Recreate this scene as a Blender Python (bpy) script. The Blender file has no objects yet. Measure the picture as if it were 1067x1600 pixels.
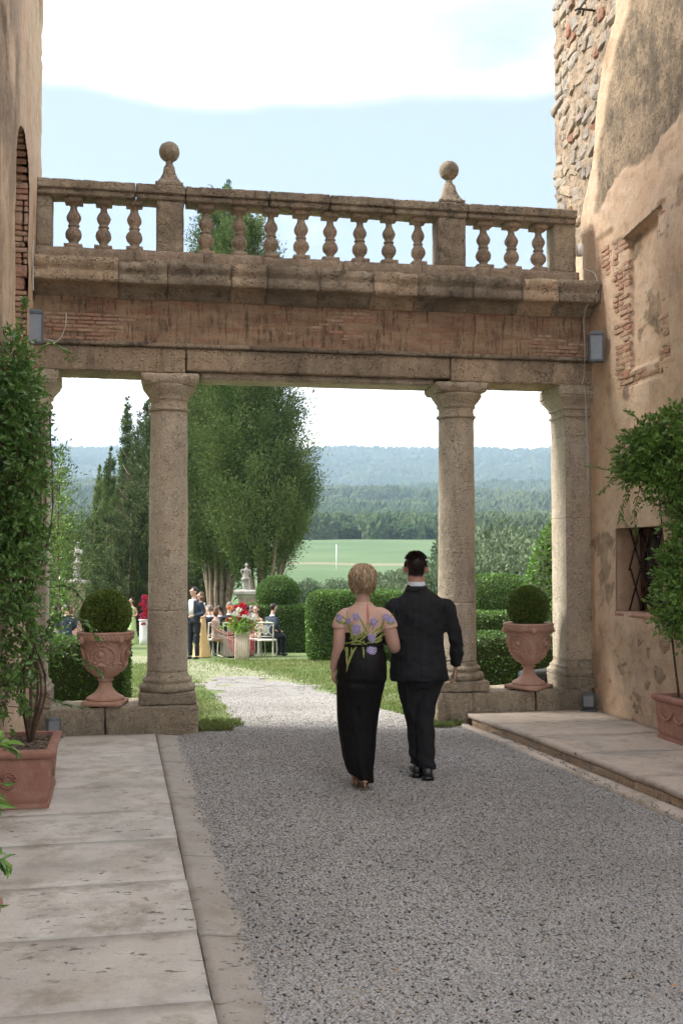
import bpy, math, random
import numpy as np
from mathutils import Vector, Matrix
from mathutils.bvhtree import BVHTree
S = bpy.context.scene
R = math.radians
YAW = R(11.6876); TILT = R(-1.4427)
random.seed(7); rng = np.random.default_rng(11)

# ------------------------------------------------------------------ camera, sky, sun, exposure
cam_d = bpy.data.cameras.new('camera'); cam = bpy.data.objects.new('camera', cam_d)
S.collection.objects.link(cam); S.camera = cam
cam.location = (0, 0, 1.7); cam.rotation_euler = (R(90 + 2.6), 0, -YAW)
cam_d.sensor_fit = 'HORIZONTAL'; cam_d.sensor_width = 24; cam_d.lens = 24 * 1680 / 1067
cam_d.clip_end = 30000; cam_d.clip_start = .05
S.view_settings.view_transform = 'Standard'; S.view_settings.look = 'None'
S.view_settings.gamma = 1; S.view_settings.use_curve_mapping = False
S.view_settings.exposure = 2.66
SUN_EL, SUN_AZ = R(43), R(-80)            # azimuth from +y towards +x
w = bpy.data.worlds.new('World'); S.world = w; w.use_nodes = True
nt = w.node_tree; nt.nodes.clear()
def N(t, **k):
    n = nt.nodes.new(t)
    for a, b in k.items(): setattr(n, a, b)
    return n
out = N('ShaderNodeOutputWorld'); bg = N('ShaderNodeBackground'); bg.inputs[1].default_value = .12
sky = N('ShaderNodeTexSky', sky_type='NISHITA', sun_disc=False, sun_elevation=SUN_EL, sun_rotation=SUN_AZ)
sky.air_density = 1.0; sky.dust_density = 1.5; sky.ozone_density = 1.2
tc = N('ShaderNodeTexCoord'); sep = N('ShaderNodeSeparateXYZ'); nt.links.new(tc.outputs['Generated'], sep.inputs[0])
def mth(op, a, b=None, c=None, clamp=False):
    n = N('ShaderNodeMath', operation=op, use_clamp=clamp)
    for i, v in enumerate((a, b, c)):
        if v is None: continue
        if isinstance(v, (int, float)): n.inputs[i].default_value = v
        else: nt.links.new(v, n.inputs[i])
    return n.outputs[0]
zz = mth('MAXIMUM', sep.outputs[2], .03)
comb = N('ShaderNodeCombineXYZ')
zq = mth('ADD', zz, .12)
nt.links.new(mth('DIVIDE', sep.outputs[0], zq), comb.inputs[0]); nt.links.new(mth('DIVIDE', sep.outputs[1], zq), comb.inputs[1])
nz = N('ShaderNodeTexNoise'); nz.inputs['Scale'].default_value = .95; nz.inputs['Detail'].default_value = 9; nz.inputs['Roughness'].default_value = .52
mp = N('ShaderNodeMapping'); mp.inputs['Location'].default_value = (3.4, 1.2, 0); nt.links.new(comb.outputs[0], mp.inputs[0]); nt.links.new(mp.outputs[0], nz.inputs['Vector'])
# cloud cover over elevation: white haze low down, a clear belt, a great bank above
cr = N('ShaderNodeValToRGB'); cr.color_ramp.interpolation = 'EASE'
el = cr.color_ramp.elements
el[0].position = 0; el[0].color = (.50,)*3 + (1,)
el[1].position = 1; el[1].color = (.17,)*3 + (1,)
for p, v in ((.17, .38), (.23, .0), (.31, -.0), (.37, .03), (.415, .34), (.6, .36)):
    e = el.new(p); e.color = (max(v, 0),)*3 + (1,)
nt.links.new(sep.outputs[2], cr.inputs[0])
cov = mth('ADD', nz.outputs['Fac'], cr.outputs[0])
fac = N('ShaderNodeMapRange', interpolation_type='SMOOTHSTEP'); nt.links.new(cov, fac.inputs[0])
fac.inputs[1].default_value = .63; fac.inputs[2].default_value = .90
cmix = N('ShaderNodeMix', data_type='RGBA')
nt.links.new(fac.outputs[0], cmix.inputs['Factor'])
# blue sky slightly milky
milk = N('ShaderNodeMix', data_type='RGBA'); milk.inputs['Factor'].default_value = .97
nt.links.new(sky.outputs[0], milk.inputs[6]); milk.inputs[7].default_value = (.82, .98, 1.30, 1)
nt.links.new(milk.outputs[2], cmix.inputs[6])
n2 = N('ShaderNodeTexNoise'); n2.inputs['Scale'].default_value = 1.3; n2.inputs['Detail'].default_value = 6
nt.links.new(comb.outputs[0], n2.inputs['Vector'])
c2 = N('ShaderNodeMix', data_type='RGBA'); c2.inputs[6].default_value = (1.45, 1.50, 1.60, 1); c2.inputs[7].default_value = (5.6, 5.35, 5.1, 1)
cl = N('ShaderNodeMapRange'); nt.links.new(n2.outputs['Fac'], cl.inputs[0]); cl.inputs[1].default_value = .36; cl.inputs[2].default_value = .62
nt.links.new(cl.outputs[0], c2.inputs['Factor']); nt.links.new(c2.outputs[2], cmix.inputs[7])
nt.links.new(cmix.outputs[2], bg.inputs[0]); nt.links.new(bg.outputs[0], out.inputs[0])
sd = bpy.data.lights.new('sun', 'SUN'); sun = bpy.data.objects.new('sun', sd); S.collection.objects.link(sun)
sd.energy = 1.6; sd.angle = R(20); sd.color = (1, .95, .87)
sdir = Vector((math.sin(SUN_AZ)*math.cos(SUN_EL), math.cos(SUN_AZ)*math.cos(SUN_EL), math.sin(SUN_EL)))
sun.rotation_euler = sdir.to_track_quat('Z', 'Y').to_euler()
sun.location = (0, 0, 30)
S.cycles.volume_bounces = 1 if hasattr(S, 'cycles') else 0

# ------------------------------------------------------------------ numeric helpers
def _h(ix, iy, iz):
    h = (ix*374761393 + iy*668265263 + iz*2147483647*0 + iz*1274126177) & 0xffffffff
    h = ((h ^ (h >> 13)) * 1274126177) & 0xffffffff
    return ((h ^ (h >> 16)) & 0xffff) / 65535.0
def vnoise(P):
    P = np.asarray(P, float); i = np.floor(P).astype(np.int64); f = P - i; f = f*f*(3 - 2*f)
    r = 0
    for dx in (0, 1):
        for dy in (0, 1):
            for dz in (0, 1):
                wgt = (f[:, 0] if dx else 1-f[:, 0])*(f[:, 1] if dy else 1-f[:, 1])*(f[:, 2] if dz else 1-f[:, 2])
                r = r + wgt*_h(i[:, 0]+dx, i[:, 1]+dy, i[:, 2]+dz)
    return r*2 - 1
def fbm(P, oct=4, gain=.5):
    P = np.asarray(P, float); a = 1; r = 0; t = 0
    for k in range(oct):
        r = r + a*vnoise(P + 17.3*k); t += a; a *= gain; P = P*2.03
    return r/t
def sstep(x, a, b):
    t = np.clip((x-a)/(b-a), 0, 1); return t*t*(3-2*t)
def at(px, d):
    """ground position seen in picture column px at forward distance d"""
    r = (px-533.5)/1680*d
    return (r*math.cos(YAW) + d*math.sin(YAW), -r*math.sin(YAW) + d*math.cos(YAW))
def gz(x, y):
    d = x*math.sin(YAW) + y*math.cos(YAW)
    return gprof(d)
_PD = [0, 11.3, 12, 45, 80, 120, 160, 260, 330, 450, 500, 900, 1200, 2000, 3000, 4200, 5200, 9000]
_PZ = [-.03, -.03, -.03, -1.66, -4.0, -4.6, -3.0, 1.8, 5, 10, 12, 30, 52, 118, 235, 425, 380, 300]
def gprof(d): return np.interp(d, _PD, _PZ)
def rotz(p, a, o=(0, 0)):
    c, s = math.cos(a), math.sin(a); x, y = p[0], p[1]
    return (x*c - y*s + o[0], x*s + y*c + o[1])

# ------------------------------------------------------------------ objects
LINK = S.collection.objects.link
def tag(o, label=None, cat=None, group=None, kind=None):
    if label: o['label'] = label
    if cat: o['category'] = cat
    if group: o['group'] = group
    if kind: o['kind'] = kind
    return o
def empty(name, loc=(0, 0, 0), rz=0, label=None, cat=None, group=None, kind=None):
    o = bpy.data.objects.new(name, None); o.empty_display_size = .1; LINK(o)
    o.location = loc; o.rotation_euler = (0, 0, rz)
    return tag(o, label, cat, group, kind)
def cframe(u, v, z=0):
    x, y = rotz((u, v), TILT); return (x, y, z)
class MB:
    def __init__(s): s.V = []; s.F = []; s.n = 0; s.T = []
    def add(s, V, F, tint=None):
        V = np.asarray(V, float).reshape(-1, 3); s.V.append(V)
        o = s.n
        if isinstance(F, np.ndarray): s.F.extend((F+o).tolist())
        else: s.F.extend([tuple(i+o for i in f) for f in F])
        s.n += len(V)
        s.T.append(np.full(len(V), .5) if tint is None else (np.full(len(V), tint) if np.isscalar(tint) else np.asarray(tint)))
        return s
    def mesh(s, name, mat, smooth=True):
        me = bpy.data.meshes.new(name)
        V = np.concatenate(s.V); me.from_pydata(V.tolist(), [], s.F)
        if mat: me.materials.append(mat)
        a = me.attributes.new('tint', 'FLOAT', 'POINT'); a.data.foreach_set('value', np.concatenate(s.T).astype(np.float32))
        if smooth: me.polygons.foreach_set('use_smooth', [True]*len(me.polygons))
        me.update(); return me
    def build(s, name, mat, parent=None, smooth=True, loc=None, rz=0):
        return link(name, s.mesh(name, mat, smooth), parent, loc, rz)
def link(name, me, parent=None, loc=None, rz=0):
    o = bpy.data.objects.new(name, me); LINK(o)
    if parent: o.parent = parent
    if loc is not None: o.location = loc
    if rz: o.rotation_euler = (0, 0, rz)
    return o
def fastmesh(name, V, F, mat, tint=None, smooth=False):
    """V (n,3), F (m,k) arrays"""
    me = bpy.data.meshes.new(name); V = np.asarray(V, np.float32); F = np.asarray(F, np.int32); k = F.shape[1]
    me.vertices.add(len(V)); me.vertices.foreach_set('co', V.ravel())
    me.loops.add(F.size); me.loops.foreach_set('vertex_index', F.ravel())
    me.polygons.add(len(F)); me.polygons.foreach_set('loop_start', np.arange(0, F.size, k, dtype=np.int32))
    me.polygons.foreach_set('use_smooth', np.full(len(F), smooth))
    if mat: me.materials.append(mat)
    a = me.attributes.new('tint', 'FLOAT', 'POINT')
    a.data.foreach_set('value', (np.full(len(V), .5) if tint is None else tint).astype(np.float32))
    me.update(calc_edges=True); me.validate(); return me

def box_arr(lo, hi, n=(1, 1, 1), rad=0., amp=0., freq=4., seed=0., amp2=0.):
    """subdivided box with rounded edges and rough faces -> V, F"""
    lo = np.array(lo, float); hi = np.array(hi, float); idx = {}; V = []; F = []
    def vid(i, j, k):
        q = (i, j, k)
        if q not in idx:
            idx[q] = len(V); V.append(lo + (hi-lo)*np.array([i/n[0], j/n[1], k/n[2]]))
        return idx[q]
    nx, ny, nz_ = n
    for i in range(nx):
        for j in range(ny):
            F.append((vid(i, j, 0), vid(i, j+1, 0), vid(i+1, j+1, 0), vid(i+1, j, 0)))
            F.append((vid(i, j, nz_), vid(i+1, j, nz_), vid(i+1, j+1, nz_), vid(i, j+1, nz_)))
    for i in range(nx):
        for k in range(nz_):
            F.append((vid(i, 0, k), vid(i+1, 0, k), vid(i+1, 0, k+1), vid(i, 0, k+1)))
            F.append((vid(i, ny, k), vid(i, ny, k+1), vid(i+1, ny, k+1), vid(i+1, ny, k)))
    for j in range(ny):
        for k in range(nz_):
            F.append((vid(0, j, k), vid(0, j, k+1), vid(0, j+1, k+1), vid(0, j+1, k)))
            F.append((vid(nx, j, k), vid(nx, j+1, k), vid(nx, j+1, k+1), vid(nx, j, k+1)))
    V = np.array(V)
    if rad > 0:
        c = np.clip(V, lo+rad, hi-rad); d = V-c; L = np.linalg.norm(d, axis=1, keepdims=True)
        nrm = d/np.maximum(L, 1e-9); V = c + nrm*np.where(L > 1e-9, rad, 0)
    else:
        c = (lo+hi)/2; nrm = (V-c)/np.maximum(np.linalg.norm(V-c, axis=1, keepdims=True), 1e-9)
    if amp:
        V = V + nrm*(amp*fbm(V*freq+seed, 3))[:, None]
    if amp2:
        V = V + nrm*(-amp2*np.maximum(0, vnoise(V*freq*4+seed+5)-.25))[:, None]
    return V, F
def lathe_arr(prof, seg=32, center=(0, 0), z0=0., amp=0., freq=6., seed=0., square=None, amp2=0., step=None):
    if step:
        q = [prof[0]]
        for a, b in zip(prof[:-1], prof[1:]):
            m = max(1, int(math.hypot(b[0]-a[0], b[1]-a[1])/step))
            q += [(a[0]+(b[0]-a[0])*t/m, a[1]+(b[1]-a[1])*t/m) for t in range(1, m+1)]
        prof = q
    prof = np.array(prof, float); n = len(prof)
    th = np.arange(seg)*2*np.pi/seg
    ct, st = np.cos(th), np.sin(th)
    if square: m = np.maximum(abs(ct), abs(st)); ct, st = ct/m, st/m
    r = prof[:, 0][:, None]
    V = np.stack([r*ct, r*st, np.repeat(prof[:, 1][:, None], seg, 1)+z0], -1).reshape(-1, 3)
    if amp or amp2:
        P = V*freq+seed
        d = amp*fbm(P, 4) - amp2*np.maximum(0, vnoise(P*5)-.35)
        k = np.where(prof[:, 0] > .02, 1., 0.); d = d*np.repeat(k, seg)
        V[:, 0] += np.tile(ct, n)*d; V[:, 1] += np.tile(st, n)*d
    V[:, 0] += center[0]; V[:, 1] += center[1]
    F = [(i*seg+j, i*seg+(j+1) % seg, (i+1)*seg+(j+1) % seg, (i+1)*seg+j) for i in range(n-1) for j in range(seg)]
    F.append(tuple(range(seg-1, -1, -1))); F.append(tuple((n-1)*seg+j for j in range(seg)))
    return V, F
def tube_arr(pts, rad, seg=8, flat=1., side=None):
    P = np.array(pts, float); n = len(P)
    rad = np.full(n, rad) if np.isscalar(rad) else np.array(rad, float)
    V = []
    up = np.array(side if side is not None else (0, 0, 1.), float)
    for i in range(n):
        t = P[min(i+1, n-1)]-P[max(i-1, 0)]; t = t/max(np.linalg.norm(t), 1e-9)
        a = np.cross(t, up)
        if np.linalg.norm(a) < .05: a = np.cross(t, np.array([1, .1, 0]))
        a /= np.linalg.norm(a); b = np.cross(t, a); b /= np.linalg.norm(b)
        for j in range(seg):
            th = 2*np.pi*j/seg; V.append(P[i] + rad[i]*(np.cos(th)*a + flat*np.sin(th)*b))
    F = [(i*seg+j, i*seg+(j+1) % seg, (i+1)*seg+(j+1) % seg, (i+1)*seg+j) for i in range(n-1) for j in range(seg)]
    F.append(tuple(range(seg-1, -1, -1))); F.append(tuple((n-1)*seg+j for j in range(seg)))
    return np.array(V), F
def curve_pts(ctrl, n=12):
    """Catmull-Rom through control points"""
    C = np.array(ctrl, float); C = np.vstack([2*C[0]-C[1], C, 2*C[-1]-C[-2]]); m = len(C)-3; o = []
    for i in range(n+1):
        t = i/n*m; k = min(int(t), m-1); f = t-k; p0, p1, p2, p3 = C[k:k+4]
        o.append(.5*((2*p1)+(-p0+p2)*f+(2*p0-5*p1+4*p2-p3)*f*f+(-p0+3*p1-3*p2+p3)*f**3))
    return np.array(o)
ICO = None
def ico(sub=1):
    import bmesh
    bm = bmesh.new(); bmesh.ops.create_icosphere(bm, subdivisions=sub, radius=1)
    V = np.array([v.co[:] for v in bm.verts]); F = np.array([[v.index for v in f.verts] for f in bm.faces]); bm.free(); return V, F
ICO1, ICO2, ICO3 = ico(1), ico(2), ico(3)

# leaves: arrays of small folded blades
LEAF_V = np.array([(0, 0, 0), (-.5, .42, .10), (.5, .42, .10), (0, .45, 0), (0, 1, -.08)])
LEAF_F = np.array([(0, 3, 1), (1, 3, 4), (0, 2, 3), (3, 2, 4)])
LOZ_V = np.array([(0, 0, 0), (-.5, .45, .05), (.5, .45, .05), (0, 1, 0)])
LOZ_F = np.array([(0, 2, 1), (1, 2, 3)])
def leaves_arr(P, D, L, W, tmpl='leaf', roll=None, tint=None):
    """P base points, D directions, L lengths, W width ratio"""
    TV, TF = (LEAF_V, LEAF_F) if tmpl == 'leaf' else (LOZ_V, LOZ_F)
    n = len(P); D = D/np.maximum(np.linalg.norm(D, axis=1, keepdims=True), 1e-9)
    rnd = rng.normal(size=(n, 3)) if roll is None else roll
    A = np.cross(D, rnd); A /= np.maximum(np.linalg.norm(A, axis=1, keepdims=True), 1e-9)
    B = np.cross(A, D)
    L = np.asarray(L)*np.ones(n)
    V = P[:, None, :] + L[:, None, None]*(TV[None, :, 0:1]*W*A[:, None, :] + TV[None, :, 1:2]*D[:, None, :] + TV[None, :, 2:3]*B[:, None, :])
    F = TF[None] + (np.arange(n)*len(TV))[:, None, None]
    T = np.repeat(rng.random(n) if tint is None else tint, len(TV))
    return V.reshape(-1, 3), F.reshape(-1, 3), T
def sample_mesh(V, F, n):
    V = np.asarray(V); tris = []
    for f in F:
        for i in range(1, len(f)-1): tris.append((f[0], f[i], f[i+1]))
    T = np.array(tris); a, b, c = V[T[:, 0]], V[T[:, 1]], V[T[:, 2]]
    nn = np.cross(b-a, c-a); ar = np.linalg.norm(nn, axis=1); k = rng.choice(len(T), n, p=ar/ar.sum())
    r1 = np.sqrt(rng.random(n)); r2 = rng.random(n)
    P = a[k]*(1-r1)[:, None] + b[k]*(r1*(1-r2))[:, None] + c[k]*(r1*r2)[:, None]
    return P, nn[k]/np.maximum(ar[k], 1e-12)[:, None]

# ------------------------------------------------------------------ materials
class G:
    def __init__(s, name, rough=.85):
        s.m = bpy.data.materials.new(name); s.m.use_nodes = True; s.t = s.m.node_tree; s.b = s.t.nodes['Principled BSDF']
        s.b.inputs['Roughness'].default_value = rough; s.b.inputs['Specular IOR Level'].default_value = .3
        g = s.t.nodes.new('ShaderNodeNewGeometry'); s.pos = g.outputs['Position']
    def n(s, t, **k):
        x = s.t.nodes.new(t)
        for a, b in k.items(): setattr(x, a, b)
        return x
    def set(s, sock, v):
        if hasattr(v, 'is_linked') or isinstance(v, bpy.types.NodeSocket): s.t.links.new(v, sock)
        elif isinstance(v, (tuple, list)) and len(v) == 3 and sock.type == 'RGBA': sock.default_value = (*v, 1)
        else: sock.default_value = v
    def map(s, scale=(1, 1, 1), loc=(0, 0, 0), rot=(0, 0, 0), vec=None):
        m = s.n('ShaderNodeMapping'); m.inputs['Scale'].default_value = scale; m.inputs['Location'].default_value = loc; m.inputs['Rotation'].default_value = rot
        s.set(m.inputs[0], vec or s.pos); return m.outputs[0]
    def noise(s, scale, detail=4, rough=.55, vec=None, dist=0.):
        m = s.n('ShaderNodeTexNoise'); m.inputs['Scale'].default_value = scale; m.inputs['Detail'].default_value = detail
        m.inputs['Roughness'].default_value = rough; m.inputs['Distortion'].default_value = dist
        s.set(m.inputs['Vector'], vec or s.pos); return m.outputs['Fac']
    def voro(s, scale, feature='F1', vec=None, out='Distance'):
        m = s.n('ShaderNodeTexVoronoi', feature=feature); m.inputs['Scale'].default_value = scale
        s.set(m.inputs['Vector'], vec or s.pos); return m.outputs[out]
    def ramp(s, f, a, b, c0=0., c1=1.):
        m = s.n('ShaderNodeMapRange'); s.set(m.inputs[0], f); m.inputs[1].default_value = a; m.inputs[2].default_value = b
        m.inputs[3].default_value = c0; m.inputs[4].default_value = c1; return m.outputs[0]
    def mix(s, f, a, b, mode='MIX'):
        m = s.n('ShaderNodeMix', data_type='RGBA', blend_type=mode); s.set(m.inputs['Factor'], f); s.set(m.inputs[6], a); s.set(m.inputs[7], b); return m.outputs[2]
    def math(s, op, a, b=0.):
        m = s.n('ShaderNodeMath', operation=op); s.set(m.inputs[0], a); s.set(m.inputs[1], b); return m.outputs[0]
    def attr(s, name): m = s.n('ShaderNodeAttribute'); m.attribute_name = name; return m.outputs['Fac']
    def rand(s): return s.n('ShaderNodeObjectInfo').outputs['Random']
    def col(s, c): s.set(s.b.inputs['Base Color'], c); return s
    def bump(s, h, dist=.01, strength=1., prev=None):
        m = s.n('ShaderNodeBump'); m.inputs['Distance'].default_value = dist; m.inputs['Strength'].default_value = strength
        s.set(m.inputs['Height'], h)
        if prev: s.set(m.inputs['Normal'], prev)
        s.t.links.new(m.outputs[0], s.b.inputs['Normal']); return m.outputs[0]
def stone_mat(name, light, dark, lichen=(.36, .31, .21), moss=.35, pit=1., grime=.35, blk=.0, sc=1.):
    g = G(name, .9)
    n1 = g.noise(2.2*sc, 6, .6); n2 = g.noise(14*sc, 5, .6); n3 = g.noise(60*sc, 4, .65)
    c = g.mix(g.ramp(n1, .35, .65), light, dark)
    c = g.mix(g.ramp(n2, .45, .7, 0, .5), c, tuple(x*.72 for x in dark)); c = g.mix(g.ramp(g.noise(3.1*sc, 5, .65, g.map((1, 1, .7), loc=(4, 9, 2))), .48, .68, 0, .38), c, (light[0]*.98, light[1]*.82, light[2]*.66))
    c = g.mix(g.ramp(g.noise(7*sc, 6, .7), .56, .68, 0, moss), c, lichen)
    c = g.mix(g.ramp(g.noise(28, 3, .6), .62, .7, 0, .45), c, (.5, .46, .38))
    pits = g.ramp(g.voro(34*sc, vec=g.map((1, 1, 1.8))), .16, .34); pn = g.ramp(g.noise(8*sc, 3, .6), .46, .54)
    pf = g.math('MULTIPLY', g.math('SUBTRACT', 1., pits), pn)
    c = g.mix(g.ramp(g.noise(75, 3, .7), .50, .64, 0, .33), c, tuple(x*.5 for x in dark)); c = g.mix(g.ramp(g.noise(48, 3, .7, g.map((1, 1, 1), loc=(7, 3, 1))), .56, .64, 0, .5), c, tuple(min(1, x*1.5) for x in light))
    c = g.mix(g.math('MULTIPLY', pf, .85*pit), c, (.06, .045, .035))
    if grime: c = g.mix(g.ramp(g.noise(1.6, 5, .65, g.map((1, 1, .35))), .46, .64, 0, grime*1.5), c, (.16, .135, .10)); c = g.mix(g.ramp(g.noise(5.5, 6, .7, g.map((1.6, 1.6, .22))), .56, .70, 0, grime*1.3), c, (.085, .072, .058))
    if blk: c = g.mix(g.ramp(g.noise(5, 8, .75), .52, .66, 0, blk), c, (.045, .04, .036))
    c = g.mix(g.ramp(g.rand(), 0, 1, 0, .34), c, (.24, .2, .15)); g.col(c)
    h = g.math('ADD', g.math('MULTIPLY', n3, .5), g.math('MULTIPLY', n2, .8)); h = g.math('SUBTRACT', h, g.math('MULTIPLY', pf, .9*pit))
    g.bump(h, .03, 1.); return g.m
def flat_mat(name, c, rough=.6, var=.12, scale=20., spec=.3, metal=0., bump=0.):
    g = G(name, rough); g.b.inputs['Specular IOR Level'].default_value = spec; g.b.inputs['Metallic'].default_value = metal
    n = g.noise(scale, 4); g.col(g.mix(g.ramp(n, .3, .7), tuple(x*(1-var) for x in c), tuple(min(1, x*(1+var)) for x in c)))
    if bump: g.bump(n, bump, 1.)
    return g.m
def leaf_mat(name, a, b, c=None, rough=.45, spec=.4, trans=.0, big=1.2):
    g = G(name, rough); g.b.inputs['Specular IOR Level'].default_value = spec
    t = g.attr('tint'); col = g.mix(t, a, b)
    col = g.mix(g.ramp(g.noise(big, 3), .4, .65, 0, .5), col, c or tuple(x*.7 for x in a))
    g.col(col)
    if trans:
        tr = g.n('ShaderNodeBsdfTranslucent'); g.set(tr.inputs[0], g.mix(.5, col, (.2, .3, .04)))
        ms = g.n('ShaderNodeMixShader'); ms.inputs[0].default_value = trans
        o = g.t.nodes['Material Output']; g.t.links.new(g.b.outputs[0], ms.inputs[1]); g.t.links.new(tr.outputs[0], ms.inputs[2]); g.t.links.new(ms.outputs[0], o.inputs[0])
    return g.m
M = {}
M['column'] = stone_mat('travertine_column', (.70, .60, .465), (.57, .485, .375), pit=.75, grime=.28)
M['beam'] = stone_mat('beam_stone', (.64, .50, .35), (.49, .375, .265), grime=.45, blk=.25)
M['weathered'] = stone_mat('weathered_stone', (.50, .42, .315), (.30, .25, .19), lichen=(.34, .31, .22), moss=.6, grime=.55, blk=.85)
M['plinth'] = stone_mat('plinth_stone', (.50, .425, .315), (.36, .305, .225), grime=.4, sc=1.4)
M['baluster'] = stone_mat('baluster_stone', (.58, .46, .345), (.42, .33, .25), grime=.4, blk=.35, sc=1.6)
def plaster_mat(name, base, base2, hue):
    g = G(name, .92)
    n1 = g.noise(1.1, 6, .6); n2 = g.noise(7, 6, .62); n3 = g.noise(55, 4, .65)
    c = g.mix(g.ramp(n1, .35, .65), base, base2)
    c = g.mix(g.ramp(n2, .46, .66, 0, .7), c, hue); c = g.mix(g.ramp(g.noise(3.4, 7, .68, g.map((1, 1, .8), loc=(2, 8, 5))), .52, .64, 0, .55), c, tuple(x*.52 for x in base)); c = g.mix(g.ramp(g.noise(2.6, 6, .7, g.map((1, 1, 1), loc=(7, 1, 3))), .54, .66, 0, .6), c, (.66, .55, .43))
    c = g.mix(g.ramp(g.noise(2.2, 6, .6, g.map((1, 1, .25))), .5, .75, 0, .4), c, tuple(x*.6 for x in base))
    c = g.mix(g.ramp(g.noise(16, 5, .7, g.map((1.3, 1.3, .6))), .55, .66, 0, .45), c, (.62, .5, .38)); c = g.mix(g.ramp(g.noise(38, 4, .7), .56, .66, 0, .5), c, tuple(x*.5 for x in base))
    rub = g.attr('rubble'); wea = g.attr('weather')
    sc_ = g.mix(g.ramp(g.noise(6, 6, .7), .38, .62), (.44, .33, .235), (.24, .185, .135))
    sc_ = g.mix(g.ramp(g.noise(22, 5, .7), .5, .62, 0, .7), sc_, (.09, .075, .065))
    c = g.mix(rub, c, sc_)
    wc = g.mix(g.ramp(g.noise(3, 8, .78, g.map((1, 1, .7))), .42, .58), (.40, .30, .20), (.16, .125, .09))
    wc = g.mix(g.ramp(g.noise(34, 4, .7), .52, .64, 0, .6), wc, (.055, .047, .04))
    c = g.mix(wea, c, wc); g.col(c)
    h = g.math('ADD', g.math('MULTIPLY', n3, .45), n2)
    k = g.math('ADD', g.math('MULTIPLY', g.math('ADD', rub, wea), g.noise(26, 6, .75)), h)
    g.bump(k, .016, .9); return g.m
M['plaster'] = plaster_mat('ochre_plaster', (.60, .43, .295), (.66, .51, .375), (.52, .345, .225))
M['plaster_left'] = plaster_mat('pale_plaster', (.60, .45, .32), (.66, .52, .39), (.52, .36, .24))
def brick_mat():
    g = G('old_brick', .9); r = g.rand()
    c = g.mix(r, (.46, .25, .17), (.54, .39, .28)); c = g.mix(g.ramp(g.noise(9, 5, .7), .45, .65, 0, .7), c, (.33, .25, .18))
    c = g.mix(g.ramp(g.noise(26, 5, .7), .5, .66, 0, .6), c, (.09, .06, .05)); g.col(c); g.bump(g.noise(60, 5, .7), .008); return g.m
M['brick'] = brick_mat()
def rub_mat():
    g = G('rubble_stone', .9); r = g.rand()
    c = g.mix(g.ramp(r, 0, .9), (.44, .34, .245), (.33, .31, .29)); c = g.mix(g.ramp(r, .9, .93), c, (.33, .15, .10))
    c = g.mix(g.ramp(g.noise(8, 6, .7), .42, .65, 0, .7), c, (.28, .22, .165)); c = g.mix(g.ramp(g.noise(30, 4, .7), .52, .64, 0, .5), c, (.06, .055, .05))
    g.col(c); g.bump(g.noise(34, 6, .7), .018); return g.m
M['rubble'] = rub_mat()
def frieze_mat():
    g = G('frieze_render', .92)
    c = g.mix(g.ramp(g.noise(2.2, 6, .65, g.map((1, 1, 3))), .4, .62), (.46, .335, .22), (.29, .19, .13))
    c = g.mix(g.ramp(g.noise(3.2, 6, .7, g.map((.6, 1, 5), loc=(3, 0, 0))), .52, .66, 0, .62), c, (.38, .15, .10))
    c = g.mix(g.ramp(g.noise(8, 6, .75, g.map((3, 1, .5))), .50, .64, 0, .85), c, (.085, .065, .05))
    c = g.mix(g.ramp(g.noise(20, 4, .7), .58, .68, 0, .6), c, (.44, .36, .27))
    g.col(c); g.bump(g.math('ADD', g.noise(12, 6, .7, g.map((1, 1, 3))), g.math('MULTIPLY', g.noise(60, 4, .7), .5)), .02, 1.); return g.m
M['frieze'] = frieze_mat()
def paving_mat(name, a, b, dirt):
    g = G(name, .8); n1 = g.noise(1.5, 7, .62)
    c = g.mix(g.ramp(n1, .35, .65), a, b)
    c = g.mix(g.ramp(g.noise(3.0, 6, .6, g.map((1, 1, 1), loc=(5, 2, 0))), .5, .7, 0, .4), c, (.42, .36, .29))
    st = g.noise(9, 8, .72, g.map((1, 1.9, 1)), .6)
    holes = g.ramp(st, .605, .66); reg = g.ramp(g.noise(1.3, 3, .5), .40, .54)
    hf = g.math('MULTIPLY', holes, reg)
    c = g.mix(g.math('MULTIPLY', hf, .8), c, dirt)
    c = g.mix(g.math('MULTIPLY', g.ramp(g.noise(3.2, 7, .72, g.map((1, 1, 1), loc=(9, 1, 3))), .50, .64), .6), c, (.24, .205, .15)); c = g.mix(g.ramp(g.noise(1.9, 6, .65, g.map((1, 1, 1), loc=(3, 5, 3))), .5, .64, 0, .5), c, (.34, .32, .30))
    c = g.mix(g.ramp(g.noise(50, 4, .7), .55, .7, 0, .35), c, (.2, .18, .15))
    c = g.mix(g.ramp(g.rand(), 0, 1, 0, .2), c, (.36, .31, .26)); g.col(c)
    g.bump(g.math('SUBTRACT', g.math('MULTIPLY', g.noise(45, 5, .7), .35), g.math('MULTIPLY', hf, 1.)), .012, .9); return g.m
M['slab'] = paving_mat('travertine_slab', (.66, .63, .575), (.50, .47, .425), (.14, .11, .075))
M['slab_right'] = paving_mat('travertine_step', (.62, .52, .43), (.50, .41, .33), (.22, .16, .10))
M['kerb'] = paving_mat('kerb_stone', (.44, .41, .37), (.32, .295, .26), (.14, .115, .085))
M['riser'] = stone_mat('step_riser', (.52, .39, .27), (.38, .27, .18), grime=.2)
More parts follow.
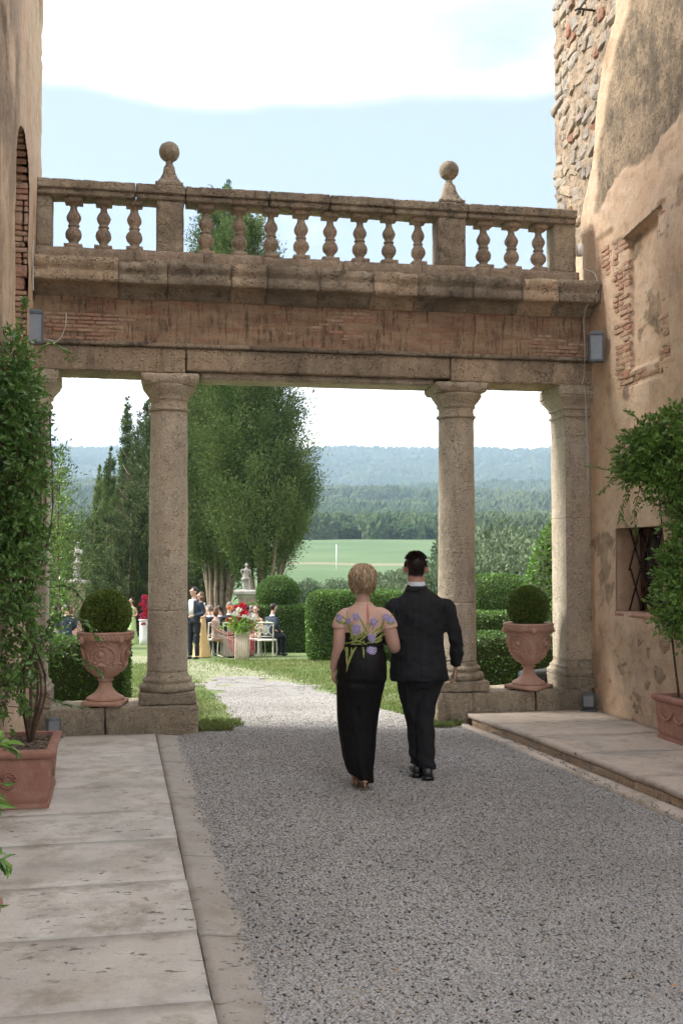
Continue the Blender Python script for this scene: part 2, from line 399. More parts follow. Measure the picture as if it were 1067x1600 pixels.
def gravel_mat():
    g = G('gravel_pebbles', .8); r = g.rand()
    c = g.mix(g.ramp(r, 0, .6), (.24, .236, .232), (.44, .43, .42)); c = g.mix(g.ramp(r, .72, .9), c, (.33, .285, .235)); c = g.mix(g.ramp(r, .98, .985), c, (.14, .13, .12))
    c = g.mix(g.ramp(g.noise(60, 3), .4, .7, 0, .35), c, (.28, .265, .24)); c = g.mix(g.ramp(g.noise(.55, 4, .6), .4, .62, 0, .38), c, (.19, .178, .16)); g.col(c); return g.m
M['pebble'] = gravel_mat()
M['gravel_base'] = flat_mat('gravel_bed', (.27, .26, .24), .95, .35, 60, bump=.02)
def terra(d=0):
    g = G('terracotta', .85)
    c = g.mix(g.ramp(g.noise(4, 5), .35, .65), ((.44, .25, .185), (.50, .31, .23))[0] if not d else (.32, .15, .11), (.50, .31, .235) if not d else (.38, .20, .15)); c = g.mix(g.ramp(g.noise(13, 6, .65), .48, .7, 0, .6), c, (.56, .40, .31) if not d else (.46, .30, .23))
    c = g.mix(g.ramp(g.noise(5, 6, .7, g.map((1, 1, .6))), .58, .72, 0, .5), c, (.14, .09, .06)); g.col(c); g.bump(g.noise(60, 4), .004); return g.m
M['terracotta'] = terra()
M['terracotta_old'] = terra(); M['terracotta_red'] = terra(1)
M['soil'] = flat_mat('soil', (.10, .07, .05), .95, .5, 60, bump=.03)
M['bark'] = flat_mat('bark', (.20, .15, .115), .9, .35, 14, bump=.03)
M['stem'] = flat_mat('shrub_stem', (.10, .065, .045), .8, .3, 30)
M['box_leaf'] = leaf_mat('boxwood_leaf', (.06, .11, .022), (.19, .26, .05), (.10, .15, .03), rough=.4)
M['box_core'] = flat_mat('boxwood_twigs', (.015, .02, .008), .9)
M['hedge_leaf'] = leaf_mat('hedge_leaf', (.045, .11, .022), (.13, .23, .045), (.05, .12, .026), rough=.5, trans=.15)
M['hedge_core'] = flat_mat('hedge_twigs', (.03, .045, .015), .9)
M['shrub_leaf'] = leaf_mat('glossy_shrub_leaf', (.075, .18, .04), (.22, .40, .10), (.06, .15, .04), rough=.26, spec=.55, trans=.2)
M['shrub_leaf_bright'] = leaf_mat('bright_shrub_leaf', (.08, .19, .032), (.22, .37, .07), (.055, .15, .034), rough=.35, spec=.5, trans=.2)
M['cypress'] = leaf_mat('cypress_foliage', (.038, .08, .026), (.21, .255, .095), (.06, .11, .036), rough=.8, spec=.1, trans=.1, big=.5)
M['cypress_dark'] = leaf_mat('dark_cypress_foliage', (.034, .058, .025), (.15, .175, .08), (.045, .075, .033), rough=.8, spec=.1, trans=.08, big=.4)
M['cypress_brown'] = leaf_mat('bare_cypress_twigs', (.12, .095, .07), (.22, .175, .13), (.08, .09, .05), rough=.9, spec=.1)
M['olive'] = leaf_mat('olive_foliage', (.08, .12, .062), (.18, .22, .125), (.07, .105, .056), rough=.7, spec=.2, trans=.1, big=.12)
M['grass'] = leaf_mat('grass_blades', (.10, .155, .045), (.20, .245, .09), (.24, .23, .11), rough=.7, spec=.15, trans=.2, big=.6)
def lawn_mat():
    g = G('lawn', .95)
    c = g.mix(g.ramp(g.noise(.45, 6, .6), .35, .65), (.115, .165, .055), (.18, .215, .095)); c = g.mix(g.ramp(g.noise(16, 4, .7), .45, .7, 0, .5), c, (.07, .13, .03))
    # the worn sandy track across the lawn
    c = g.mix(g.math('MULTIPLY', g.attr('track'), g.ramp(g.noise(2.2, 6, .7), .35, .65, 0, .75)), c, (.38, .34, .26))
    far = g.attr('far')      # valley: vineyard green, tan tracks, woodland floor
    f2 = g.mix(g.ramp(g.noise(.02, 5, .6), .35, .65), (.075, .125, .055), (.115, .165, .08))
    row = g.n('ShaderNodeTexWave', wave_type='BANDS', bands_direction='DIAGONAL'); row.inputs['Scale'].default_value = .12; row.inputs['Distortion'].default_value = 1.2
    g.set(row.inputs['Vector'], g.pos); f2 = g.mix(g.math('MULTIPLY', row.outputs['Fac'], .4), f2, (.06, .12, .04))
    f2 = g.mix(g.attr('road'), f2, (.27, .22, .15))
    wd = g.mix(g.ramp(g.noise(.012, 8, .65), .4, .62), (.022, .042, .018), (.045, .07, .03)); wd = g.mix(g.ramp(g.noise(.0035, 5, .6), .62, .68, 0, .5), wd, (.16, .17, .09))
    f2 = g.mix(g.attr('wood'), f2, wd); c = g.mix(far, c, f2)
    c = g.mix(g.attr('yard'), c, (.2, .18, .15)); g.col(c)
    g.bump(g.noise(30, 4, .7), .02); return g.m
M['ground'] = lawn_mat()
M['lamp_grey'] = flat_mat('grey_painted_metal', (.11, .125, .14), .5, .15, 30)
M['lamp_glass'] = flat_mat('frosted_lamp_glass', (.20, .22, .24), .25, .08, 6, spec=.6)
M['cable'] = flat_mat('old_white_cable', (.5, .47, .42), .7, .2, 10)
M['cable_dark'] = flat_mat('dark_conduit', (.16, .13, .11), .7, .2, 10)
M['iron'] = flat_mat('rusty_iron', (.055, .045, .042), .7, .4, 25, metal=.3)
M['wood_dark'] = flat_mat('dark_window_wood', (.10, .05, .035), .6, .3, 12)
M['glass_dark'] = flat_mat('window_glass', (.03, .035, .04), .1, .1, 3, spec=.8)
M['statue'] = stone_mat('statue_marble', (.55, .53, .50), (.36, .35, .33), lichen=(.3, .29, .26), grime=.4, pit=.3)
M['cream'] = flat_mat('cream_painted_wood', (.66, .62, .53), .5, .08, 8)
M['white'] = flat_mat('white_paint', (.74, .73, .70), .5, .05, 8)
M['black_plastic'] = flat_mat('black_plastic', (.02, .022, .026), .4, .2, 12, spec=.5)
M['skin'] = flat_mat('skin', (.54, .32, .25), .5, .12, 9, spec=.35)
M['skin_man'] = flat_mat('skin_tanned', (.46, .26, .19), .5, .10, 9, spec=.35)
M['sheer'] = flat_mat('sheer_nude_mesh', (.62, .40, .32), .6, .06, 30)
M['shirt'] = flat_mat('white_shirt', (.62, .66, .74), .7, .05, 20)
def cloth(name, c, fold=1., rough=.75, sheen=0., spec=.25):
    g = G(name, rough); g.b.inputs['Specular IOR Level'].default_value = spec; n = g.noise(6, 4, .6, g.map((1, 1, .5)), 1.2)
    g.col(g.mix(g.ramp(n, .3, .7), tuple(x*.8 for x in c), tuple(x*1.2 for x in c)))
    if sheen: g.b.inputs['Sheen Weight'].default_value = sheen
    g.bump(g.math('ADD', n, g.math('MULTIPLY', g.noise(220, 2), .05)), .02*fold, .7); return g.m
M['suit'] = cloth('charcoal_wool', (.017, .0185, .021), 1.4, .85)
M['dress'] = cloth('black_crepe', (.0035, .0035, .0042), 1.1, .6)
M['navy'] = cloth('navy_wool', (.028, .038, .058))
M['dark_cloth'] = cloth('dark_cloth', (.018, .02, .026))
M['beige_cloth'] = cloth('beige_satin', (.42, .34, .29))
M['peach'] = cloth('peach_satin', (.62, .42, .2))
M['green_cloth'] = cloth('pale_green_satin', (.40, .52, .24))
M['rose_cloth'] = cloth('dusty_pink_cloth', (.55, .33, .28))
M['shoe'] = flat_mat('black_leather', (.010, .010, .012), .35, .2, 20, spec=.6)
M['skin_red'] = flat_mat('warm_skin', (.50, .17, .12), .5, .08, 12)
M['white_cloth'] = cloth('white_cloth', (.6, .58, .55))
M['cream_panel'] = flat_mat('grey_cream_panel', (.42, .42, .36), .6, .06, 8)
M['pink_stone'] = stone_mat('pinkish_stone', (.46, .34, .27), (.34, .24, .18), pit=.4)
M['gold'] = flat_mat('gold_leather', (.35, .22, .12), .35, .2, 20, metal=.4)
def hair(name, a, b, rough=.5):
    g = G(name, rough); c = g.mix(g.attr('tint'), a, b); c = g.mix(g.ramp(g.noise(70, 3, .6, g.map((1, 1, .25))), .35, .65, 0, .6), c, tuple(x*.55 for x in a)); g.col(c); return g.m
M['blonde'] = hair('blonde_hair', (.30, .19, .10), (.80, .64, .43))
M['brown_hair'] = hair('dark_brown_hair', (.012, .008, .006), (.055, .035, .025), .4)
M['grey_hair'] = hair('grey_hair', (.16, .13, .11), (.3, .26, .23))
M['chestnut'] = hair('chestnut_hair', (.10, .05, .03), (.2, .11, .06))
M['emb_green'] = flat_mat('green_embroidery', (.26, .30, .09), .8, .45, 60, bump=.004)
M['emb_purple'] = flat_mat('lilac_embroidery', (.46, .40, .62), .8, .25, 60, bump=.004)
M['emb_dark'] = flat_mat('violet_embroidery', (.10, .075, .18), .8, .25, 60)
M['red_flower'] = flat_mat('red_petals', (.50, .02, .05), .6, .3, 30)
M['white_flower'] = flat_mat('white_petals', (.76, .72, .66), .6, .1, 30)
M['peach_flower'] = flat_mat('peach_petals', (.65, .25, .12), .6, .2, 30)
M['pink_flower'] = flat_mat('magenta_petals', (.42, .04, .12), .6, .3, 30)
M['leaf_lime'] = leaf_mat('lime_leaves', (.16, .30, .04), (.30, .45, .08), (.12, .24, .03))
M['fluted'] = flat_mat('cream_plinth_paint', (.62, .52, .44), .7, .05, 6)
M['leaf_yellow'] = leaf_mat('yellowing_hedge_leaf', (.09, .15, .03), (.32, .30, .08), (.16, .19, .04), rough=.6, trans=.15)
M['house_wall'] = flat_mat('far_house_wall', (.55, .46, .38), .9, .1, 1)
M['roof_tile'] = flat_mat('far_roof_tile', (.38, .2, .13), .9, .2, 4)
M['dry_leaf'] = flat_mat('dry_leaf', (.38, .19, .06), .7, .3, 20)

# ------------------------------------------------------------------ ground, valley and hills (one sheet)
def make_ground():
    az = np.concatenate([np.linspace(-180, -45, 20)[:-1], np.linspace(-45, 60, 300), np.linspace(60, 180, 18)[1:]])
    rr = np.concatenate([np.linspace(.5, 11, 6), np.linspace(11.5, 46, 140), np.geomspace(46.5, 9000, 260)])
    A, Rr = np.meshgrid(np.radians(az), rr); A = A + 0.; X = Rr*np.sin(A); Y = Rr*np.cos(A)
    D = X*math.sin(YAW) + Y*math.cos(YAW)
    De = np.where(Rr > 60, Rr, np.maximum(D, 0))
    Z = gprof(De)
    P = np.stack([X, Y, 0*X], -1).reshape(-1, 3)
    big = fbm(P/900.+3, 5).reshape(X.shape); mid = fbm(P/160., 4).reshape(X.shape); low = fbm(P/14., 3).reshape(X.shape)
    k = sstep(De, 900, 3200)
    Z = Z + k*big*120*np.where(De > 3600, .35, 1) + sstep(De, 700, 1500)*mid*14 + sstep(De, 60, 120)*low*.35*(1-sstep(De, 400, 600))
    Z = Z + .02*fbm(P*.7, 3).reshape(X.shape)*sstep(De, 13, 20)*(1-sstep(De, 45, 60))
    Z = Z - .06*(Y < 11.35)
    n, m = X.shape
    i = np.arange(n-1)[:, None]*m + np.arange(m-1)[None]
    F = np.stack([i, i+m, i+m+1, i+1], -1).reshape(-1, 4)[:, ::-1]
    V = np.stack([X, Y, Z], -1).reshape(-1, 3)
    me = fastmesh('ground', V, F, M['ground'], smooth=True)
    x, y = V[:, 0], V[:, 1]; d = De.ravel()
    def att(nm, v): a = me.attributes.new(nm, 'FLOAT', 'POINT'); a.data.foreach_set('value', np.asarray(v, np.float32).ravel())
    att('far', sstep(d, 60, 110)); att('wood', sstep(d+20*fbm(P/60, 3), 475, 500)); att('yard', (y < 11.4)*1.)
    att('road', np.exp(-((d-238-6*np.sin(x/30))/3.5)**2)*(x < 75)*(d > 200))
    tr = TRACK; dist = np.full(len(x), 99.)
    for (ax, ay, aw), (bx, by, bw) in zip(tr[:-1], tr[1:]):
        t = np.clip(((x-ax)*(bx-ax)+(y-ay)*(by-ay))/((bx-ax)**2+(by-ay)**2), 0, 1)
        dd = np.hypot(x-ax-t*(bx-ax), y-ay-t*(by-ay))/(aw+(bw-aw)*t); dist = np.minimum(dist, dd)
    att('track', 1-sstep(dist+.3*fbm(P*1.2, 3), .55, 1.15))
    o = link('ground', me); tag(o, 'green lawn and valley running out to wooded hills', None, kind='structure'); return o
TRACK = [(2.0, 12.5, .9), (2.3, 16, .9), (2.2, 19, 1.0), (1.8, 23, 1.1), (.9, 26.5, 1.0), (-.2, 30, .8), (-2.0, 33, .8)]
ground = make_ground()
# ------------------------------------------------------------------ courtyard floor
def slab_obj(name, lo, hi, mat, parent, n=(8, 8, 1), rad=.004, amp=.003, seed=0., edge=0.):
    lo = np.array(lo, float); hi = np.array(hi, float)
    V, F = box_arr(lo, hi, n, rad, amp, 5, seed)
    if edge:
        c = (lo+hi)/2; s = (V[:, 0] > hi[0]-.02)*1.
        V[:, 0] += s*edge*fbm(np.stack([V[:, 1]*5, V[:, 1]*0+seed, V[:, 1]*0], -1), 4)
    return MB().add(V, F).build(name, mat, parent)
pav = slab_obj('pavement', (-.84, -2, -.16), (.59, 10.85, -.065), M['gravel_base'], None, n=(2, 2, 1), amp=0); tag(pav, kind='structure')
joints = [10.86, 9.81, 9.16, 8.38, 7.55, 6.77, 5.88, 5.08, 4.26, 3.4, 2.5, 1.6, .7, -1]
for i, (b, a) in enumerate(zip(joints[:-1], joints[1:])):
    tl = random.uniform(-.003, .003)
    slab_obj('paving_slab', (-.83, a+.002, -.06), (.370+random.uniform(-.003, .003), b-.002, tl), M['slab'], pav, n=(12, 8, 1), seed=i*3.1)
kj = [10.8, 9.3, 7.9, 6.35, 5.0, 3.75, 2.4, 1.0, -1]
for i, (b, a) in enumerate(zip(kj[:-1], kj[1:])):
    V, F = box_arr((.372, a+.003, -.07), (.598+random.uniform(-.01, .012), b-.005, .002), (5, 30, 1), .01, .006, 6, i*7.7)
    s = np.clip((V[:, 0]-.40)/.2, 0, 1); V[:, 2] -= .022*s
    V[:, 0] += (V[:, 0] > .57)*.034*fbm(np.stack([V[:, 1]*4.5, V[:, 1]*0+i, V[:, 1]*0], -1), 5, .7)
    MB().add(V, F).build('kerb_stone', M['kerb'], pav)
# right-hand platform: a low step with a flat strip of stone along the gravel
edge = [(3.57, 10.62), (3.66, 9.75), (3.705, 9.0), (3.745, 8.0), (3.79, 6.85), (3.82, 5.5), (3.85, 4.0), (3.87, 1.0), (3.9, -2)]
def ex(v):
    return float(np.interp(-v, [-e[1] for e in edge], [e[0] for e in edge]))
plat = slab_obj('platform', (3.95, -2, -.12), (5.02, 10.8, .06), M['gravel_base'], None, n=(2, 2, 1), amp=0); tag(plat, kind='structure')
pj = [10.86, 10.05, 9.25, 8.4, 7.45, 6.4, 5.2, 3.9, 2.4, .7, -1]
for i, (b, a) in enumerate(zip(pj[:-1], pj[1:])):
    V, F = box_arr((0, a+.004, .064), (1, b-.004, .108+random.uniform(-.002, .002)), (12, 8, 1), .006, .003, 5, i*2.3)
    e = np.array([ex(v) for v in V[:, 1]]) + .003; e = e + .008*fbm(np.stack([V[:, 1]*6, V[:, 1]*0, V[:, 1]*0], -1), 4)
    V[:, 0] = e + V[:, 0]*(5.04-e); MB().add(V, F).build('paving_slab', M['slab_right'], plat)
rj = [10.7, 9.5, 8.7, 7.5, 6.3, 5.1, 3.5, 1.5, -1]
for i, (b, a) in enumerate(zip(rj[:-1], rj[1:])):
    V, F = box_arr((0, a+.004, -.08), (.2, b-.004, .062), (3, 40, 4), .004, .004, 8, i*5.3, .004)
    e = np.array([ex(v) for v in V[:, 1]]) + .014
    V[:, 0] += e + .012*fbm(V*np.array([1, 7, 7]), 4)*(V[:, 0] < .1); MB().add(V, F).build('riser_stone', M['riser'], plat)
sj = [10.9, 9.6, 8.3, 7.1, 5.9, 4.6, 3, 1, -1]
for i, (b, a) in enumerate(zip(sj[:-1], sj[1:])):
    V, F = box_arr((0, a+.004, -.08), (1, b-.004, .0), (4, 24, 1), .006, .004, 6, i*4.3)
    e0 = np.interp(V[:, 1], [-1, 6.5, 10.9], [3.72, 3.645, 3.50]) + .014*fbm(np.stack([V[:, 1]*4, V[:, 1]*0, V[:, 1]*0], -1), 4)*(V[:, 0] < .5)
    e1 = np.array([ex(v) for v in V[:, 1]])+.010; V[:, 0] = e0 + V[:, 0]*(e1-e0); MB().add(V, F).build('edging_stone', M['slab_right'], plat)

# gravel: bed and pebbles
GR = [(.55, -1), (.56, 10.8), (.82, 10.95), (.98, 11.2), (1.28, 12.1), (1.34, 13.9), (1.32, 16.4), (1.55, 19.3), (1.9, 19.8), (2.5, 19.6), (2.86, 17), (2.98, 14.8), (3.16, 12.9), (3.14, 11.8), (3.3, 11.0), (3.54, 10.85), (3.62, 6.5), (3.7, -1)]
def in_poly(x, y, poly):
    c = np.zeros(len(x), bool); j = len(poly)-1
    for i in range(len(poly)):
        xi, yi = poly[i]; xj, yj = poly[j]
        c ^= ((yi > y) != (yj > y)) & (x < (xj-xi)*(y-yi)/((yj-yi) or 1e-9)+xi); j = i
    return c
def gravel_bed():
    xs = np.linspace(.5, 3.8, 80); ys = np.linspace(-1, 21.4, 420); X, Y = np.meshgrid(xs, ys); n, m = X.shape
    wob = np.interp(Y.ravel(), [11, 13, 19], [.10, .16, .7])*fbm(np.stack([X.ravel()*2, Y.ravel()*1.2, 0*X.ravel()], -1), 4)
    x, y = X.ravel(), Y.ravel(); i = (np.arange(n-1)[:, None]*m+np.arange(m-1)[None]).ravel()
    cx = x[i]; cy = y[i]; k = in_poly(cx+wob[i]*(cy > 11.1), cy, GR); i = i[k]
    F = np.stack([i, i+1, i+m+1, i+m], -1)
    d = x*math.sin(YAW)+y*math.cos(YAW); z = gprof(d)-.012*sstep(y, 10, 11.4) + .006*fbm(np.stack([x*1.5, y*1.5, 0*x], -1), 3) + np.where(y > 11.35, .016*sstep(y, 11.3, 12), -.006)
    me = fastmesh('gravel_drive', np.stack([x, y, z], -1), F, M['gravel_base'], smooth=True)
    o = link('gravel_drive', me); tag(o, 'grey gravel drive between the stone kerbs', kind='structure'); return o
gravel = gravel_bed()
def pebbles():
    N_ = 290000
    # density falls with distance, pebble size rises a little
    y = 2.9 + (21.3-2.9)*rng.random(N_*3)**1.75; x = .52+3.3*rng.random(N_*3)
    wob = np.interp(y, [11, 13, 19], [.10, .16, .7])*fbm(np.stack([x*2, y*1.2, 0*x], -1), 4)
    k = in_poly(x+wob*(y > 11.1), y, GR); x, y = x[k], y[k]
    keep = (y < 12) | (fbm(np.stack([x*1.6, y*1.1, 0*x], -1), 4) > np.interp(y, [13, 20], [-.8, .35])); x, y = x[keep][:N_], y[keep][:N_]
    sx = np.concatenate([.60-.035*np.abs(rng.normal(size=420)), 3.62+.035*np.abs(rng.normal(size=300))]); sy = 3.2+7.4*rng.random(720)**1.2
    nsp = len(x); x = np.concatenate([x, sx]); y = np.concatenate([y, sy])
    d = x*math.sin(YAW)+y*math.cos(YAW)
    z = gprof(d) + .004 + .006*fbm(np.stack([x*1.5, y*1.5, 0*x], -1), 3) + rng.random(len(x))*.007 + np.where(y > 11.35, .0, -.002)
    z[nsp:] = np.where(sx < 1, .004-.10*np.clip(sx-.40, 0, .2)*1.1, .006)
    me = bpy.data.meshes.new('pebble_points'); me.vertices.add(len(x)); me.vertices.foreach_set('co', np.stack([x, y, z], -1).astype(np.float32).ravel()); me.update()
    o = link('gravel_pebbles', me); tag(o, 'loose grey and beige pebbles covering the drive', 'gravel', kind='stuff')
    ng = bpy.data.node_groups.new('pebble_scatter', 'GeometryNodeTree')
    ng.interface.new_socket('Geometry', in_out='INPUT', socket_type='NodeSocketGeometry'); ng.interface.new_socket('Geometry', in_out='OUTPUT', socket_type='NodeSocketGeometry')
    A = ng.nodes.new; L = ng.links.new
    i = A('NodeGroupInput'); ou = A('NodeGroupOutput'); ic = A('GeometryNodeMeshIcoSphere'); ic.inputs['Radius'].default_value = .0080; ic.inputs['Subdivisions'].default_value = 2
    sm = A('GeometryNodeSetMaterial'); sm.inputs['Material'].default_value = M['pebble']; L(ic.outputs[0], sm.inputs[0])
    iop = A('GeometryNodeInstanceOnPoints'); L(i.outputs[0], iop.inputs['Points']); L(sm.outputs[0], iop.inputs['Instance'])
    rr = A('FunctionNodeRandomValue'); rr.data_type = 'FLOAT_VECTOR'; rr.inputs[0].default_value = (-.35, -.35, 0); rr.inputs[1].default_value = (.35, .35, 6.28)
    rs = A('FunctionNodeRandomValue'); rs.data_type = 'FLOAT_VECTOR'; rs.inputs[0].default_value = (.65, .55, .35); rs.inputs[1].default_value = (1.55, 1.15, .8)
    for n_ in (rs,): n_.inputs['Seed'].default_value = 5
    L(rr.outputs[0], iop.inputs['Rotation']); L(rs.outputs[0], iop.inputs['Scale']); L(iop.outputs[0], ou.inputs[0])
    o.modifiers.new('scatter', 'NODES').node_group = ng
    return o
pebbles()
# a few fallen leaves lying on the drive
for i, (x, y) in enumerate([(2.85, 5.25), (3.05, 4.95), (2.2, 4.0), (1.15, 4.4), (1.05, 3.75), (2.62, 7.6)]):
    V, F, T = leaves_arr(np.array([[0, 0, 0]]), np.array([[1., .2, .05]]), .035, .5, roll=np.array([[.05, .1, 1.]]))
    lf = MB().add(V, F, T).build('fallen_leaf', M['dry_leaf'], None, loc=(x, y, .006), rz=i*1.3)
    tag(lf, ['yellow dry leaf on the gravel nearest the right step', 'orange dry leaf on the open gravel right of centre', 'small brown leaf on gravel at the bottom middle', 'dry leaf on gravel close to the left kerb', 'dry leaf nearest the camera by the kerb', 'dry leaf on the gravel right of the couple'][i], 'leaf', 'dry leaves on the gravel')

# ------------------------------------------------------------------ relief wall sheets
def relief_wall(name, mat, u0, out, v0, v1, z0, z1, res, disp, masks, hole=None, wrap=None, parent=None):
    """displaced sheet on the plane x = u0, facing `out` (+1 / -1)"""
    vs = np.arange(v0, v1+res*.5, res); zs = np.arange(z0, z1+res*.5, res)
    Vg, Zg = np.meshgrid(vs, zs); v, z = Vg.ravel(), Zg.ravel(); d = disp(v, z); x = u0 + out*d; yy = v.copy()
    n, m = Vg.shape
    i = (np.arange(n-1)[:, None]*m+np.arange(m-1)[None]).ravel()
    if hole is not None:
        cv = v[i]+res/2; cz = z[i]+res/2; k = ~hole(cv, cz); i = i[k]
    F = np.stack([i, i+1, i+m+1, i+m], -1)
    if out < 0: F = F[:, ::-1]
    if wrap:   # turn the far edge back round the corner
        e = np.arange(n)*m+(m-1); base = len(x)
        xw = np.full(n, u0 - out*.35); yw = yy[e]-.03; zw = z[e]
        q = np.arange(n-1); F2 = np.stack([e[q], base+q, base+q+1, e[q+1]], -1)
        if out < 0: F2 = F2[:, ::-1]
        x = np.concatenate([x, xw]); yy = np.concatenate([yy, yw]); z = np.concatenate([z, zw]); F = np.concatenate([F, F2])
    me = fastmesh(name, np.stack([x, yy, z], -1), F, mat, smooth=True)
    for nm, fn in masks.items():
        a = me.attributes.new(nm, 'FLOAT', 'POINT'); a.data.foreach_set('value', fn(yy, z).astype(np.float32))
    return link(name, me, parent)
WR, WL = 5.03, -.84
def n2(v, z, f, s=0., o=4): return fbm(np.stack([v*f+s, z*f, 0*v+s], -1), o)
def mR_rub(v, z):
    b = np.interp(z, [4.9, 5.6, 6.2, 6.9, 7.4, 9], [11.35, 11.05, 10.75, 10.62, 10.25, 10.0])
    return sstep(v - b + .14*n2(v, z, 3, 2), -.03, .06)*sstep(z+.2*n2(v, z, 2, 9), 5.0, 5.3)
def mR_wea(v, z):
    b = np.interp(z, [5.2, 6, 6.9, 7.4, 9], [10.75, 10.68, 10.32, 9.85, 9.5])
    a = sstep(b - v + .10*n2(v, z, 3.5, 4), -.04, .06)
    low = np.interp(v, [8.6, 9.0, 9.5, 10.1, 10.6, 11], [5.75, 5.85, 5.55, 5.7, 5.45, 5.6])
    m = a*sstep(z - low + .22*n2(v, z, 2.2, 7) + .06*n2(v, z, 12, 7), -.03, .05)
    # weathered floor of the blind window and stray patches
    bw = blind(v, z)*sstep(n2(v, z, 2.6, 12), -.05, .25)*.9
    st = sstep(n2(v, z, 1.7, 33)+.25*n2(v, z, 9, 3), .42, .5)*.75*(z < 5.6)
    lowp = sstep(-((v-10.85)/.22)**2-((z-.55)/.32)**2+1+.5*n2(v, z, 6, 2), .3, .6)*.55
    return np.clip(m+bw+st+lowp, 0, 1)
def blind(v, z):
    return sstep(v, 9.36, 9.385)*sstep(-v, -10.03, -10.0)*sstep(z, 3.62, 3.66)*sstep(-z, -(5.0+(10.0-v)*.12), -(4.96+(10.0-v)*.12))
def mR_low(v, z):
    return sstep(1.12 - z + .15*n2(v, z, 3, 6), 0, .12)*sstep(10.45 - v + .1*n2(v, z, 4, 8), 0, .1)*.38
def dR(v, z):
    d = .028*n2(v, z, .9, 1) + .012*n2(v, z, 4, 5) + .004*n2(v, z, 18, 6)
    r, wv = mR_rub(v, z), mR_wea(v, z)*(z > 5.2)
    d = d - .045*r - .018*wv + (r*.016+wv*.010)*n2(v, z, 9, 3, 5)
    d = d - .075*blind(v, z) + .014*blind(v, z)*n2(v, z, 5, 9)
    jm = sstep(v, 10.0, 10.02)*sstep(-v, -10.32-.1*1, -10.3)*sstep(z+.1*n2(v, z, 3, 1), 3.6, 3.7)*sstep(-z, -5.05, -5.0)
    jm2 = sstep(v, 9.17, 9.2)*sstep(-v, -9.37, -9.35)*sstep(z, 3.6, 3.65)*sstep(-z, -5.15, -5.1)
    tear = sstep(v+.2*n2(v, z, 4, 2), 10.32, 10.4)*sstep(-v, -10.75, -10.7)*sstep(z-4.62+(10.7-v)*-.2+.15*n2(v, z, 5, 3), .0, .1)*sstep(-z, -5.22, -5.15)
    bot = sstep(z, 3.45, 3.48)*sstep(-z, -3.66, -3.62)*sstep(v, 9.3, 9.35)*sstep(-v, -10.3, -10.2)
    d = d - .026*np.clip(jm+jm2+tear+bot, 0, 1)*(1-blind(v, z))
    lw = mR_low(v, z); d = d + lw*(.03*n2(v, z, 5, 21, 3)-.004)
    return d
WIN = (9.35, 10.32, 1.18, 2.04)
tower_r = empty('plastered_tower', (0, 0, 0), 0, 'tall ochre plastered tower on the right with bare rubble corner and blind brick-framed window', 'building')
relief_wall('plastered_wall', M['plaster'], WR, -1, 7.0, 11.88, .05, 9.3, .016, dR, {'rubble': mR_rub, 'weather': lambda v, z: np.clip(mR_wea(v, z)+mR_low(v, z), 0, 1)},
            hole=lambda v, z: (v > WIN[0]) & (v < WIN[1]) & (z > WIN[2]) & (z < WIN[3]), wrap=True, parent=tower_r)
b = MB(); b.add(*box_arr((5.13, 10.5, -1), (10, 11.80, 10.5))); b.add(*box_arr((5.13, 1.5, -1), (10, 9.2, 10.5))); b.add(*box_arr((5.13, 9.2, -1), (10, 10.5, 1.05))); b.add(*box_arr((5.13, 9.2, 2.2), (10, 10.5, 10.5)))
b.add(*box_arr((5.55, 9.2, 1.05), (10, 10.5, 2.2)))
b.add(*box_arr((5.0, 1.5, -1), (5.13, 6.98, 9.2))); b.add(*box_arr((5.0, 1.5, 9.28), (5.13, 11.82, 10.5)))
o = b.build('wall', M['plaster'], tower_r, smooth=False)
# loose stones of the rubble corner, each a stone
def stones():
    rnd = random.Random(3); shapes = []
    for k in range(8):
        V, F = ICO2; V = V.copy(); V = np.sign(V)*np.abs(V)**.45; V = V*(1+.5*fbm(V*1.4+k*9, 3)+.12*fbm(V*4+k, 3))[:, None]; shapes.append(MB().add(V, F.tolist()).mesh('stone', M['rubble'], False))
    pale = []
    for k in range(3): me = shapes[k].copy(); me.materials[0] = M['riser']; pale.append(me)
    cnt = 0; z = 5.05
    while z < 9.2:
        h = rnd.uniform(.08, .17); v = 10.0 + rnd.uniform(0, .2)
        while v < 11.85:
            wd = rnd.choice((.10, .13, .17, .22, .30))*rnd.uniform(.8, 1.15)
            vc = v+wd/2
            if mR_rub(np.array([vc]), np.array([z]))[0] > .6 and cnt < 290 and rnd.random() < .78:
                o = link('stone', shapes[rnd.randrange(8)], tower_r, (WR+.086-rnd.uniform(.0, .026), min(vc, 11.79), z+h/2+rnd.uniform(-.03, .03)))
                o.scale = (.05, wd*.5, h*.52); o.rotation_euler = (rnd.uniform(-.45, .45), rnd.uniform(-.2, .2), 0); cnt += 1
            v += wd+.012
        z += h+.01
    # pale stones showing low on the wall, below the window
    for (v, z) in [(10.35, .95), (10.1, .85), (9.85, .92), (9.6, .8), (10.2, .62), (9.95, .55), (9.7, .5), (10.42, .38), (9.9, .3), (9.45, .62), (9.35, .9), (9.3, .4), (10.3, .78)]:
        o = link('stone', pale[rnd.randrange(3)], tower_r, (WR+.034, v, z)); s = rnd.uniform(.06, .12); o.scale = (.036, s, s*.8); o.rotation_euler = (rnd.uniform(-.4, .4), 0, 0)
stones()
def brick_mesh(k, mat): V, F = box_arr((-.5, -.5, -.5), (.5, .5, .5), (2, 3, 2), .10, .10, 2.2, k*5.1); return MB().add(V, F).mesh('brick', mat, False)
BR = [brick_mesh(k, M['brick']) for k in range(5)]
def put_brick(parent, loc, dims, rot=(0, 0, 0)):
    o = link('brick', BR[random.randrange(5)], parent, loc); o.scale = dims; o.rotation_euler = rot; return o
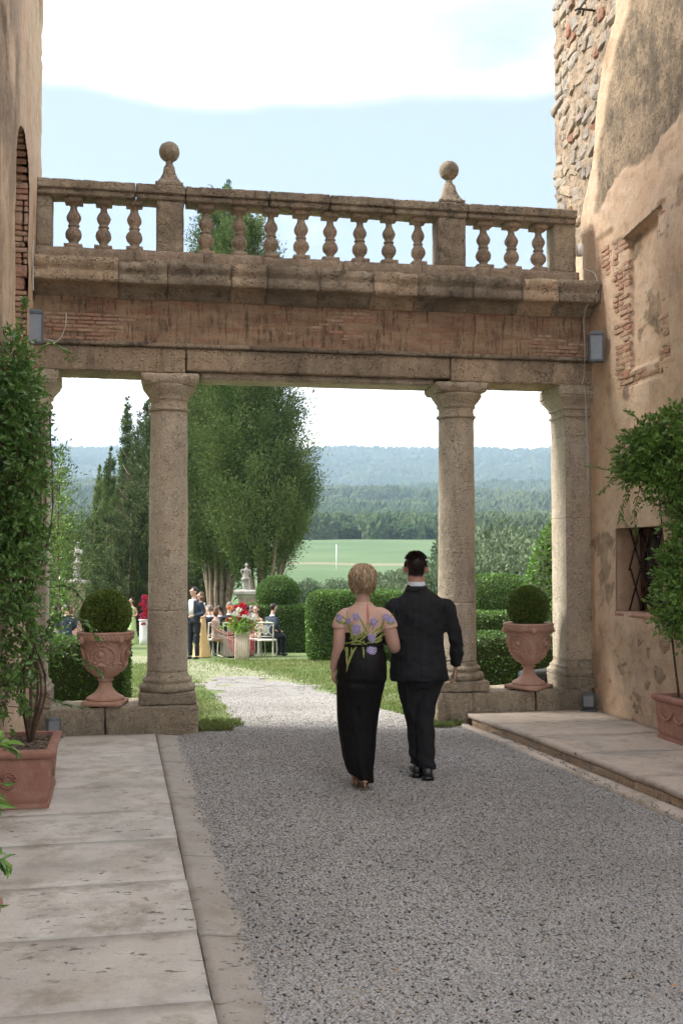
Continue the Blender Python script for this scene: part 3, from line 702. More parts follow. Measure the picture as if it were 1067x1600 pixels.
z = 3.5; r_ = 0
while z < 5.02:
    for (a, c) in ((10.0, 10.33), (9.2, 9.37)):
        v = a + (.0 if r_ % 2 else random.uniform(.0, .02)); 
        while v < c-.03:
            L = min(random.choice((.13, .24)), c-v+random.uniform(0, .05)); 
            if random.random() < .88: put_brick(tower_r, (WR+.067-random.uniform(.0, .016), v+L/2, z+.025), (.07, L-.012, .043), (random.uniform(-.03, .03), 0, 0))
            v += L
    if 4.62 < z:
        v = 10.33
        while v < 10.42+(z-4.6)*.55+random.uniform(-.05, .05):
            L = random.choice((.11, .2)); put_brick(tower_r, (WR+.067-random.uniform(0, .016), v+L/2, z+.025), (.07, L-.012, .043)); v += L
    z += .056; r_ += 1
for zz_ in (3.47, 3.53, 3.59):
    v = 9.4
    while v < 10.25:
        L = random.choice((.13, .22))
        if random.random() < .8: put_brick(tower_r, (WR+.058-random.uniform(0, .014), v+L/2, zz_), (.07, L-.012, .043))
        v += L
# lintel slab over the blind window
V, F = box_arr((WR-.012, 9.3, 5.0), (WR+.08, 10.08, 5.035), (1, 12, 1), .008, .006, 7); V[:, 2] += (10.0-V[:, 1])*.12
MB().add(V, F).build('lintel', M['beam'], tower_r)
# the small grated window
def window_r():
    fr = MB(); D = .30
    for lo, hi in (((WR+.01, WIN[0]-.06, WIN[2]-.06), (WR+D, WIN[0], WIN[3]+.06)), ((WR+.01, WIN[1], WIN[2]-.06), (WR+D, WIN[1]+.06, WIN[3]+.06)), ((WR+.01, WIN[0], WIN[3]), (WR+D, WIN[1], WIN[3]+.06))):
        V, F = box_arr(lo, hi, (4, 6, 8), .01, .008, 5); fr.add(V, F)
    fr = fr.build('window', M['plaster'], tower_r)
    V, F = box_arr((WR-.015, WIN[0]-.03, WIN[2]-.045), (WR+D, WIN[1]+.02, WIN[2]+.005), (4, 10, 1), .01, .006, 6); MB().add(V, F).build('sill', M['terracotta_old'], fr)
    gr = MB(); gu = WR+.15; v0, v1, z0, z1 = WIN[0]+.01, WIN[1]-.01, WIN[2]+.01, WIN[3]-.01; sp = .235; sl = 1.75
    for s in (1, -1):
        for k in range(-14, 15):
            c = k*sp; pts = []
            for t in np.linspace(v0, v1, 25):
                zt = (z0+z1)/2+s*sl*(t-(v0+v1)/2)+c*sl
                if z0 <= zt <= z1: pts.append((gu+s*.008, t, zt))
            if len(pts) > 1: gr.add(*tube_arr([pts[0], pts[-1]], .010, 4, .7))
    gr.build('grille', M['iron'], fr)
    wf = MB(); u = WR+.27
    for lo, hi in (((u, v0, z0), (u+.04, v0+.07, z1)), ((u, v1-.07, z0), (u+.04, v1, z1)), ((u, v0, z0), (u+.04, v1, z0+.07)), ((u, v0, z1-.07), (u+.04, v1, z1)), ((u-.005, 9.80, z0), (u+.045, 9.88, z1))): wf.add(*box_arr(lo, hi, rad=0))
    wf.build('frame', M['wood_dark'], fr, False)
    MB().add(*box_arr((u+.02, v0, z0), (u+.028, v1, z1))).build('pane', M['glass_dark'], fr, False)
window_r()
hk = MB(); hk.add(*tube_arr([(WR+.03, 10.74, 7.74), (WR-.16, 10.74, 7.745), (WR-.2, 10.74, 7.72)], .012, 6)); hk.add(*tube_arr([(WR-.10, 10.74, 7.74), (WR-.115, 10.74, 7.67)], .012, 6))
hk.build('iron_hook', M['iron'], tower_r)

# left building
tower_l = empty('pale_plastered_house', (0, 0, 0), 0, 'pale plastered house wall rising on the left edge with a brick-lined arched opening', 'building')
NL = (8.98, 10.06, 3.3, 5.1)
def arch(v, z):
    c = (NL[0]+NL[1])/2; h = NL[3]+.30*np.sqrt(np.clip(1-((v-c)/((NL[1]-NL[0])/2))**2, 0, 1))
    return (v > NL[0]) & (v < NL[1]) & (z > NL[2]) & (z < h)
def mL_w(v, z): return sstep(9.0-v+.25*(z-5)+.3*n2(v, z, 1.5, 3)+.1*n2(v, z, 8, 3), -.1, .25)*.75*sstep(n2(v, z, 2, 5), -.5, .2)
def mL_r(v, z): return sstep(n2(v, z, 1.1, 51)+.3*n2(v, z, 7, 5), .33, .42)*.8 + 0*v
def dL(v, z): return .02*n2(v, z, .9, 31) + .010*n2(v, z, 4, 15) + .005*n2(v, z, 16, 16) - .02*np.clip(mL_r(v, z), 0, 1) + .008*mL_r(v, z)*n2(v, z, 10, 3)
relief_wall('plastered_wall', M['plaster_left'], WL, 1, 6.5, 11.62, -.1, 9.3, .02, dL, {'rubble': mL_r, 'weather': mL_w}, hole=arch, wrap=True, parent=tower_l)
b = MB(); b.add(*box_arr((-6, 10.085, -1), (-.90, 11.55, 12.5))); b.add(*box_arr((-6, .5, -1), (-.90, 8.92, 12.5))); b.add(*box_arr((-6, 8.92, -1), (-.90, 10.12, 3.25))); b.add(*box_arr((-6, 8.92, 5.5), (-.90, 10.12, 12.5))); b.add(*box_arr((-6, 8.92, 3.25), (-1.25, 10.12, 5.5)))
b.add(*box_arr((-.93, .5, -1), (-.83, 6.48, 9.28))); b.add(*box_arr((-.93, .5, 9.29), (-.84, 11.58, 12.5)))
b.build('wall', M['plaster_left'], tower_l, smooth=False)
z = 3.3
while z < 5.1:
    v = NL[1]+.005; hh = random.choice((.05, .055, .12))
    u = -1.14
    while u < WL-.02:
        L = min(random.choice((.14, .26)), WL+.004-u)
        put_brick(tower_l, (u+L/2, NL[1]+.045-random.uniform(0, .014), z+hh/2), (L-.01, .09, hh-.012), (0, random.uniform(-.03, .03), 0)); u += L
    z += hh
for k in range(16):
    t = math.pi*(k+.5)/16; c = (NL[0]+NL[1])/2; a = (NL[1]-NL[0])/2+.06; 
    put_brick(tower_l, (-.98, c+a*math.cos(t), NL[3]+.36*math.sin(t)), (.27, .12, .05), (math.atan2(.36*math.sin(t), a*math.cos(t)), 0, 0))
MB().add(*box_arr((-1.2, NL[0], NL[2]-.08), (WL+.03, NL[1], NL[2]), (3, 6, 1), .01, .005, 5)).build('sill', M['beam'], tower_l)

# ------------------------------------------------------------------ colonnade
CB = 3.61
def block(name, lo, hi, mat, parent, n=(10, 4, 4), rad=.02, amp=.012, seed=0., amp2=.012, freq=4):
    V, F = box_arr(lo, hi, n, rad, amp, freq, seed, amp2); return MB().add(V, F).build(name, mat, parent)
def crooked(o, a=.004): o.rotation_euler = (random.uniform(-a, a), random.uniform(-a, a), random.uniform(-a, a))
# low walls under the columns
lw = empty('low_plinth_wall', cframe(-.3, 11.2), TILT, 'low block wall under the left columns carrying a terracotta urn', 'wall', 'low plinth walls')
block('stone', (-.84, -.25, -.12), (-.10, .40, .245), M['plinth'], lw, (36, 20, 14), .014, .014, 1, .014, 8)
block('stone', (-.09, -.25, -.12), (.825, .40, .255), M['plinth'], lw, (44, 20, 14), .014, .014, 2, .014, 8)
rw = empty('low_plinth_wall', cframe(3.3, 11.2), TILT, 'low block wall under the right columns beside the step', 'wall', 'low plinth walls')
block('stone', (-.31, -.25, -.12), (.77, .40, .315), M['plinth'], rw, (50, 20, 14), .014, .014, 3, .014, 8)
block('stone', (.785, -.25, -.12), (1.42, .40, .33), M['plinth'], rw, (36, 20, 14), .014, .014, 4, .014, 8)
def column(u, z0, label):
    t = empty('stone_column', cframe(u, 11.22, 0), TILT, label, 'column', 'free-standing columns of the colonnade')
    block('plinth', (-.282, -.26, z0), (.285, .29, z0+.12), M['plinth'], t, (20, 16, 6), .012, .012, u, .010, 9)
    zb = z0+.12
    V, F = lathe_arr([(.0, zb), (.265, zb), (.281, zb+.02), (.284, zb+.045), (.272, zb+.072), (.248, zb+.080), (.243, zb+.095), (.250, zb+.105), (.252, zb+.12), (.240, zb+.138), (.222, zb+.145), (.212, zb+.17), (.204, zb+.2), (.2, zb+.2)], 48, amp=.007, seed=u, amp2=.006)
    MB().add(V, F).build('base', M['plinth'], t)
    zs = zb+.20; segs = [(zs, zs+.62), (zs+.62, 3.235)]
    for q, (a, c) in enumerate(segs):
        def rad(z): tt = (z-zs)/(3.235-zs); return .204-.016*tt**1.6
        V, F = lathe_arr([(0, a), (rad(a)-.004, a+.001), (rad(a), a+.006), (rad((a+c)/2), (a+c)/2), (rad(c), c-.006), (rad(c)-.004, c-.001), (0, c)], 72, amp=.006, freq=5, seed=u*3+q, amp2=.008, step=.022)
        MB().add(V, F).build('shaft', M['column'], t)
    V, F = lathe_arr([(0, 3.236), (.20, 3.236), (.212, 3.248), (.212, 3.262), (.192, 3.27), (.188, 3.30), (.19, 3.345), (.205, 3.352), (.212, 3.366), (.203, 3.376), (.212, 3.39), (.235, 3.42), (.262, 3.455), (.278, 3.485), (.275, 3.497), (0, 3.498)], 56, amp=.009, freq=7, seed=u*7, amp2=.010, step=.02)
    MB().add(V, F).build('capital', M['column'], t)
    V, F = box_arr((-.295, -.28, 3.497), (.295, .28, CB-.004), (14, 12, 4), .02, .014, 6, u, .016); V[:, :2] *= (1-.10*np.clip((3.56-V[:, 2])/.06, 0, 1))[:, None]
    MB().add(V, F).build('abacus', M['column'], t)
column(.215, .255, 'round stone column to the left of the walking couple, on a low wall')
column(3.292, .315, 'round stone column right beside the man in the dark suit')
def sq_loft(prof, lo, hi, seed=0., n=6, amp=.008):
    """profile (offset, z) swept round the rectangle lo..hi"""
    (x0, y0), (x1, y1) = lo, hi; per = []
    for t in np.linspace(0, 1, n, endpoint=False): per.append((x0+(x1-x0)*t, y0, 0, -1))
    for t in np.linspace(0, 1, n, endpoint=False): per.append((x1, y0+(y1-y0)*t, 1, 0))
    for t in np.linspace(0, 1, n, endpoint=False): per.append((x1-(x1-x0)*t, y1, 0, 1))
    for t in np.linspace(0, 1, n, endpoint=False): per.append((x0, y1-(y1-y0)*t, -1, 0))
    m = len(per); q = [prof[0]]
    for a, b_ in zip(prof[:-1], prof[1:]):
        k = max(1, int(abs(b_[1]-a[1])/.05)); q += [(a[0]+(b_[0]-a[0])*t/k, a[1]+(b_[1]-a[1])*t/k) for t in range(1, k+1)]
    V = []
    cx, cy = (x0+x1)/2, (y0+y1)/2; hx, hy = (x1-x0)/2, (y1-y0)/2
    for o_, z_ in q:
        for px, py, _, _ in per: V.append((cx+(px-cx)*(hx+o_)/hx, cy+(py-cy)*(hy+o_)/hy, z_))
    V = np.array(V); d = fbm(V*5+seed, 4)*amp; V[:, 0] += d; V[:, 1] += d*.8
    F = [(i*m+j, i*m+(j+1) % m, (i+1)*m+(j+1) % m, (i+1)*m+j) for i in range(len(q)-1) for j in range(m)]
    F.append(tuple(range(m-1, -1, -1))); F.append(tuple((len(q)-1)*m+j for j in range(m))); return V, F
def pilaster(ulo, uhi, z0, label):
    c = (ulo+uhi)/2
    t = empty('stone_pilaster', cframe(c, 11.28, 0), TILT, label, 'pilaster', 'pilasters against the two buildings')
    h = (uhi-ulo)/2; lo, hi = (-h, -.24), (h, .18)
    def P(nm, prof, mat, s, amp=.008): V, F = sq_loft(prof, lo, hi, s, 8, amp); MB().add(V, F).build(nm, mat, t, smooth=False)
    P('plinth', [(.055, z0), (.055, z0+.125)], M['plinth'], c)
    P('base', [(.05, z0+.13), (.055, z0+.15), (.055, z0+.17), (.035, z0+.19), (.028, z0+.2), (.03, z0+.225), (.012, z0+.24), (.0, z0+.27), (0, z0+.30)], M['plinth'], c+2)
    P('shaft', [(-.004, z0+.302), (0, z0+.31), (0, 2.16), (-.004, 2.165)], M['column'], c+4, .006)
    P('shaft', [(-.004, 2.168), (0, 2.175), (0, 3.06), (-.004, 3.065)], M['column'], c+5, .006)
    P('capital', [(0, 3.068), (0, 3.27), (.018, 3.275), (.018, 3.30), (0, 3.31), (0, 3.35), (.02, 3.36), (.02, 3.385), (.035, 3.41), (.06, 3.45), (.085, 3.48), (.085, 3.50), (.10, 3.51), (.10, CB-.005)], M['column'], c+6, .010)
pilaster(-1.30, -.985, .25, 'square stone pilaster against the left house wall, half hidden by the shrub')
pilaster(4.47, 4.755, .33, 'square stone pilaster against the right tower')

# entablature
ent = empty('stone_entablature', cframe(1.8, 11.2, 0), TILT, 'long stone beam with projecting cornice and worn red-brick frieze, carried by the columns', 'entablature')
def U(u): return u-1.8
def Vv(v): return v-11.2
cuts = [-1.16, -.45, .375, 1.95, 3.165, 4.06, 4.78]
for i, (a, c) in enumerate(zip([-1.16, .382, 3.172], [.372, 3.162, 4.78])):
    V, F = box_arr((U(a), Vv(10.99), CB+(.0, .03, .0)[i]), (U(c), Vv(11.50), 3.865), (int((c-a)/.025), 10, 10), .006, .009, 9, i*3., .012)
    MB().add(V, F).build('architrave_block', M['beam'], ent)
V, F = box_arr((U(.53), Vv(11.06), CB-.035), (U(3.0), Vv(11.46), CB+.028), (40, 4, 1), .006, .004, 6); MB().add(V, F).build('soffit_slab', M['column'], ent)
for i, (a, c) in enumerate(zip([-1.16, 1.05, 2.9], [1.045, 2.895, 4.78])):
    V, F = box_arr((U(a), Vv(10.955), 3.868), (U(c), Vv(11.48), 3.912), (int((c-a)/.06), 2, 2), .008, .007, 5, i*9.); MB().add(V, F).build('moulding', M['weathered'], ent)
def frieze():
    us = np.arange(-1.16, 4.78, .022); zs = np.arange(3.905, 4.40, .016); A, B = np.meshgrid(us, zs); u, z = A.ravel(), B.ravel(); n, m = A.shape
    P3 = np.stack([u*2.2, z*6, 0*u], -1); d = .012*fbm(P3, 4)+.008*fbm(P3*4, 4)
    red = sstep(fbm(np.stack([u*.9+4, z*2.5, 0*u], -1), 4)+sstep(-u, -.5, .6)*.45*(z < 4.2), .1, .35); d = d-.014*red
    i = (np.arange(n-1)[:, None]*m+np.arange(m-1)[None]).ravel(); F = np.stack([i, i+1, i+m+1, i+m], -1)
    V = np.stack([u-1.8, Vv(11.015)-d, z], -1)
    link('frieze_render', fastmesh('frieze_render', V, F, M['frieze'], smooth=True), ent)
    z = 3.925; r = 0; cnt = 0
    while z < 4.36:
        u = -1.14 + (r % 2)*.12
        while u < 4.6:
            L = random.uniform(.16, .27)
            rd = fbm(np.array([[u*.9+4, z*2.5, 0]]), 4)[0]+(.45*float(sstep(-u, -.5, .6)) if z < 4.2 else 0)
            if rd > .12 and random.random() < .8 and cnt < 230:
                put_brick(ent, (u+L/2-1.8, Vv(11.052)-random.uniform(0, .012), z+.018), (L-.012, .06, .03)); cnt += 1
            u += L
        z += .040; r += 1
    block('core', (U(-1.16), Vv(11.05), 3.915), (U(4.78), Vv(11.46), 4.40), M['frieze'], ent, (20, 2, 2), .01, .0, amp2=0)
frieze()
def cornice():
    prof = [(11.2, 4.36), (10.985, 4.36), (10.985, 4.385), (10.95, 4.395), (10.95, 4.425), (10.90, 4.445), (10.90, 4.455), (10.745, 4.462), (10.735, 4.475), (10.735, 4.55), (10.752, 4.56), (10.75, 4.585), (10.725, 4.61), (10.712, 4.64), (10.71, 4.69), (10.74, 4.70), (11.55, 4.71), (11.55, 4.36)]
    ends = [-1.13, -.30, .18, .82, 1.18, 1.72, 2.28, 2.75, 3.35, 3.9, 4.30, 4.76]
    for q, (a, c) in enumerate(zip(ends[:-1], ends[1:])):
        n = max(4, int((c-a)/.035)); us = np.linspace(a+.003, c-.003, n); V = []
        dz, dv = random.uniform(-.006, .006), random.uniform(-.012, .012)
        pr = []
        for (v0, z0), (v1, z1) in zip(prof, prof[1:]+prof[:1]):
            k = max(1, int(math.hypot(v1-v0, z1-z0)/.04)); pr += [(v0+(v1-v0)*t/k, z0+(z1-z0)*t/k) for t in range(k)]
        for u in us:
            for v, z in pr: V.append((u-1.8, v-11.2+dv, z+dz))
        V = np.array(V); d = .006*fbm(V*np.array([7, 14, 14])+q, 4)
        chip = np.maximum(0, fbm(V*np.array([2.5, 6, 6])+q*2+9, 4)-.12)*.12*(V[:, 1] < -.33)
        V[:, 1] += d+chip; V[:, 2] += d*.5 - chip*.35*(V[:, 2] > 4.6)
        k = len(pr); F = [(i*k+j, (i+1)*k+j, (i+1)*k+(j+1) % k, i*k+(j+1) % k) for i in range(n-1) for j in range(k)]
        F.append(tuple(range(k))); F.append(tuple(range(n*k-1, (n-1)*k-1, -1)))
        MB().add(V, F).build('cornice_block', M['weathered'] if q % 3 else M['beam'], ent)
cornice()

# balustrade
bal = empty('stone_balustrade', cframe(1.8, 11.1, 4.7), TILT, 'weathered stone balustrade with ball finials along the top of the beam', 'balustrade')
def BU(u): return u-1.8
ends = [-1.13, -.15, .55, 1.15, 2.0, 2.85, 3.6, 4.62]
for q, (a, c) in enumerate(zip(ends[:-1], ends[1:])):
    block('base_course', (BU(a)-.002, -.16, .0), (BU(c)-.001, .16, .150+random.uniform(-.006, .006)), M['baluster'], bal, (int((c-a)/.06), 4, 3), .012, .010, q, .012)
for (a, c, nm) in ((-1.12, -.965, 0), (.068, .345, 1), (3.03, 3.345, 1), (4.345, 4.60, 0)):
    block('post', (BU(a), -.12 if nm else -.10, .145), (BU(c), .13, .69), M['weathered'] if nm else M['plinth'], bal, (6, 5, 12), .012, .008, a, .010)
rl = [-1.13, -.14, .36, 1.22, 1.86, 2.55, 3.36, 4.60]
for q, (a, c) in enumerate(zip(rl[:-1], rl[1:])):
    dz = random.uniform(-.002, .002)
    V, F = box_arr((BU(a)+.001, -.165, .742+dz), (BU(c)-.003, .165, .835+dz), (int((c-a)/.025), 8, 5), .008, .009, 9, q*2., .016)
    V2, F2 = box_arr((BU(a)+.006, -.135, .684+dz), (BU(c)-.006, .135, .744+dz), (int((c-a)/.03), 4, 3), .006, .007, 9, q*3., .01)
    MB().add(V, F).add(V2, F2).build('rail', M['weathered'], bal)
BP = [(.0, .145), (.040, .145), (.040, .150), (.046, .158), (.044, .168), (.034, .180), (.038, .200), (.062, .235), (.068, .27), (.060, .305), (.042, .335), (.036, .345), (.046, .352), (.046, .362), (.036, .372), (.040, .39), (.055, .42), (.060, .45), (.052, .48), (.036, .515), (.030, .545), (.034, .57), (.045, .585), (.045, .6), (0, .6)]
def baluster_mesh(s):
    b = MB(); b.add(*lathe_arr([(r*1.22, z+.045) for r, z in BP], 20, amp=.010, freq=9, seed=s, amp2=.008))
    b.add(*box_arr((-.092, -.085, .15), (.092, .085, .205), (3, 3, 2), .008, .008, 8, s, .008)); b.add(*box_arr((-.088, -.085, .63), (.088, .085, .69), (3, 3, 2), .008, .008, 8, s+4, .008))
    return b.mesh('baluster', M['baluster'])
BM = [baluster_mesh(s*11) for s in range(4)]
for k, u in enumerate((-.76, -.462, -.148, .577, .922, 1.251, 1.57, 1.885, 2.204, 2.518, 2.843, 3.574, 3.89, 4.20)):
    o = link('baluster', BM[k % 4], bal, (BU(u), random.uniform(-.008, .008), 0), random.choice((0, math.pi/2, math.pi, -math.pi/2))); o.rotation_euler[0] = random.uniform(-.015, .015); o.scale = (random.uniform(.96, 1.05),)*2+(1,)
for u, s in ((.195, 1), (3.19, 2)):
    f = MB(); V, F = sq_loft([(0, .835), (.0, .872), (-.022, .885), (-.050, .93), (-.074, .99), (-.086, 1.06)], (-.14, -.14), (.14, .14), s, 4, .006); f.add(V, F)
    f = f.build('finial', M['weathered'], bal, loc=(BU(u), 0, 0))
    b = MB(); b.add(*lathe_arr([(0, 1.05), (.048, 1.05), (.055, 1.065), (.050, 1.08), (.036, 1.10), (.036, 1.135), (0, 1.135)], 20, amp=.004)); b.build('finial_neck', M['weathered'], f)
    V, F = ICO3; V = V*(.108+.005*fbm(V*4+s, 4)-.006*np.maximum(0, vnoise(V*9)))[:, None]+np.array([0, 0, 1.235]); MB().add(V, F.tolist()).build('ball', M['weathered'], f)

# wall lamps, cables, floodlights
def lantern(loc, rz, label):
    t = empty('wall_lantern', loc, rz, label, 'lamp', 'wall lanterns')
    t.scale = (.66, .8, .68); b = MB(); w_, h, d = .10, .42, .12   # half-width, height, depth; faces -y
    for sx in (-1, 1):
        b.add(*box_arr((sx*w_-.012, -d-.012, 0), (sx*w_+.012, -d+.012, h), rad=.003)); b.add(*box_arr((sx*w_*1.12-.012, -.02, 0), (sx*w_*1.12+.012, .02, h), rad=.003))
    b.add(*box_arr((-w_-.014, -d-.014, h-.02), (w_+.014, .02, h+.012), rad=.004)); b.add(*box_arr((-w_-.014, -d-.014, -.012), (w_+.014, .02, .02), rad=.004))
    V, F = box_arr((-w_, -d, h+.01), (w_, .0, h+.05), rad=0); V[:, :2] *= np.where(V[:, 2] > h+.03, .75, 1)[:, None]; b.add(V, F)
    b.build('frame', M['lamp_grey'], t, False); MB().add(*box_arr((-w_+.006, -d+.004, .016), (w_-.006, -.01, h-.016))).build('glass', M['lamp_glass'], t, False)
    MB().add(*box_arr((-.07, .0, .05), (.07, .035, h-.05), rad=.004)).build('bracket', M['lamp_grey'], t, False)
lantern((4.94, 10.55, 3.81), R(-20), 'grey box lantern fixed where the beam meets the right tower')
lantern((-.80, 10.42, 3.74), R(8), 'grey box lantern beside the left house wall above the shrub')
def cable(name, ctrl, r, mat, label, n=40):
    o = MB().add(*tube_arr(curve_pts(ctrl, n), r, 6)).build(name, mat); tag(o, label, 'cable', 'cables on the walls'); return o
cable('cable', [(4.93, 10.80, 5.02), (4.90, 10.74, 4.86), (4.98, 10.66, 4.80), (5.0, 10.62, 4.66), (4.96, 10.62, 4.52), (4.90, 10.68, 4.44), (4.91, 10.78, 4.3), (4.93, 10.80, 4.0), (4.92, 10.80, 3.72), (4.86, 10.72, 3.60), (4.90, 10.74, 3.5), (4.92, 10.75, 2.9), (4.93, 10.76, 2.3)], .0055, M['cable'], 'looping pale cable running down beside the right pilaster')
cable('cable', [(-.83, 10.50, 4.75), (-.825, 10.50, 4.4), (-.82, 10.5, 4.27)], .009, M['cable'], 'short pale cable dropping behind the left lantern')
cable('cable', [(-.74, 10.60, 3.84), (-.60, 10.62, 3.82), (-.53, 10.62, 3.95), (-.52, 10.64, 4.1)], .006, M['cable'], 'loose curl of pale cable hanging right of the left lantern')
def flood(loc, rz, label):
    t = empty('floodlight', loc, rz, label, 'floodlight', 'small floodlights on the ground')
    MB().add(*box_arr((-.07, -.05, .02), (.07, .05, .19), rad=.01, n=(2, 2, 2))).build('housing', M['lamp_grey'], t); MB().add(*box_arr((-.05, -.056, .05), (.05, -.05, .16))).build('glass', M['lamp_glass'], t, False)
    MB().add(*box_arr((-.085, -.06, 0), (.085, .06, .018), rad=.004)).build('foot', M['lamp_grey'], t)
flood((4.90, 10.72, .108), R(-30), 'small grey floodlight standing against the right low wall')
flood((-.60, 10.75, .002), R(10), 'small grey floodlight behind the left rectangular planter')
sp = MB().add(*box_arr((-.03, -.05, 0), (.03, .03, .13), (2, 2, 2), .012)).build('wall_sensor', M['white'], loc=(4.86, 10.76, 5.0)); tag(sp, 'tiny white box fitting beside the right end of the balustrade', 'sensor')
# ------------------------------------------------------------------ urns with clipped box balls
URN = [(0, .0), (.150, .045), (.188, .048), (.190, .068), (.175, .082), (.150, .095), (.105, .125), (.075, .165), (.062, .205), (.060, .235), (.080, .243), (.084, .255), (.066, .265), (.085, .275), (.130, .300), (.165, .335), (.190, .38), (.208, .43), (.220, .49), (.230, .56), (.238, .62), (.246, .64), (.262, .648), (.276, .655), (.278, .67), (.276, .70), (.284, .712), (.286, .728), (.272, .735), (.245, .73), (.238, .70), (.23, .64), (0, .63)]
def urn_r(z): return float(np.interp(z, [p[1] for p in URN[13:22]], [p[0] for p in URN[13:22]]))
def urn(loc, sc, rz, label):
    t = empty('terracotta_urn', loc, rz, label, 'urn', 'terracotta urns on the low walls'); t.scale = (sc,)*3
    V, F = box_arr((-.20, -.20, 0), (.20, .20, .05), (3, 3, 1), .008, .003); MB().add(V, F).build('base', M['terracotta_old'], t)
    V, F = lathe_arr(URN, 64, amp=.002); MB().add(V, F).build('bowl', M['terracotta'], t)
    rb = MB()
    for k in range(44):
        a = k/44*2*math.pi; V, F = box_arr((-.010, -.006, .665), (.010, .008, .705), rad=.004); V[:, 1] -= .278
        V2 = V.copy(); V2[:, 0] = V[:, 0]*math.cos(a)-V[:, 1]*math.sin(a); V2[:, 1] = V[:, 0]*math.sin(a)+V[:, 1]*math.cos(a); rb.add(V2, F)
    rb.build('ribbed_rim', M['terracotta'], t)
    def onb(a, z, off=0.): r = urn_r(z)+off; return (r*math.sin(a), -r*math.cos(a), z)
    bd = MB()
    for k in range(48):
        p = onb(k/48*2*math.pi, .630, .004); bd.add(ICO1[0]*.011+np.array(p), ICO1[1])
    bd.build('beading', M['terracotta'], t)
    for q in range(4):
        a0 = q*math.pi/2
        m = MB()
        for r_, rr in ((.060, .008), (.045, .005)):
            pts = [onb(a0+r_*math.cos(s)/.22, .515+r_*math.sin(s), .004) for s in np.linspace(0, 2*math.pi, 25)]; m.add(*tube_arr(pts, rr, 6))
        m.add(ICO2[0]*np.array([.030, .030, .036])+np.array(onb(a0, .515, -.004)), ICO2[1].tolist()); m.add(ICO2[0]*np.array([.012, .014, .012])+np.array(onb(a0, .51, .018)), ICO2[1].tolist()); m.build('medallion', M['terracotta'], t)
        g = MB()
        for s in (-1, 1):
            g.add(*tube_arr(curve_pts([onb(a0+s*.16, .60, .003), onb(a0+s*.36, .585, .010), onb(a0+s*.58, .535, .010), onb(a0+s*.60, .47, .010), onb(a0+s*.46, .44, .008), onb(a0+s*.42, .50, .006)], 16), [.006]*4+[.014]*6+[.010]*4+[.006]*3, 6))
            g.add(*tube_arr(curve_pts([onb(a0+s*.05, .60, .004), onb(a0+s*.12, .615, .012), onb(a0+s*.22, .60, .006)], 8), .010, 6))
            for kk, (aa, zz_) in enumerate(((.30, .43), (.62, .42), (.50, .38), (.2, .40))):
                g.add(ICO1[0]*np.array([.022, .022, .016])*random.uniform(.7, 1.1)+np.array(onb(a0+s*aa, zz_, .0)), ICO1[1])
        for s in (-1, 0, 1):
            g.add(*tube_arr(curve_pts([onb(a0+s*.12, .33, .0), onb(a0+s*.2, .37, .010), onb(a0+s*.10, .41, .010), onb(a0, .43, .004)], 8), [.010]*4+[.014]*3+[.006]*2, 6))
        g.build('garland', M['terracotta'], t)
        hd = MB().add(ICO2[0]*np.array([.03, .03, .04])+np.array(onb(a0+math.pi/4, .655, .025)), ICO2[1].tolist()).add(ICO1[0]*.014+np.array(onb(a0+math.pi/4, .645, .055)), ICO1[1]); hd.build('mask', M['terracotta'], t)
    MB().add(*lathe_arr([(0, .66), (.235, .665), (.1, .68), (0, .685)], 24, amp=.005)).build('soil', M['soil'], t)
    return t
u1 = urn(cframe(-.40, 11.12, .258), 1.0, R(-12), 'carved terracotta urn on the low wall left of the left column')
u2 = urn(cframe(4.06, 11.12, .325), .96, R(38), 'carved terracotta urn on the low wall between the right column and the tower')
def leafy(name, V, F, n, L, mat, core, parent=None, tmpl='loz', depth=.03, out=.8, W=.6, loc=None, smooth=False, core_shrink=.03, jitter=1., tint_fn=None):
    """hedge-like body: a dark twiggy inner body and a shell of small leaves"""
    P, Nn = sample_mesh(V, F, n)
    D = Nn*out + jitter*rng.normal(size=(n, 3))*.6; D[:, 2] += .25
    P = P - Nn*(rng.random(n)[:, None]*depth)
    LL = L*(.7+.6*rng.random(n)); T = np.clip(.5+.5*fbm(P*6, 3)+.35*(rng.random(n)-.5), 0, 1)
    lv, lf, lt = leaves_arr(P, D, LL, W, tmpl, tint=T)
    root = empty(name, loc or (0, 0, 0)) if parent is None else parent
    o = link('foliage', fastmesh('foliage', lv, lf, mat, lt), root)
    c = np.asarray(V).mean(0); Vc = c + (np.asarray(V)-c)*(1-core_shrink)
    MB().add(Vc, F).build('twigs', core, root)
    return root
def box_ball(center, r, label):
    V, F = ICO3; V = V*(r-.012)*(1+.025*fbm(V*2.2, 3))[:, None]
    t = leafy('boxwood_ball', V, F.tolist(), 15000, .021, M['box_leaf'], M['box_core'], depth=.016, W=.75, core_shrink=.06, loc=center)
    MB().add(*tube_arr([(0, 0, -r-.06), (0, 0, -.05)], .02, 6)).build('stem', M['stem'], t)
    tag(t, label, 'topiary', 'clipped box balls in the urns')
box_ball(cframe(-.40, 11.12, .258+.90), .262, 'dark clipped box ball growing in the left urn')
box_ball(cframe(4.06, 11.12, .325+.875), .236, 'dark clipped box ball growing in the right urn')

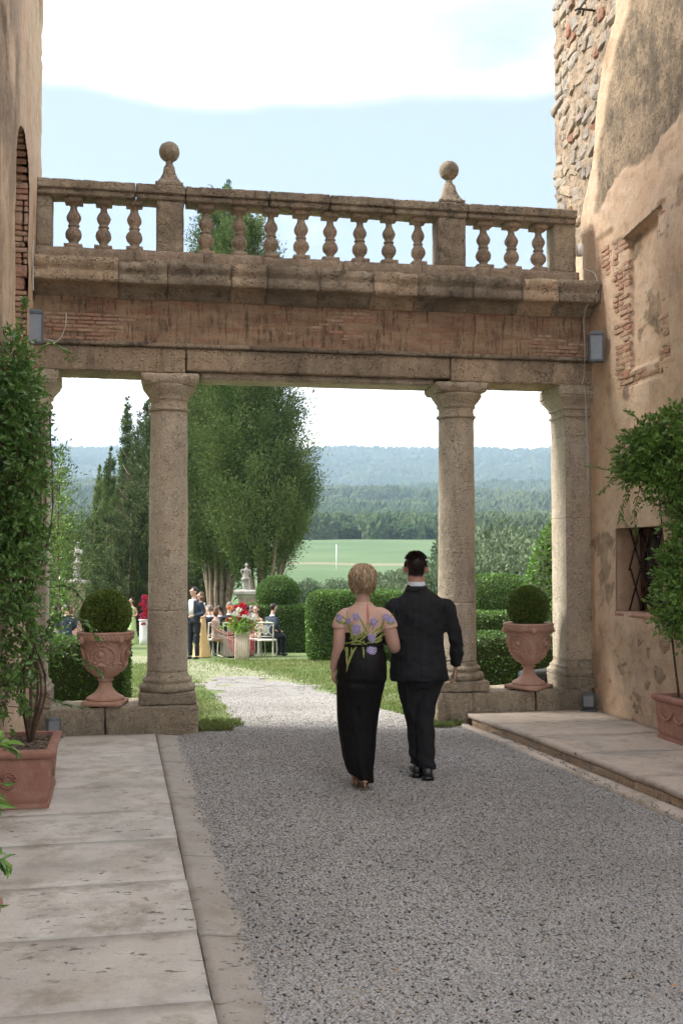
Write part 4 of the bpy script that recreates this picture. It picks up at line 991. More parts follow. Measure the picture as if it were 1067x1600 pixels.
# ------------------------------------------------------------------ rectangular planters and potted shrubs
def planter(lo, hi, h, label, medal=()):
    """lo, hi ground rectangle of the body's foot"""
    cx, cy = (lo[0]+hi[0])/2, (lo[1]+hi[1])/2; t = empty('rectangular_planter', (cx, cy, 0), 0, label, 'planter', 'rectangular terracotta planters')
    hx, hy = (hi[0]-lo[0])/2, (hi[1]-lo[1])/2; z0 = lo[2]
    def P(nm, prof, mat, amp=.002): V, F = sq_loft(prof, (-hx, -hy), (hx, hy), 1, 8, amp); return MB().add(V, F).build(nm, mat, t, False)
    P('foot', [(.0, z0), (.0, z0+.035)], M['terracotta_red'])
    P('body', [(-.012, z0+.036), (-.006, z0+.06), (.012, z0+h-.06)], M['terracotta_red'])
    P('rim', [(.022, z0+h-.06), (.034, z0+h-.05), (.04, z0+h-.035), (.04, z0+h-.018), (.03, z0+h-.003), (.0, z0+h), (-.022, z0+h-.003), (-.025, z0+h-.03)], M['terracotta_red'])
    V, F = box_arr((-hx+.02, -hy+.02, z0+h-.05), (hx-.02, hy-.02, z0+h-.026), (14, 14, 1), 0, .012, 8); 
    V[:, 2] += .014*fbm(V*20, 3); MB().add(V, F).build('soil', M['soil'], t)
    ch = MB()
    for k in range(260):
        x, y = random.uniform(-hx+.03, hx-.03), random.uniform(-hy+.03, hy-.03); ch.add(ICO1[0]*np.array([.014, .008, .006])*random.uniform(.6, 1.4)+np.array([x, y, z0+h-.022]), ICO1[1])
    tag(ch.build('bark_chips', M['bark'], t), kind='stuff')
    for (x, y, nx, ny) in medal:
        m = MB(); tx, ty = -ny, nx
        for r_, rr in ((.055, .007), (.03, .006)):
            m.add(*tube_arr([(x+nx*.004+tx*r_*math.cos(s), y+ny*.004+ty*r_*math.cos(s), z0+h*.5+r_*math.sin(s)) for s in np.linspace(0, 2*math.pi, 21)], rr, 5))
        for k in range(12):
            s = k/12*6.283; m.add(ICO1[0]*.009+np.array([x+nx*.004+tx*.044*math.cos(s), y+ny*.004+ty*.044*math.cos(s), z0+h*.5+.044*math.sin(s)]), ICO1[1])
        m.build('rosette', M['terracotta_red'], t)
    return t
planter((-.80, 7.72, .002), (-.455, 8.55, 0), .40, 'terracotta planter with a rosette on the left paving under the tall shrub', [(-.10, -.42, 0, -1), (.178, 0, 1, 0)])
planter((-.83, 3.72, .002), (-.475, 4.45, 0), .38, 'terracotta planter nearest the camera, cut by the left edge', [(.18, 0, 1, 0)])
pr = planter((4.76, 8.05, .11), (4.985, 8.98, 0), .395, 'terracotta planter with a relief garland against the right tower wall')
g = MB()
for k in range(3):
    y0 = -.32+k*.24
    g.add(*tube_arr(curve_pts([(-.125, y0, .36), (-.13, y0+.06, .31), (-.132, y0+.12, .29), (-.13, y0+.18, .31), (-.125, y0+.24, .36)], 12), [.006]*3+[.013]*7+[.006]*3, 6)); g.add(ICO1[0]*.018+np.array([-.126, y0, .365]), ICO1[1])
g.build('garland', M['terracotta_red'], pr)

LEAFM = {}
def single_leaves(parent, P, D, L, W, mat):
    """the leaves that show largest: one object each, sharing four meshes"""
    key = mat.name
    if key not in LEAFM:
        LEAFM[key] = []
        for k in range(4):
            TV = np.array([(0, 0, 0), (-.30, .25, .05), (-.5, .5, .08), (-.32, .78, .03), (.30, .25, .05), (.5, .5, .08), (.32, .78, .03), (0, .25, 0), (0, .5, -.02), (0, .78, -.05), (0, 1, -.12)])*np.array([W, 1, 1])
            TF = [(0, 7, 1), (1, 7, 8, 2), (2, 8, 9, 3), (3, 9, 10), (0, 4, 7), (4, 5, 8, 7), (5, 6, 9, 8), (6, 10, 9)]
            LEAFM[key].append(MB().add(TV, TF, k/3).mesh('leaf', mat, True))
    D = D/np.linalg.norm(D, axis=1, keepdims=True)
    for i in range(len(P)):
        y = Vector(D[i]); up = Vector((random.gauss(0, .45), random.gauss(0, .45), 1)); x = y.cross(up).normalized(); z = x.cross(y)
        o = link('leaf', LEAFM[key][i % 4], parent); o.matrix_local = Matrix.LocRotScale(Vector(P[i]), Matrix((x, y, z)).transposed().to_quaternion(), Vector((L[i],)*3))
def shrub(name, loc, stems, blobs, nleaf, L, W, mat, label, cat, group, singles=200, sprays=(), view=(0, 0, 1.7), stem_r=.011):
    """blobs: (cx, cy, cz, rx, ry, rz, weight) in local coordinates; sprays: shoots [(pts)]"""
    t = empty(name, loc, 0, label, cat, group)
    st = MB()
    for s in stems: st.add(*tube_arr(curve_pts(s, 14), np.linspace(stem_r, stem_r*.45, 15), 6))
    st.build('stem', M['stem'], t)
    B = np.array(blobs); wt = B[:, 6]/B[:, 6].sum(); ntw = int(nleaf/7)
    k = rng.choice(len(B), ntw, p=wt); dirs = rng.normal(size=(ntw, 3)); dirs /= np.linalg.norm(dirs, axis=1, keepdims=True)
    rad = rng.random(ntw)**.38
    base = B[k, :3] + dirs*rad[:, None]*B[k, 3:6]*(1+.25*fbm(B[k, :3]*3+dirs*2.2, 3))[:, None]
    tw = dirs*.6 + rng.normal(size=(ntw, 3))*.5 + np.array([0, 0, .15]); tw /= np.linalg.norm(tw, axis=1, keepdims=True)
    twl = L*(1.8+1.1*rng.random(ntw)); P = []; D = []; TI = []
    for j in range(7):
        f = (j+.5)/7; p = base + tw*(twl*f)[:, None]; p[:, 2] -= .25*(twl*f*f)
        a = rng.normal(size=(ntw, 3)); a = np.cross(tw, a); a /= np.linalg.norm(a, axis=1, keepdims=True)
        P.append(p); D.append(tw*.55 + a*(.85 if j < 6 else .1)); 
    tb = MB()
    for i in range(0, ntw, 3): tb.add(*tube_arr([base[i]-tw[i]*.06, base[i]+tw[i]*twl[i]*.9], [.003, .0015], 3))
    P, D = np.concatenate(P), np.concatenate(D); tint = np.clip(.35+.3*fbm(P*3, 3)+.4*np.tile(rng.random(ntw), 7)*rng.random(len(P)), 0, 1)
    LL = L*(.6+.7*rng.random(len(P)))
    SP, SD, SL = [], [], []
    for s in sprays:
        pts = curve_pts(s, 16); tb.add(*tube_arr(pts, np.linspace(.004, .0015, 17), 4))
        for q in range(2, 17):
            dr = pts[q]-pts[q-1]; dr /= np.linalg.norm(dr)
            for sd_ in (-1, 1):
                a = np.cross(dr, (0, 0, 1)); a = a/max(np.linalg.norm(a), 1e-6)
                SP.append(pts[q]); SD.append(dr*.7+a*sd_*.8+rng.normal(size=3)*.25); SL.append(L*random.uniform(.8, 1.35))
    tb.build('twig', M['stem'], t)
    # nearest to where the picture is taken: their own objects
    wp = P + np.array(loc); dist = np.linalg.norm(wp-np.array(view), axis=1) + .9*rng.random(len(P))
    ns = max(0, singles-len(SP)); o_ = np.argsort(dist); sel, rest = o_[:ns], o_[ns:]
    lv, lf, lt = leaves_arr(P[rest], D[rest], LL[rest], W, 'leaf', tint=tint[rest])
    o = link('foliage', fastmesh('foliage', lv, lf, mat, lt), t); tag(o, kind='stuff')
    A, Bd, Cc = P[sel], D[sel], LL[sel]
    if SP: A = np.concatenate([A, np.array(SP)]); Bd = np.concatenate([Bd, np.array(SD)]); Cc = np.concatenate([Cc, np.array(SL)])
    single_leaves(t, A, Bd, Cc, W, mat); return t
# tall shrub in the left planter
stems = [[(0, 0, .36), (.02+a, .05*b, .8), (.05*a-.02, .1*b, 1.3), (a*1.5, .15*b, 2.0), (a*1.2, .1*b, 2.8)] for a, b in ((-.06, -1), (.03, 1), (.06, -.5), (-.02, .6), (.09, .2), (-.09, .4))]
shrub('potted_shrub', (-.62, 8.15, 0), stems,
      [(-.16, 0, 3.05, .10, .40, .30, 1.2), (-.09, .0, 2.75, .13, .45, .38, 2.3), (-.07, -.05, 2.35, .14, .45, .38, 2.5), (-.09, .0, 1.95, .13, .45, .35, 2.2), (-.10, -.1, 1.6, .13, .45, .32, 1.8), (-.10, 0, 1.25, .12, .45, .22, .75), (-.08, .05, .98, .10, .35, .16, .3), (-.14, -.1, .75, .08, .3, .2, .4), (.06, .2, 1.12, .09, .15, .12, .25)],
      10500, .052, .50, M['shrub_leaf'], 'tall glossy green shrub with thin dark stems in the left rosette planter', 'shrub', 'potted shrubs against the walls', 285,
      [[(-.05, .4, 3.2), (.0, .5, 3.35), (.08, .6, 3.42), (.16, .7, 3.40), (.22, .8, 3.34)], [(-.15, .3, 3.3), (-.15, .35, 3.45), (-.12, .4, 3.62), (-.12, .4, 3.72)], [(.1, .1, 1.2), (.25, .2, 1.28), (.38, .3, 1.22), (.46, .35, 1.1)], [(.1, .1, 1.05), (.28, .2, .98), (.42, .3, .9), (.5, .3, .82)], [(.1, .1, .7), (.24, .2, .62), (.38, .3, .58)], [(.1, .2, 1.5), (.25, .3, 1.5), (.34, .35, 1.42)]])
# near plant, leaves reaching in from the left edge
shrub('potted_shrub', (-.66, 4.1, 0), [[(0, 0, .34), (.02, .0, .7), (-.02, .05, 1.1)], [(.05, .1, .34), (.08, .1, .6), (.1, .12, .9)]],
      [(-.04, .1, .95, .12, .3, .18, 1), (-.06, .0, .70, .12, .3, .14, .8), (-.05, .05, .52, .14, .28, .08, .5)],
      700, .075, .33, M['shrub_leaf_bright'], 'bright green long-leaved plant nearest the camera at the left edge', 'shrub', 'potted shrubs against the walls', 255,
      [[(.0, .1, .55), (.10, .12, .60), (.19, .14, .60), (.25, .15, .57)], [(.0, .3, .85), (.10, .35, .93), (.19, .4, .97), (.23, .42, .95)], [(.0, .25, .72), (.09, .3, .75), (.17, .34, .72)], [(.02, .0, .50), (.1, .02, .50), (.17, .05, .45)], [(.0, .3, 1.0), (.07, .4, 1.08), (.12, .5, 1.08)], [(0, .2, .64), (.08, .22, .66), (.14, .25, .64)]])
# trained climber in the right planter
shrub('potted_shrub', (4.80, 8.75, 0), [[(.05, 0, .5), (.02, .05, 1.0), (.0, .1, 1.6), (-.02, .2, 2.4)], [(.08, -.1, .5), (.05, -.1, 1.2), (.05, .0, 2.0)]],
      [(-.04, .36, 2.70, .20, .32, .22, 1.4), (.0, .0, 2.75, .22, .45, .30, 1.8), (.04, .02, 2.40, .18, .34, .22, 1.1), (.08, -.15, 2.05, .13, .24, .20, .6), (.04, -.16, 1.65, .18, .26, .24, 1.3), (.02, -.18, 1.33, .20, .30, .24, 1.3), (.06, -.12, 1.12, .14, .22, .12, .5), (-.08, .58, 2.55, .10, .12, .14, .3)],
      14500, .050, .55, M['shrub_leaf_bright'], 'bright green trained climber in the right planter with a loose trailing shoot', 'shrub', 'potted shrubs against the walls', 285,
      [[(-.1, .55, 2.55), (-.16, .72, 2.48), (-.2, .85, 2.42), (-.24, .92, 2.35)], [(-.1, .5, 2.45), (-.12, .62, 2.3), (-.14, .68, 2.18), (-.14, .7, 2.08)], [(-.1, .4, 2.35), (-.1, .5, 2.15), (-.08, .52, 1.95)], [(-.2, .3, 2.6), (-.28, .55, 2.55), (-.32, .75, 2.58), (-.35, .92, 2.62)], [(-.1, .3, 2.95), (-.15, .4, 3.05), (-.15, .5, 3.1)]])

# ------------------------------------------------------------------ garden: hedges, cone, vine
def hedge(name, lo, hi, rz, loc, label, cat='hedge', group=None, rad=.12, n=16000, L=.035, mat='hedge_leaf', amp=.03):
    nx = tuple(max(3, int((b-a)/.12)) for a, b in zip(lo, hi)); V, F = box_arr(lo, hi, nx, rad, amp, 1.6, random.random()*50)
    t = leafy(name, V, F, n, L, M[mat], M['hedge_core'], depth=.05, W=.6, core_shrink=.03, loc=loc); t.rotation_euler = (0, 0, rz); tag(t, label, cat, group); return t
HG = 'clipped garden hedges'
def G3(px, d): x, y = at(px, d); return (x, y, float(gprof(d)))
hedge('clipped_hedge', (-1.2, -.3, 0), (.75, .5, .86), R(-4), (-.62, 12.7, -.04), 'low dark hedge just behind the left low wall and urn', group=HG, n=22000)
hedge('clipped_hedge', (-1.25, -1.0, 0), (1.25, 1.2, 1.70), -YAW, G3(560, 26.5), 'big rounded block hedge right behind the blonde woman', group=HG, rad=.3, n=42000, L=.055)
hedge('clipped_hedge', (-1.0, -.6, 0), (1.3, .8, 1.62), -YAW, G3(640, 28.5), 'yellowish hedge seen between the heads of the couple', group=HG, rad=.2, n=16000, L=.06, mat='leaf_yellow')
hedge('clipped_hedge', (-1.45, -.6, 0), (1.5, 1.2, 1.40), -YAW, G3(442, 32.5), 'long flat-topped hedge behind the seated guests', group=HG, rad=.08, n=34000, L=.06)
V, F = ICO3; V = V*np.array([.66, .66, .55]); x, y, z = G3(435, 32.6); t = leafy('clipped_dome', V, F.tolist(), 14000, .05, M['hedge_leaf'], M['hedge_core'], depth=.05, loc=(x, y, z+1.75)); tag(t, 'rounded green topiary dome on top of the long hedge', 'topiary')
hedge('clipped_hedge', (-.95, -.4, 0), (1.1, .5, .90), -YAW-R(6), G3(822, 13.4), 'low green hedge just behind the right urn', group=HG, n=26000, rad=.10)
hedge('clipped_hedge', (-.9, -.5, 0), (1.0, .6, 1.16), -YAW, G3(770, 19.5), 'mid-height light green hedge beyond the right column', group=HG, n=18000, L=.045, rad=.10)
V, F = ICO3; V = np.sign(V)*np.abs(V)**.8*np.array([1.0, .7, .62]); x, y, z = G3(775, 25); t = leafy('clipped_dome', V, F.tolist(), 15000, .05, M['hedge_leaf'], M['hedge_core'], depth=.05, loc=(x, y, z+1.45)); tag(t, 'rounded light green bush beyond the mid-height hedge on the right', 'topiary')
MB().add(*tube_arr([(0, 0, -1.45), (0, 0, 0)], .06, 6)).build('stem', M['stem'], t)
x, y, z = G3(878, 15.6)
V, F = lathe_arr([(0, 0), (.55, .05), (.66, .5), (.62, 1.1), (.50, 1.7), (.30, 2.25), (.10, 2.65), (0, 2.75)], 32, amp=.05, freq=2, step=.08)
t = leafy('laurel_cone', V, F, 15000, .075, M['shrub_leaf'], M['hedge_core'], tmpl='leaf', depth=.12, W=.5, out=.7, loc=(x, y, z)); tag(t, 'tall cone of dark laurel behind the right pilaster', 'topiary')
# vine behind the left pilaster
x, y = at(93, 13.2)
shrub('climbing_vine', (x, y, 0), [[(0, 0, -.1), (.02, 0, 1), (-.02, 0, 2), (0, 0, 2.9)]], [(.0, 0, 2.7-.38*k, .045+.02*(k % 3), .08, .26, 1) for k in range(8)], 1500, .05, .45, M['shrub_leaf_bright'], 'narrow climbing vine beside the left pilaster', 'vine', None, 0)
bag = MB().add(*box_arr((-.22, -.12, 0), (.22, .12, .22), (8, 4, 4), .05, .02, 5)).build('black_bag', M['black_plastic'], loc=cframe(4.36, 11.62, .25), rz=R(10)); tag(bag, 'black plastic bag tucked behind the right urn by the pilaster', 'bag')

# ------------------------------------------------------------------ cypresses
def crown(n_tufts, per, zr, rad, h, lean=(0, 0), tuft=.5, L=.16, seed=0, hollow=.55, droop=0., gap=None, W=.34):
    r = np.random.default_rng(seed)
    z = zr[0] + (zr[1]-zr[0])*r.random(n_tufts*3); rr = rad(z)
    keep = r.random(len(z)) < (rr/rr.max())**1.0; z = z[keep][:n_tufts]; rr = rr[keep][:n_tufts]; n = len(z); th = r.random(n)*2*np.pi
    if gap: k = ~gap(z, th); z, rr, th = z[k], rr[k], th[k]; n = len(z)
    f = hollow + (1.04-hollow)*r.random(n)**.6; lump = 1+.16*fbm(np.stack([np.cos(th)*1.6+seed, np.sin(th)*1.6, z*.55], -1), 3)
    C = np.stack([rr*f*lump*np.cos(th)+lean[0]*z/h, rr*f*lump*np.sin(th)+lean[1]*z/h, z], -1)
    out = np.stack([np.cos(th), np.sin(th), np.zeros(n)], -1)
    ax = out*(.55-droop)+np.array([0, 0, 1.])+r.normal(size=(n, 3))*.22; ax /= np.linalg.norm(ax, axis=1, keepdims=True)
    sz = tuft*(.6+.8*r.random(n))*np.clip(rr/rr.max()+.25, .35, 1)
    q = r.normal(size=(n, per, 3)); q /= np.linalg.norm(q, axis=2, keepdims=True); q *= r.random((n, per, 1))**.4
    al = (q*ax[:, None]).sum(2, keepdims=True); pos = C[:, None]+sz[:, None, None]*(q*.42+al*ax[:, None]*.75)
    D = ax[:, None]*.9 + q*.9 + r.normal(size=(n, per, 3))*.35
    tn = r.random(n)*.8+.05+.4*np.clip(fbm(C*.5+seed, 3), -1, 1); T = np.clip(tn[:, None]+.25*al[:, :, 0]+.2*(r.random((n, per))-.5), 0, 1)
    return leaves_arr(pos.reshape(-1, 3), D.reshape(-1, 3), L*(.6+.8*r.random(n*per)), W, 'loz', tint=T.ravel())
def trunk_arr(b, pts, r0, r1, seg=7):
    p = curve_pts(pts, 14); b.add(*tube_arr(p+.0, np.linspace(r0, r1, 15)*(1+.12*np.sin(np.arange(15)*2.)), seg))
def cypress(px, d, label, mesh=None, group='cypresses beyond the lawn', sc=1., rz=0, **k):
    t = empty('cypress_tree', G3(px, d), rz, label, 'tree', group); t.scale = (sc,)*3
    return t
# the great cypress: two merged crowns on a fan of bare stems
def big_rad(z): return np.interp(z, [3.0, 4.2, 5.2, 7.0, 9.5, 12, 14, 15.8, 17, 17.6], [.9, 1.9, 2.3, 2.25, 1.85, 1.5, 1.35, 1.05, .6, .12])
def great_cypress(px, d, h, label, seed, lean, wsc):
    t = empty('cypress_tree', G3(px, d), 0, label, 'tree', 'great cypresses behind the guests')
    s = h/17.6
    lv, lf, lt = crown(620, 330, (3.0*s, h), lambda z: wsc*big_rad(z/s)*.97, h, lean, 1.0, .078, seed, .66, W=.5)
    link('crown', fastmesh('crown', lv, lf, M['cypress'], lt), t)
    lv, lf, lt = crown(220, 60, (3.6*s, h*.97), lambda z: wsc*.8*big_rad(z/s), h, lean, 1.1, .2, seed+5, .1)
    link('inner_branches', fastmesh('inner_branches', lv, lf, M['cypress_dark'], lt), t)
    rnd = random.Random(seed)
    for k in range(10):
        a = k/10*6.283+rnd.uniform(-.2, .2); r_ = rnd.uniform(.3, 1.75)*wsc; z1 = rnd.uniform(4.8, 6.5)*s; b = MB()
        trunk_arr(b, [(.25*math.cos(a), .25*math.sin(a), -.1), (.35*math.cos(a), .35*math.sin(a), 1.2*s), (.5*r_*math.cos(a), .5*r_*math.sin(a), 2.8*s), (r_*math.cos(a), r_*math.sin(a), z1)], rnd.uniform(.10, .19), .05, 7)
        b.build('trunk', M['bark_pale'], t)
    return t
M['bark_pale'] = flat_mat('cypress_bark', (.24, .185, .14), .9, .35, 5, bump=.06)
great_cypress(342, 43, 18.3, 'great green cypress with the pointed top showing above the balustrade', 1, (.2, 0), .90)
great_cypress(412, 41, 16.7, 'great green cypress with a broad crown on fanned bare trunks', 2, (-.75, 0), .86)
def spire(rmax, h, seed, zlo=.3):
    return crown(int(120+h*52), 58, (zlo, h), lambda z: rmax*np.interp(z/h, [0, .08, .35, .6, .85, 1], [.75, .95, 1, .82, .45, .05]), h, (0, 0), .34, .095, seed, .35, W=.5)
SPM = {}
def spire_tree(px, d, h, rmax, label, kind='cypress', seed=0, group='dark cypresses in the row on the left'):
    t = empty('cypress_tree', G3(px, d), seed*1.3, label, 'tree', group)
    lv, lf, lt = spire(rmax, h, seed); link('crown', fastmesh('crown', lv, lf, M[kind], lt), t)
    b = MB(); trunk_arr(b, [(0, 0, -.1), (.05, 0, h*.3), (0, .04, h*.6), (0, 0, h*.9)], .16, .03); b.build('trunk', M['bark'], t); return t
rowt = [(197, 58, 13.3, .50, 'tallest thin cypress spire of the left row, half brown', 'cypress', 11), (172, 62, 11.1, .62, 'cypress spire left of the tallest thin one', 'cypress', 12), (155, 66, 10.6, .55, 'thin cypress spire second left of the tallest', 'cypress', 13),
        (226, 52, 12.0, .95, 'dark cypress just left of the left column', 'cypress_dark', 14), (128, 74, 8.4, .85, 'small cypress at the far left end of the row', 'cypress', 16), (140, 60, 6.7, 1.2, 'squat cypress at the foot of the left row', 'cypress_dark', 17),
        (300, 49, 15.0, 1.0, 'dark cypress just right of the left column', 'cypress_dark', 18), (318, 52, 14.5, .9, 'dark cypress behind the pointed great one', 'cypress_dark', 19), (250, 50, 12.5, 1.2, 'cypress hidden mostly by the left column', 'cypress_dark', 20),
        (168, 54, 6.4, 1.3, 'bushy low cypress below the thin spires', 'cypress_dark', 21), (205, 50, 6.8, 1.25, 'bushy low cypress left of the column foot', 'cypress_dark', 22), (116, 84, 6.8, .9, 'far small cypress before the hazy hill', 'cypress', 23), (190, 56, 8.2, 1.0, 'middle height cypress under the tallest spire', 'cypress', 24)]
for a in rowt: spire_tree(a[0], a[1], a[2]*1.0, a[3]*1.08, a[4], a[5], a[6])
# bare, browning cypress
t = empty('cypress_tree', G3(211, 55), 0, 'browning half-bare cypress with pale dead twigs', 'tree', 'dark cypresses in the row on the left')
lv, lf, lt = crown(190, 50, (3.5, 9.6), lambda z: .55*np.interp(z, [3, 6, 9.6], [1.2, 1, .15]), 9.6, (0, 0), .9, .16, 31, .1, W=.12); link('crown', fastmesh('crown', lv, lf, M['cypress_brown'], lt), t)
b = MB(); trunk_arr(b, [(0, 0, -.1), (.1, 0, 3), (0, 0, 6), (.05, 0, 9)], .15, .02)
for k in range(26):
    z = 2.5+k*.26; a = k*2.4; b.add(*tube_arr([(0, 0, z), (.5*math.cos(a), .5*math.sin(a), z+.35), (.8*math.cos(a), .8*math.sin(a), z+.8)], [.03, .02, .006], 4))
b.build('trunk', M['bark_pale'], t)
# bare-stemmed trees in the dark wood behind the standing man
for k, (px, d, h) in enumerate([(306, 56, 9), (322, 60, 9.5), (338, 56, 9), (330, 51, 8.6), (350, 60, 9), (298, 62, 10)]):
    t = empty('cypress_tree', G3(px, d), k, ['bare-stemmed cypress first right of the left column', 'leaning bare-stemmed cypress above the standing man', 'bare-stemmed cypress left of the small statue', 'bare-stemmed cypress in front of the dark wood', 'bare-stemmed cypress nearest the great cypress', 'bare-stemmed cypress deep in the wood by the column'][k], 'tree', 'bare-stemmed cypresses in the dark wood')
    lv, lf, lt = crown(240, 60, (3.2, h), lambda z: 1.5*np.interp(z, [3.2, 5, h], [.8, 1, .3]), h, (0, 0), 1.1, .2, 40+k, .1); link('crown', fastmesh('crown', lv, lf, M['cypress_dark'], lt), t)
    for q in range(3):
        b = MB(); trunk_arr(b, [(.3*q-.3, 0, -.1), (.35*q-.35+random.uniform(-.2, .2), 0, 2.2), (.5*q-.5, 0, 5)], .13, .06); b.build('trunk', M['bark_pale'], t)
# feathery tree at the left edge behind the vine
for k, (px, d, h, r_) in enumerate(((88, 36, 6.6, .75), (104, 46, 5.2, .7))):
    t = empty('juniper_tree', G3(px, d), k, ['feathery olive-green juniper beside the left pilaster', 'lower feathery juniper before the far left hill'][k], 'tree', 'feathery junipers on the left')
    lv, lf, lt = crown(130, 70, (.6, h), lambda z: r_*np.interp(z/h, [0, .3, 1], [.8, 1, .3]), h, (0, 0), 1.0, .12, 60+k, .2, -.3); link('crown', fastmesh('crown', lv, lf, M['cypress'], lt), t)
    b = MB(); trunk_arr(b, [(0, 0, -.1), (.05, 0, h*.3), (0, 0, h*.9)], .1, .03); b.build('trunk', M['bark'], t)
# olive-grey trees down the slope: leafy crowns on short trunks
def olive_mesh(seed, r_):
    lv = []; 
    r = np.random.default_rng(seed); n = 90; th = r.random(n)*6.283; f = r.random(n)**.5; zz_ = r.random(n)
    C = np.stack([f*np.cos(th), f*np.sin(th), (zz_-.35)*1.15*np.sqrt(np.clip(1.05-f**2, .05, 1))], -1)*r_*.82
    per = 85; q = r.normal(size=(n, per, 3)); q /= np.linalg.norm(q, axis=2, keepdims=True); q *= r.random((n, per, 1))**.35
    pos = C[:, None]+q*r_*.30; D = q+np.array([0, 0, .4]); T = np.clip((r.random(n)*.6+.1)[:, None]+.25*q[:, :, 2], 0, 1)
    a, b_, c = leaves_arr(pos.reshape(-1, 3), D.reshape(-1, 3), .085*r_*(.6+.8*r.random(n*per)), .6, 'loz', tint=T.ravel()); a[:, 2] += r_*1.0
    return fastmesh('crown', a, b_, M['olive'], c)
OM = [olive_mesh(s, 3.0) for s in (1, 2, 3)]
TM = MB(); trunk_arr(TM, [(0, 0, -.5), (.1, 0, 1.2), (0, .1, 2.6)], .22, .12); TM = TM.mesh('trunk', M['bark'])
ol = [(478, 118, 1.1), (528, 122, 1.1), (452, 125, 1.0), (590, 105, 1.15), (622, 98, 1.2), (600, 128, 1.3), (640, 122, 1.35), (668, 108, 1.4), (690, 130, 1.6), (655, 150, 1.4), (722, 105, 1.5), (752, 96, 1.5), (785, 112, 1.7), (812, 100, 1.6), (742, 128, 1.8), (772, 140, 1.9), (812, 135, 1.9), (850, 110, 1.6), (845, 128, 1.8), (800, 90, 1.35), (715, 88, 1.2), (735, 150, 2.0), (880, 120, 1.8), (640, 90, 1.0), (765, 84, 1.15), (830, 84, 1.2)]
ORD = ['first', 'second', 'third', 'fourth', 'fifth', 'sixth', 'seventh', 'eighth', 'ninth', 'tenth', 'eleventh', 'twelfth', 'thirteenth', 'fourteenth', 'fifteenth', 'sixteenth', 'seventeenth', 'eighteenth', 'nineteenth', 'twentieth', 'twenty-first', 'twenty-second']
OLAB = {}
for part, txt in ((lambda p: p < 700, 'couple to right column'), (lambda p: p >= 700, 'right column to pilaster')):
    for row, rt in ((lambda d: d < 115, 'nearer'), (lambda d: d >= 115, 'farther')):
        ks = sorted([k for k in range(3, len(ol)) if part(ol[k][0]) and row(ol[k][1])], key=lambda k: ol[k][0])
        for i, k in enumerate(ks): OLAB[k] = 'grey-green tree, %s from left, %s row, %s' % (ORD[i], rt, txt)
for k, (px, d, s) in enumerate(ol):
    t = empty('valley_tree', G3(px, d), k*1.7, None, 'tree', 'grey-green trees on the slope below the garden')
    t['label'] = OLAB[k] if k >= 3 else ['leftmost small grey-green tree below the vineyard', 'small round grey-green tree left of the woman at the vineyard edge', 'grey-green tree half behind the great cypress'][k]
    s *= .70 if px < 700 else .95; t.scale = (s, s, s*random.uniform(.9, 1.1)); link('crown', OM[k % 3], t); link('trunk', TM, t)

# woodland on the valley floor and over the hills: thousands of tree crowns
def forest(name, pts, r0, r1, label):
    me = bpy.data.meshes.new(name); me.vertices.add(len(pts)); me.vertices.foreach_set('co', pts.astype(np.float32).ravel()); me.update()
    o = link(name, me); tag(o, label, 'woodland', kind='stuff')
    ng = bpy.data.node_groups.new(name+'_scatter', 'GeometryNodeTree')
    ng.interface.new_socket('Geometry', in_out='INPUT', socket_type='NodeSocketGeometry'); ng.interface.new_socket('Geometry', in_out='OUTPUT', socket_type='NodeSocketGeometry')
    A = ng.nodes.new; L = ng.links.new
    i = A('NodeGroupInput'); ou = A('NodeGroupOutput'); ic = A('GeometryNodeMeshIcoSphere'); ic.inputs['Radius'].default_value = 1; ic.inputs['Subdivisions'].default_value = 4
    sp_ = A('GeometryNodeSetPosition'); nz_ = A('ShaderNodeTexNoise'); nz_.inputs['Scale'].default_value = 2.6; nz_.inputs['Detail'].default_value = 4
    po = A('GeometryNodeInputPosition'); vm = A('ShaderNodeVectorMath'); vm.operation = 'SCALE'; sb = A('ShaderNodeMath'); sb.operation = 'MULTIPLY_ADD'; sb.inputs[1].default_value = 1.6; sb.inputs[2].default_value = -.8
    L(nz_.outputs['Fac'], sb.inputs[0]); L(po.outputs[0], vm.inputs[0]); L(sb.outputs[0], vm.inputs['Scale']); L(ic.outputs[0], sp_.inputs[0]); L(vm.outputs[0], sp_.inputs['Offset'])
    sm = A('GeometryNodeSetMaterial'); sm.inputs['Material'].default_value = M['forest']; L(sp_.outputs[0], sm.inputs[0])
    iop = A('GeometryNodeInstanceOnPoints'); L(i.outputs[0], iop.inputs['Points']); L(sm.outputs[0], iop.inputs['Instance'])
    rr = A('FunctionNodeRandomValue'); rr.data_type = 'FLOAT_VECTOR'; rr.inputs[0].default_value = (-.3, -.3, 0); rr.inputs[1].default_value = (.3, .3, 6.28)
    rs = A('FunctionNodeRandomValue'); rs.data_type = 'FLOAT_VECTOR'; rs.inputs[0].default_value = (r0, r0, r0*.9); rs.inputs[1].default_value = (r1, r1, r1*1.4)
    L(rr.outputs[0], iop.inputs['Rotation']); L(rs.outputs[0], iop.inputs['Scale']); L(iop.outputs[0], ou.inputs[0]); o.modifiers.new('scatter', 'NODES').node_group = ng
def forest_mat():
    g = G('woodland_canopy', .95); g.b.inputs['Specular IOR Level'].default_value = .05; c = g.mix(g.rand(), (.045, .08, .033), (.10, .14, .065)); c = g.mix(g.ramp(g.noise(.006, 4), .45, .65, 0, .6), c, (.16, .175, .09))
    c = g.mix(g.ramp(g.noise(.6, 5, .7), .4, .65, 0, .6), c, (.035, .06, .028)); g.col(c); g.bump(g.noise(1.2, 5, .75), 1.0, 1.); return g.m
M['forest'] = forest_mat()
dep = bpy.context.evaluated_depsgraph_get()
gbv = BVHTree.FromObject(ground, dep)
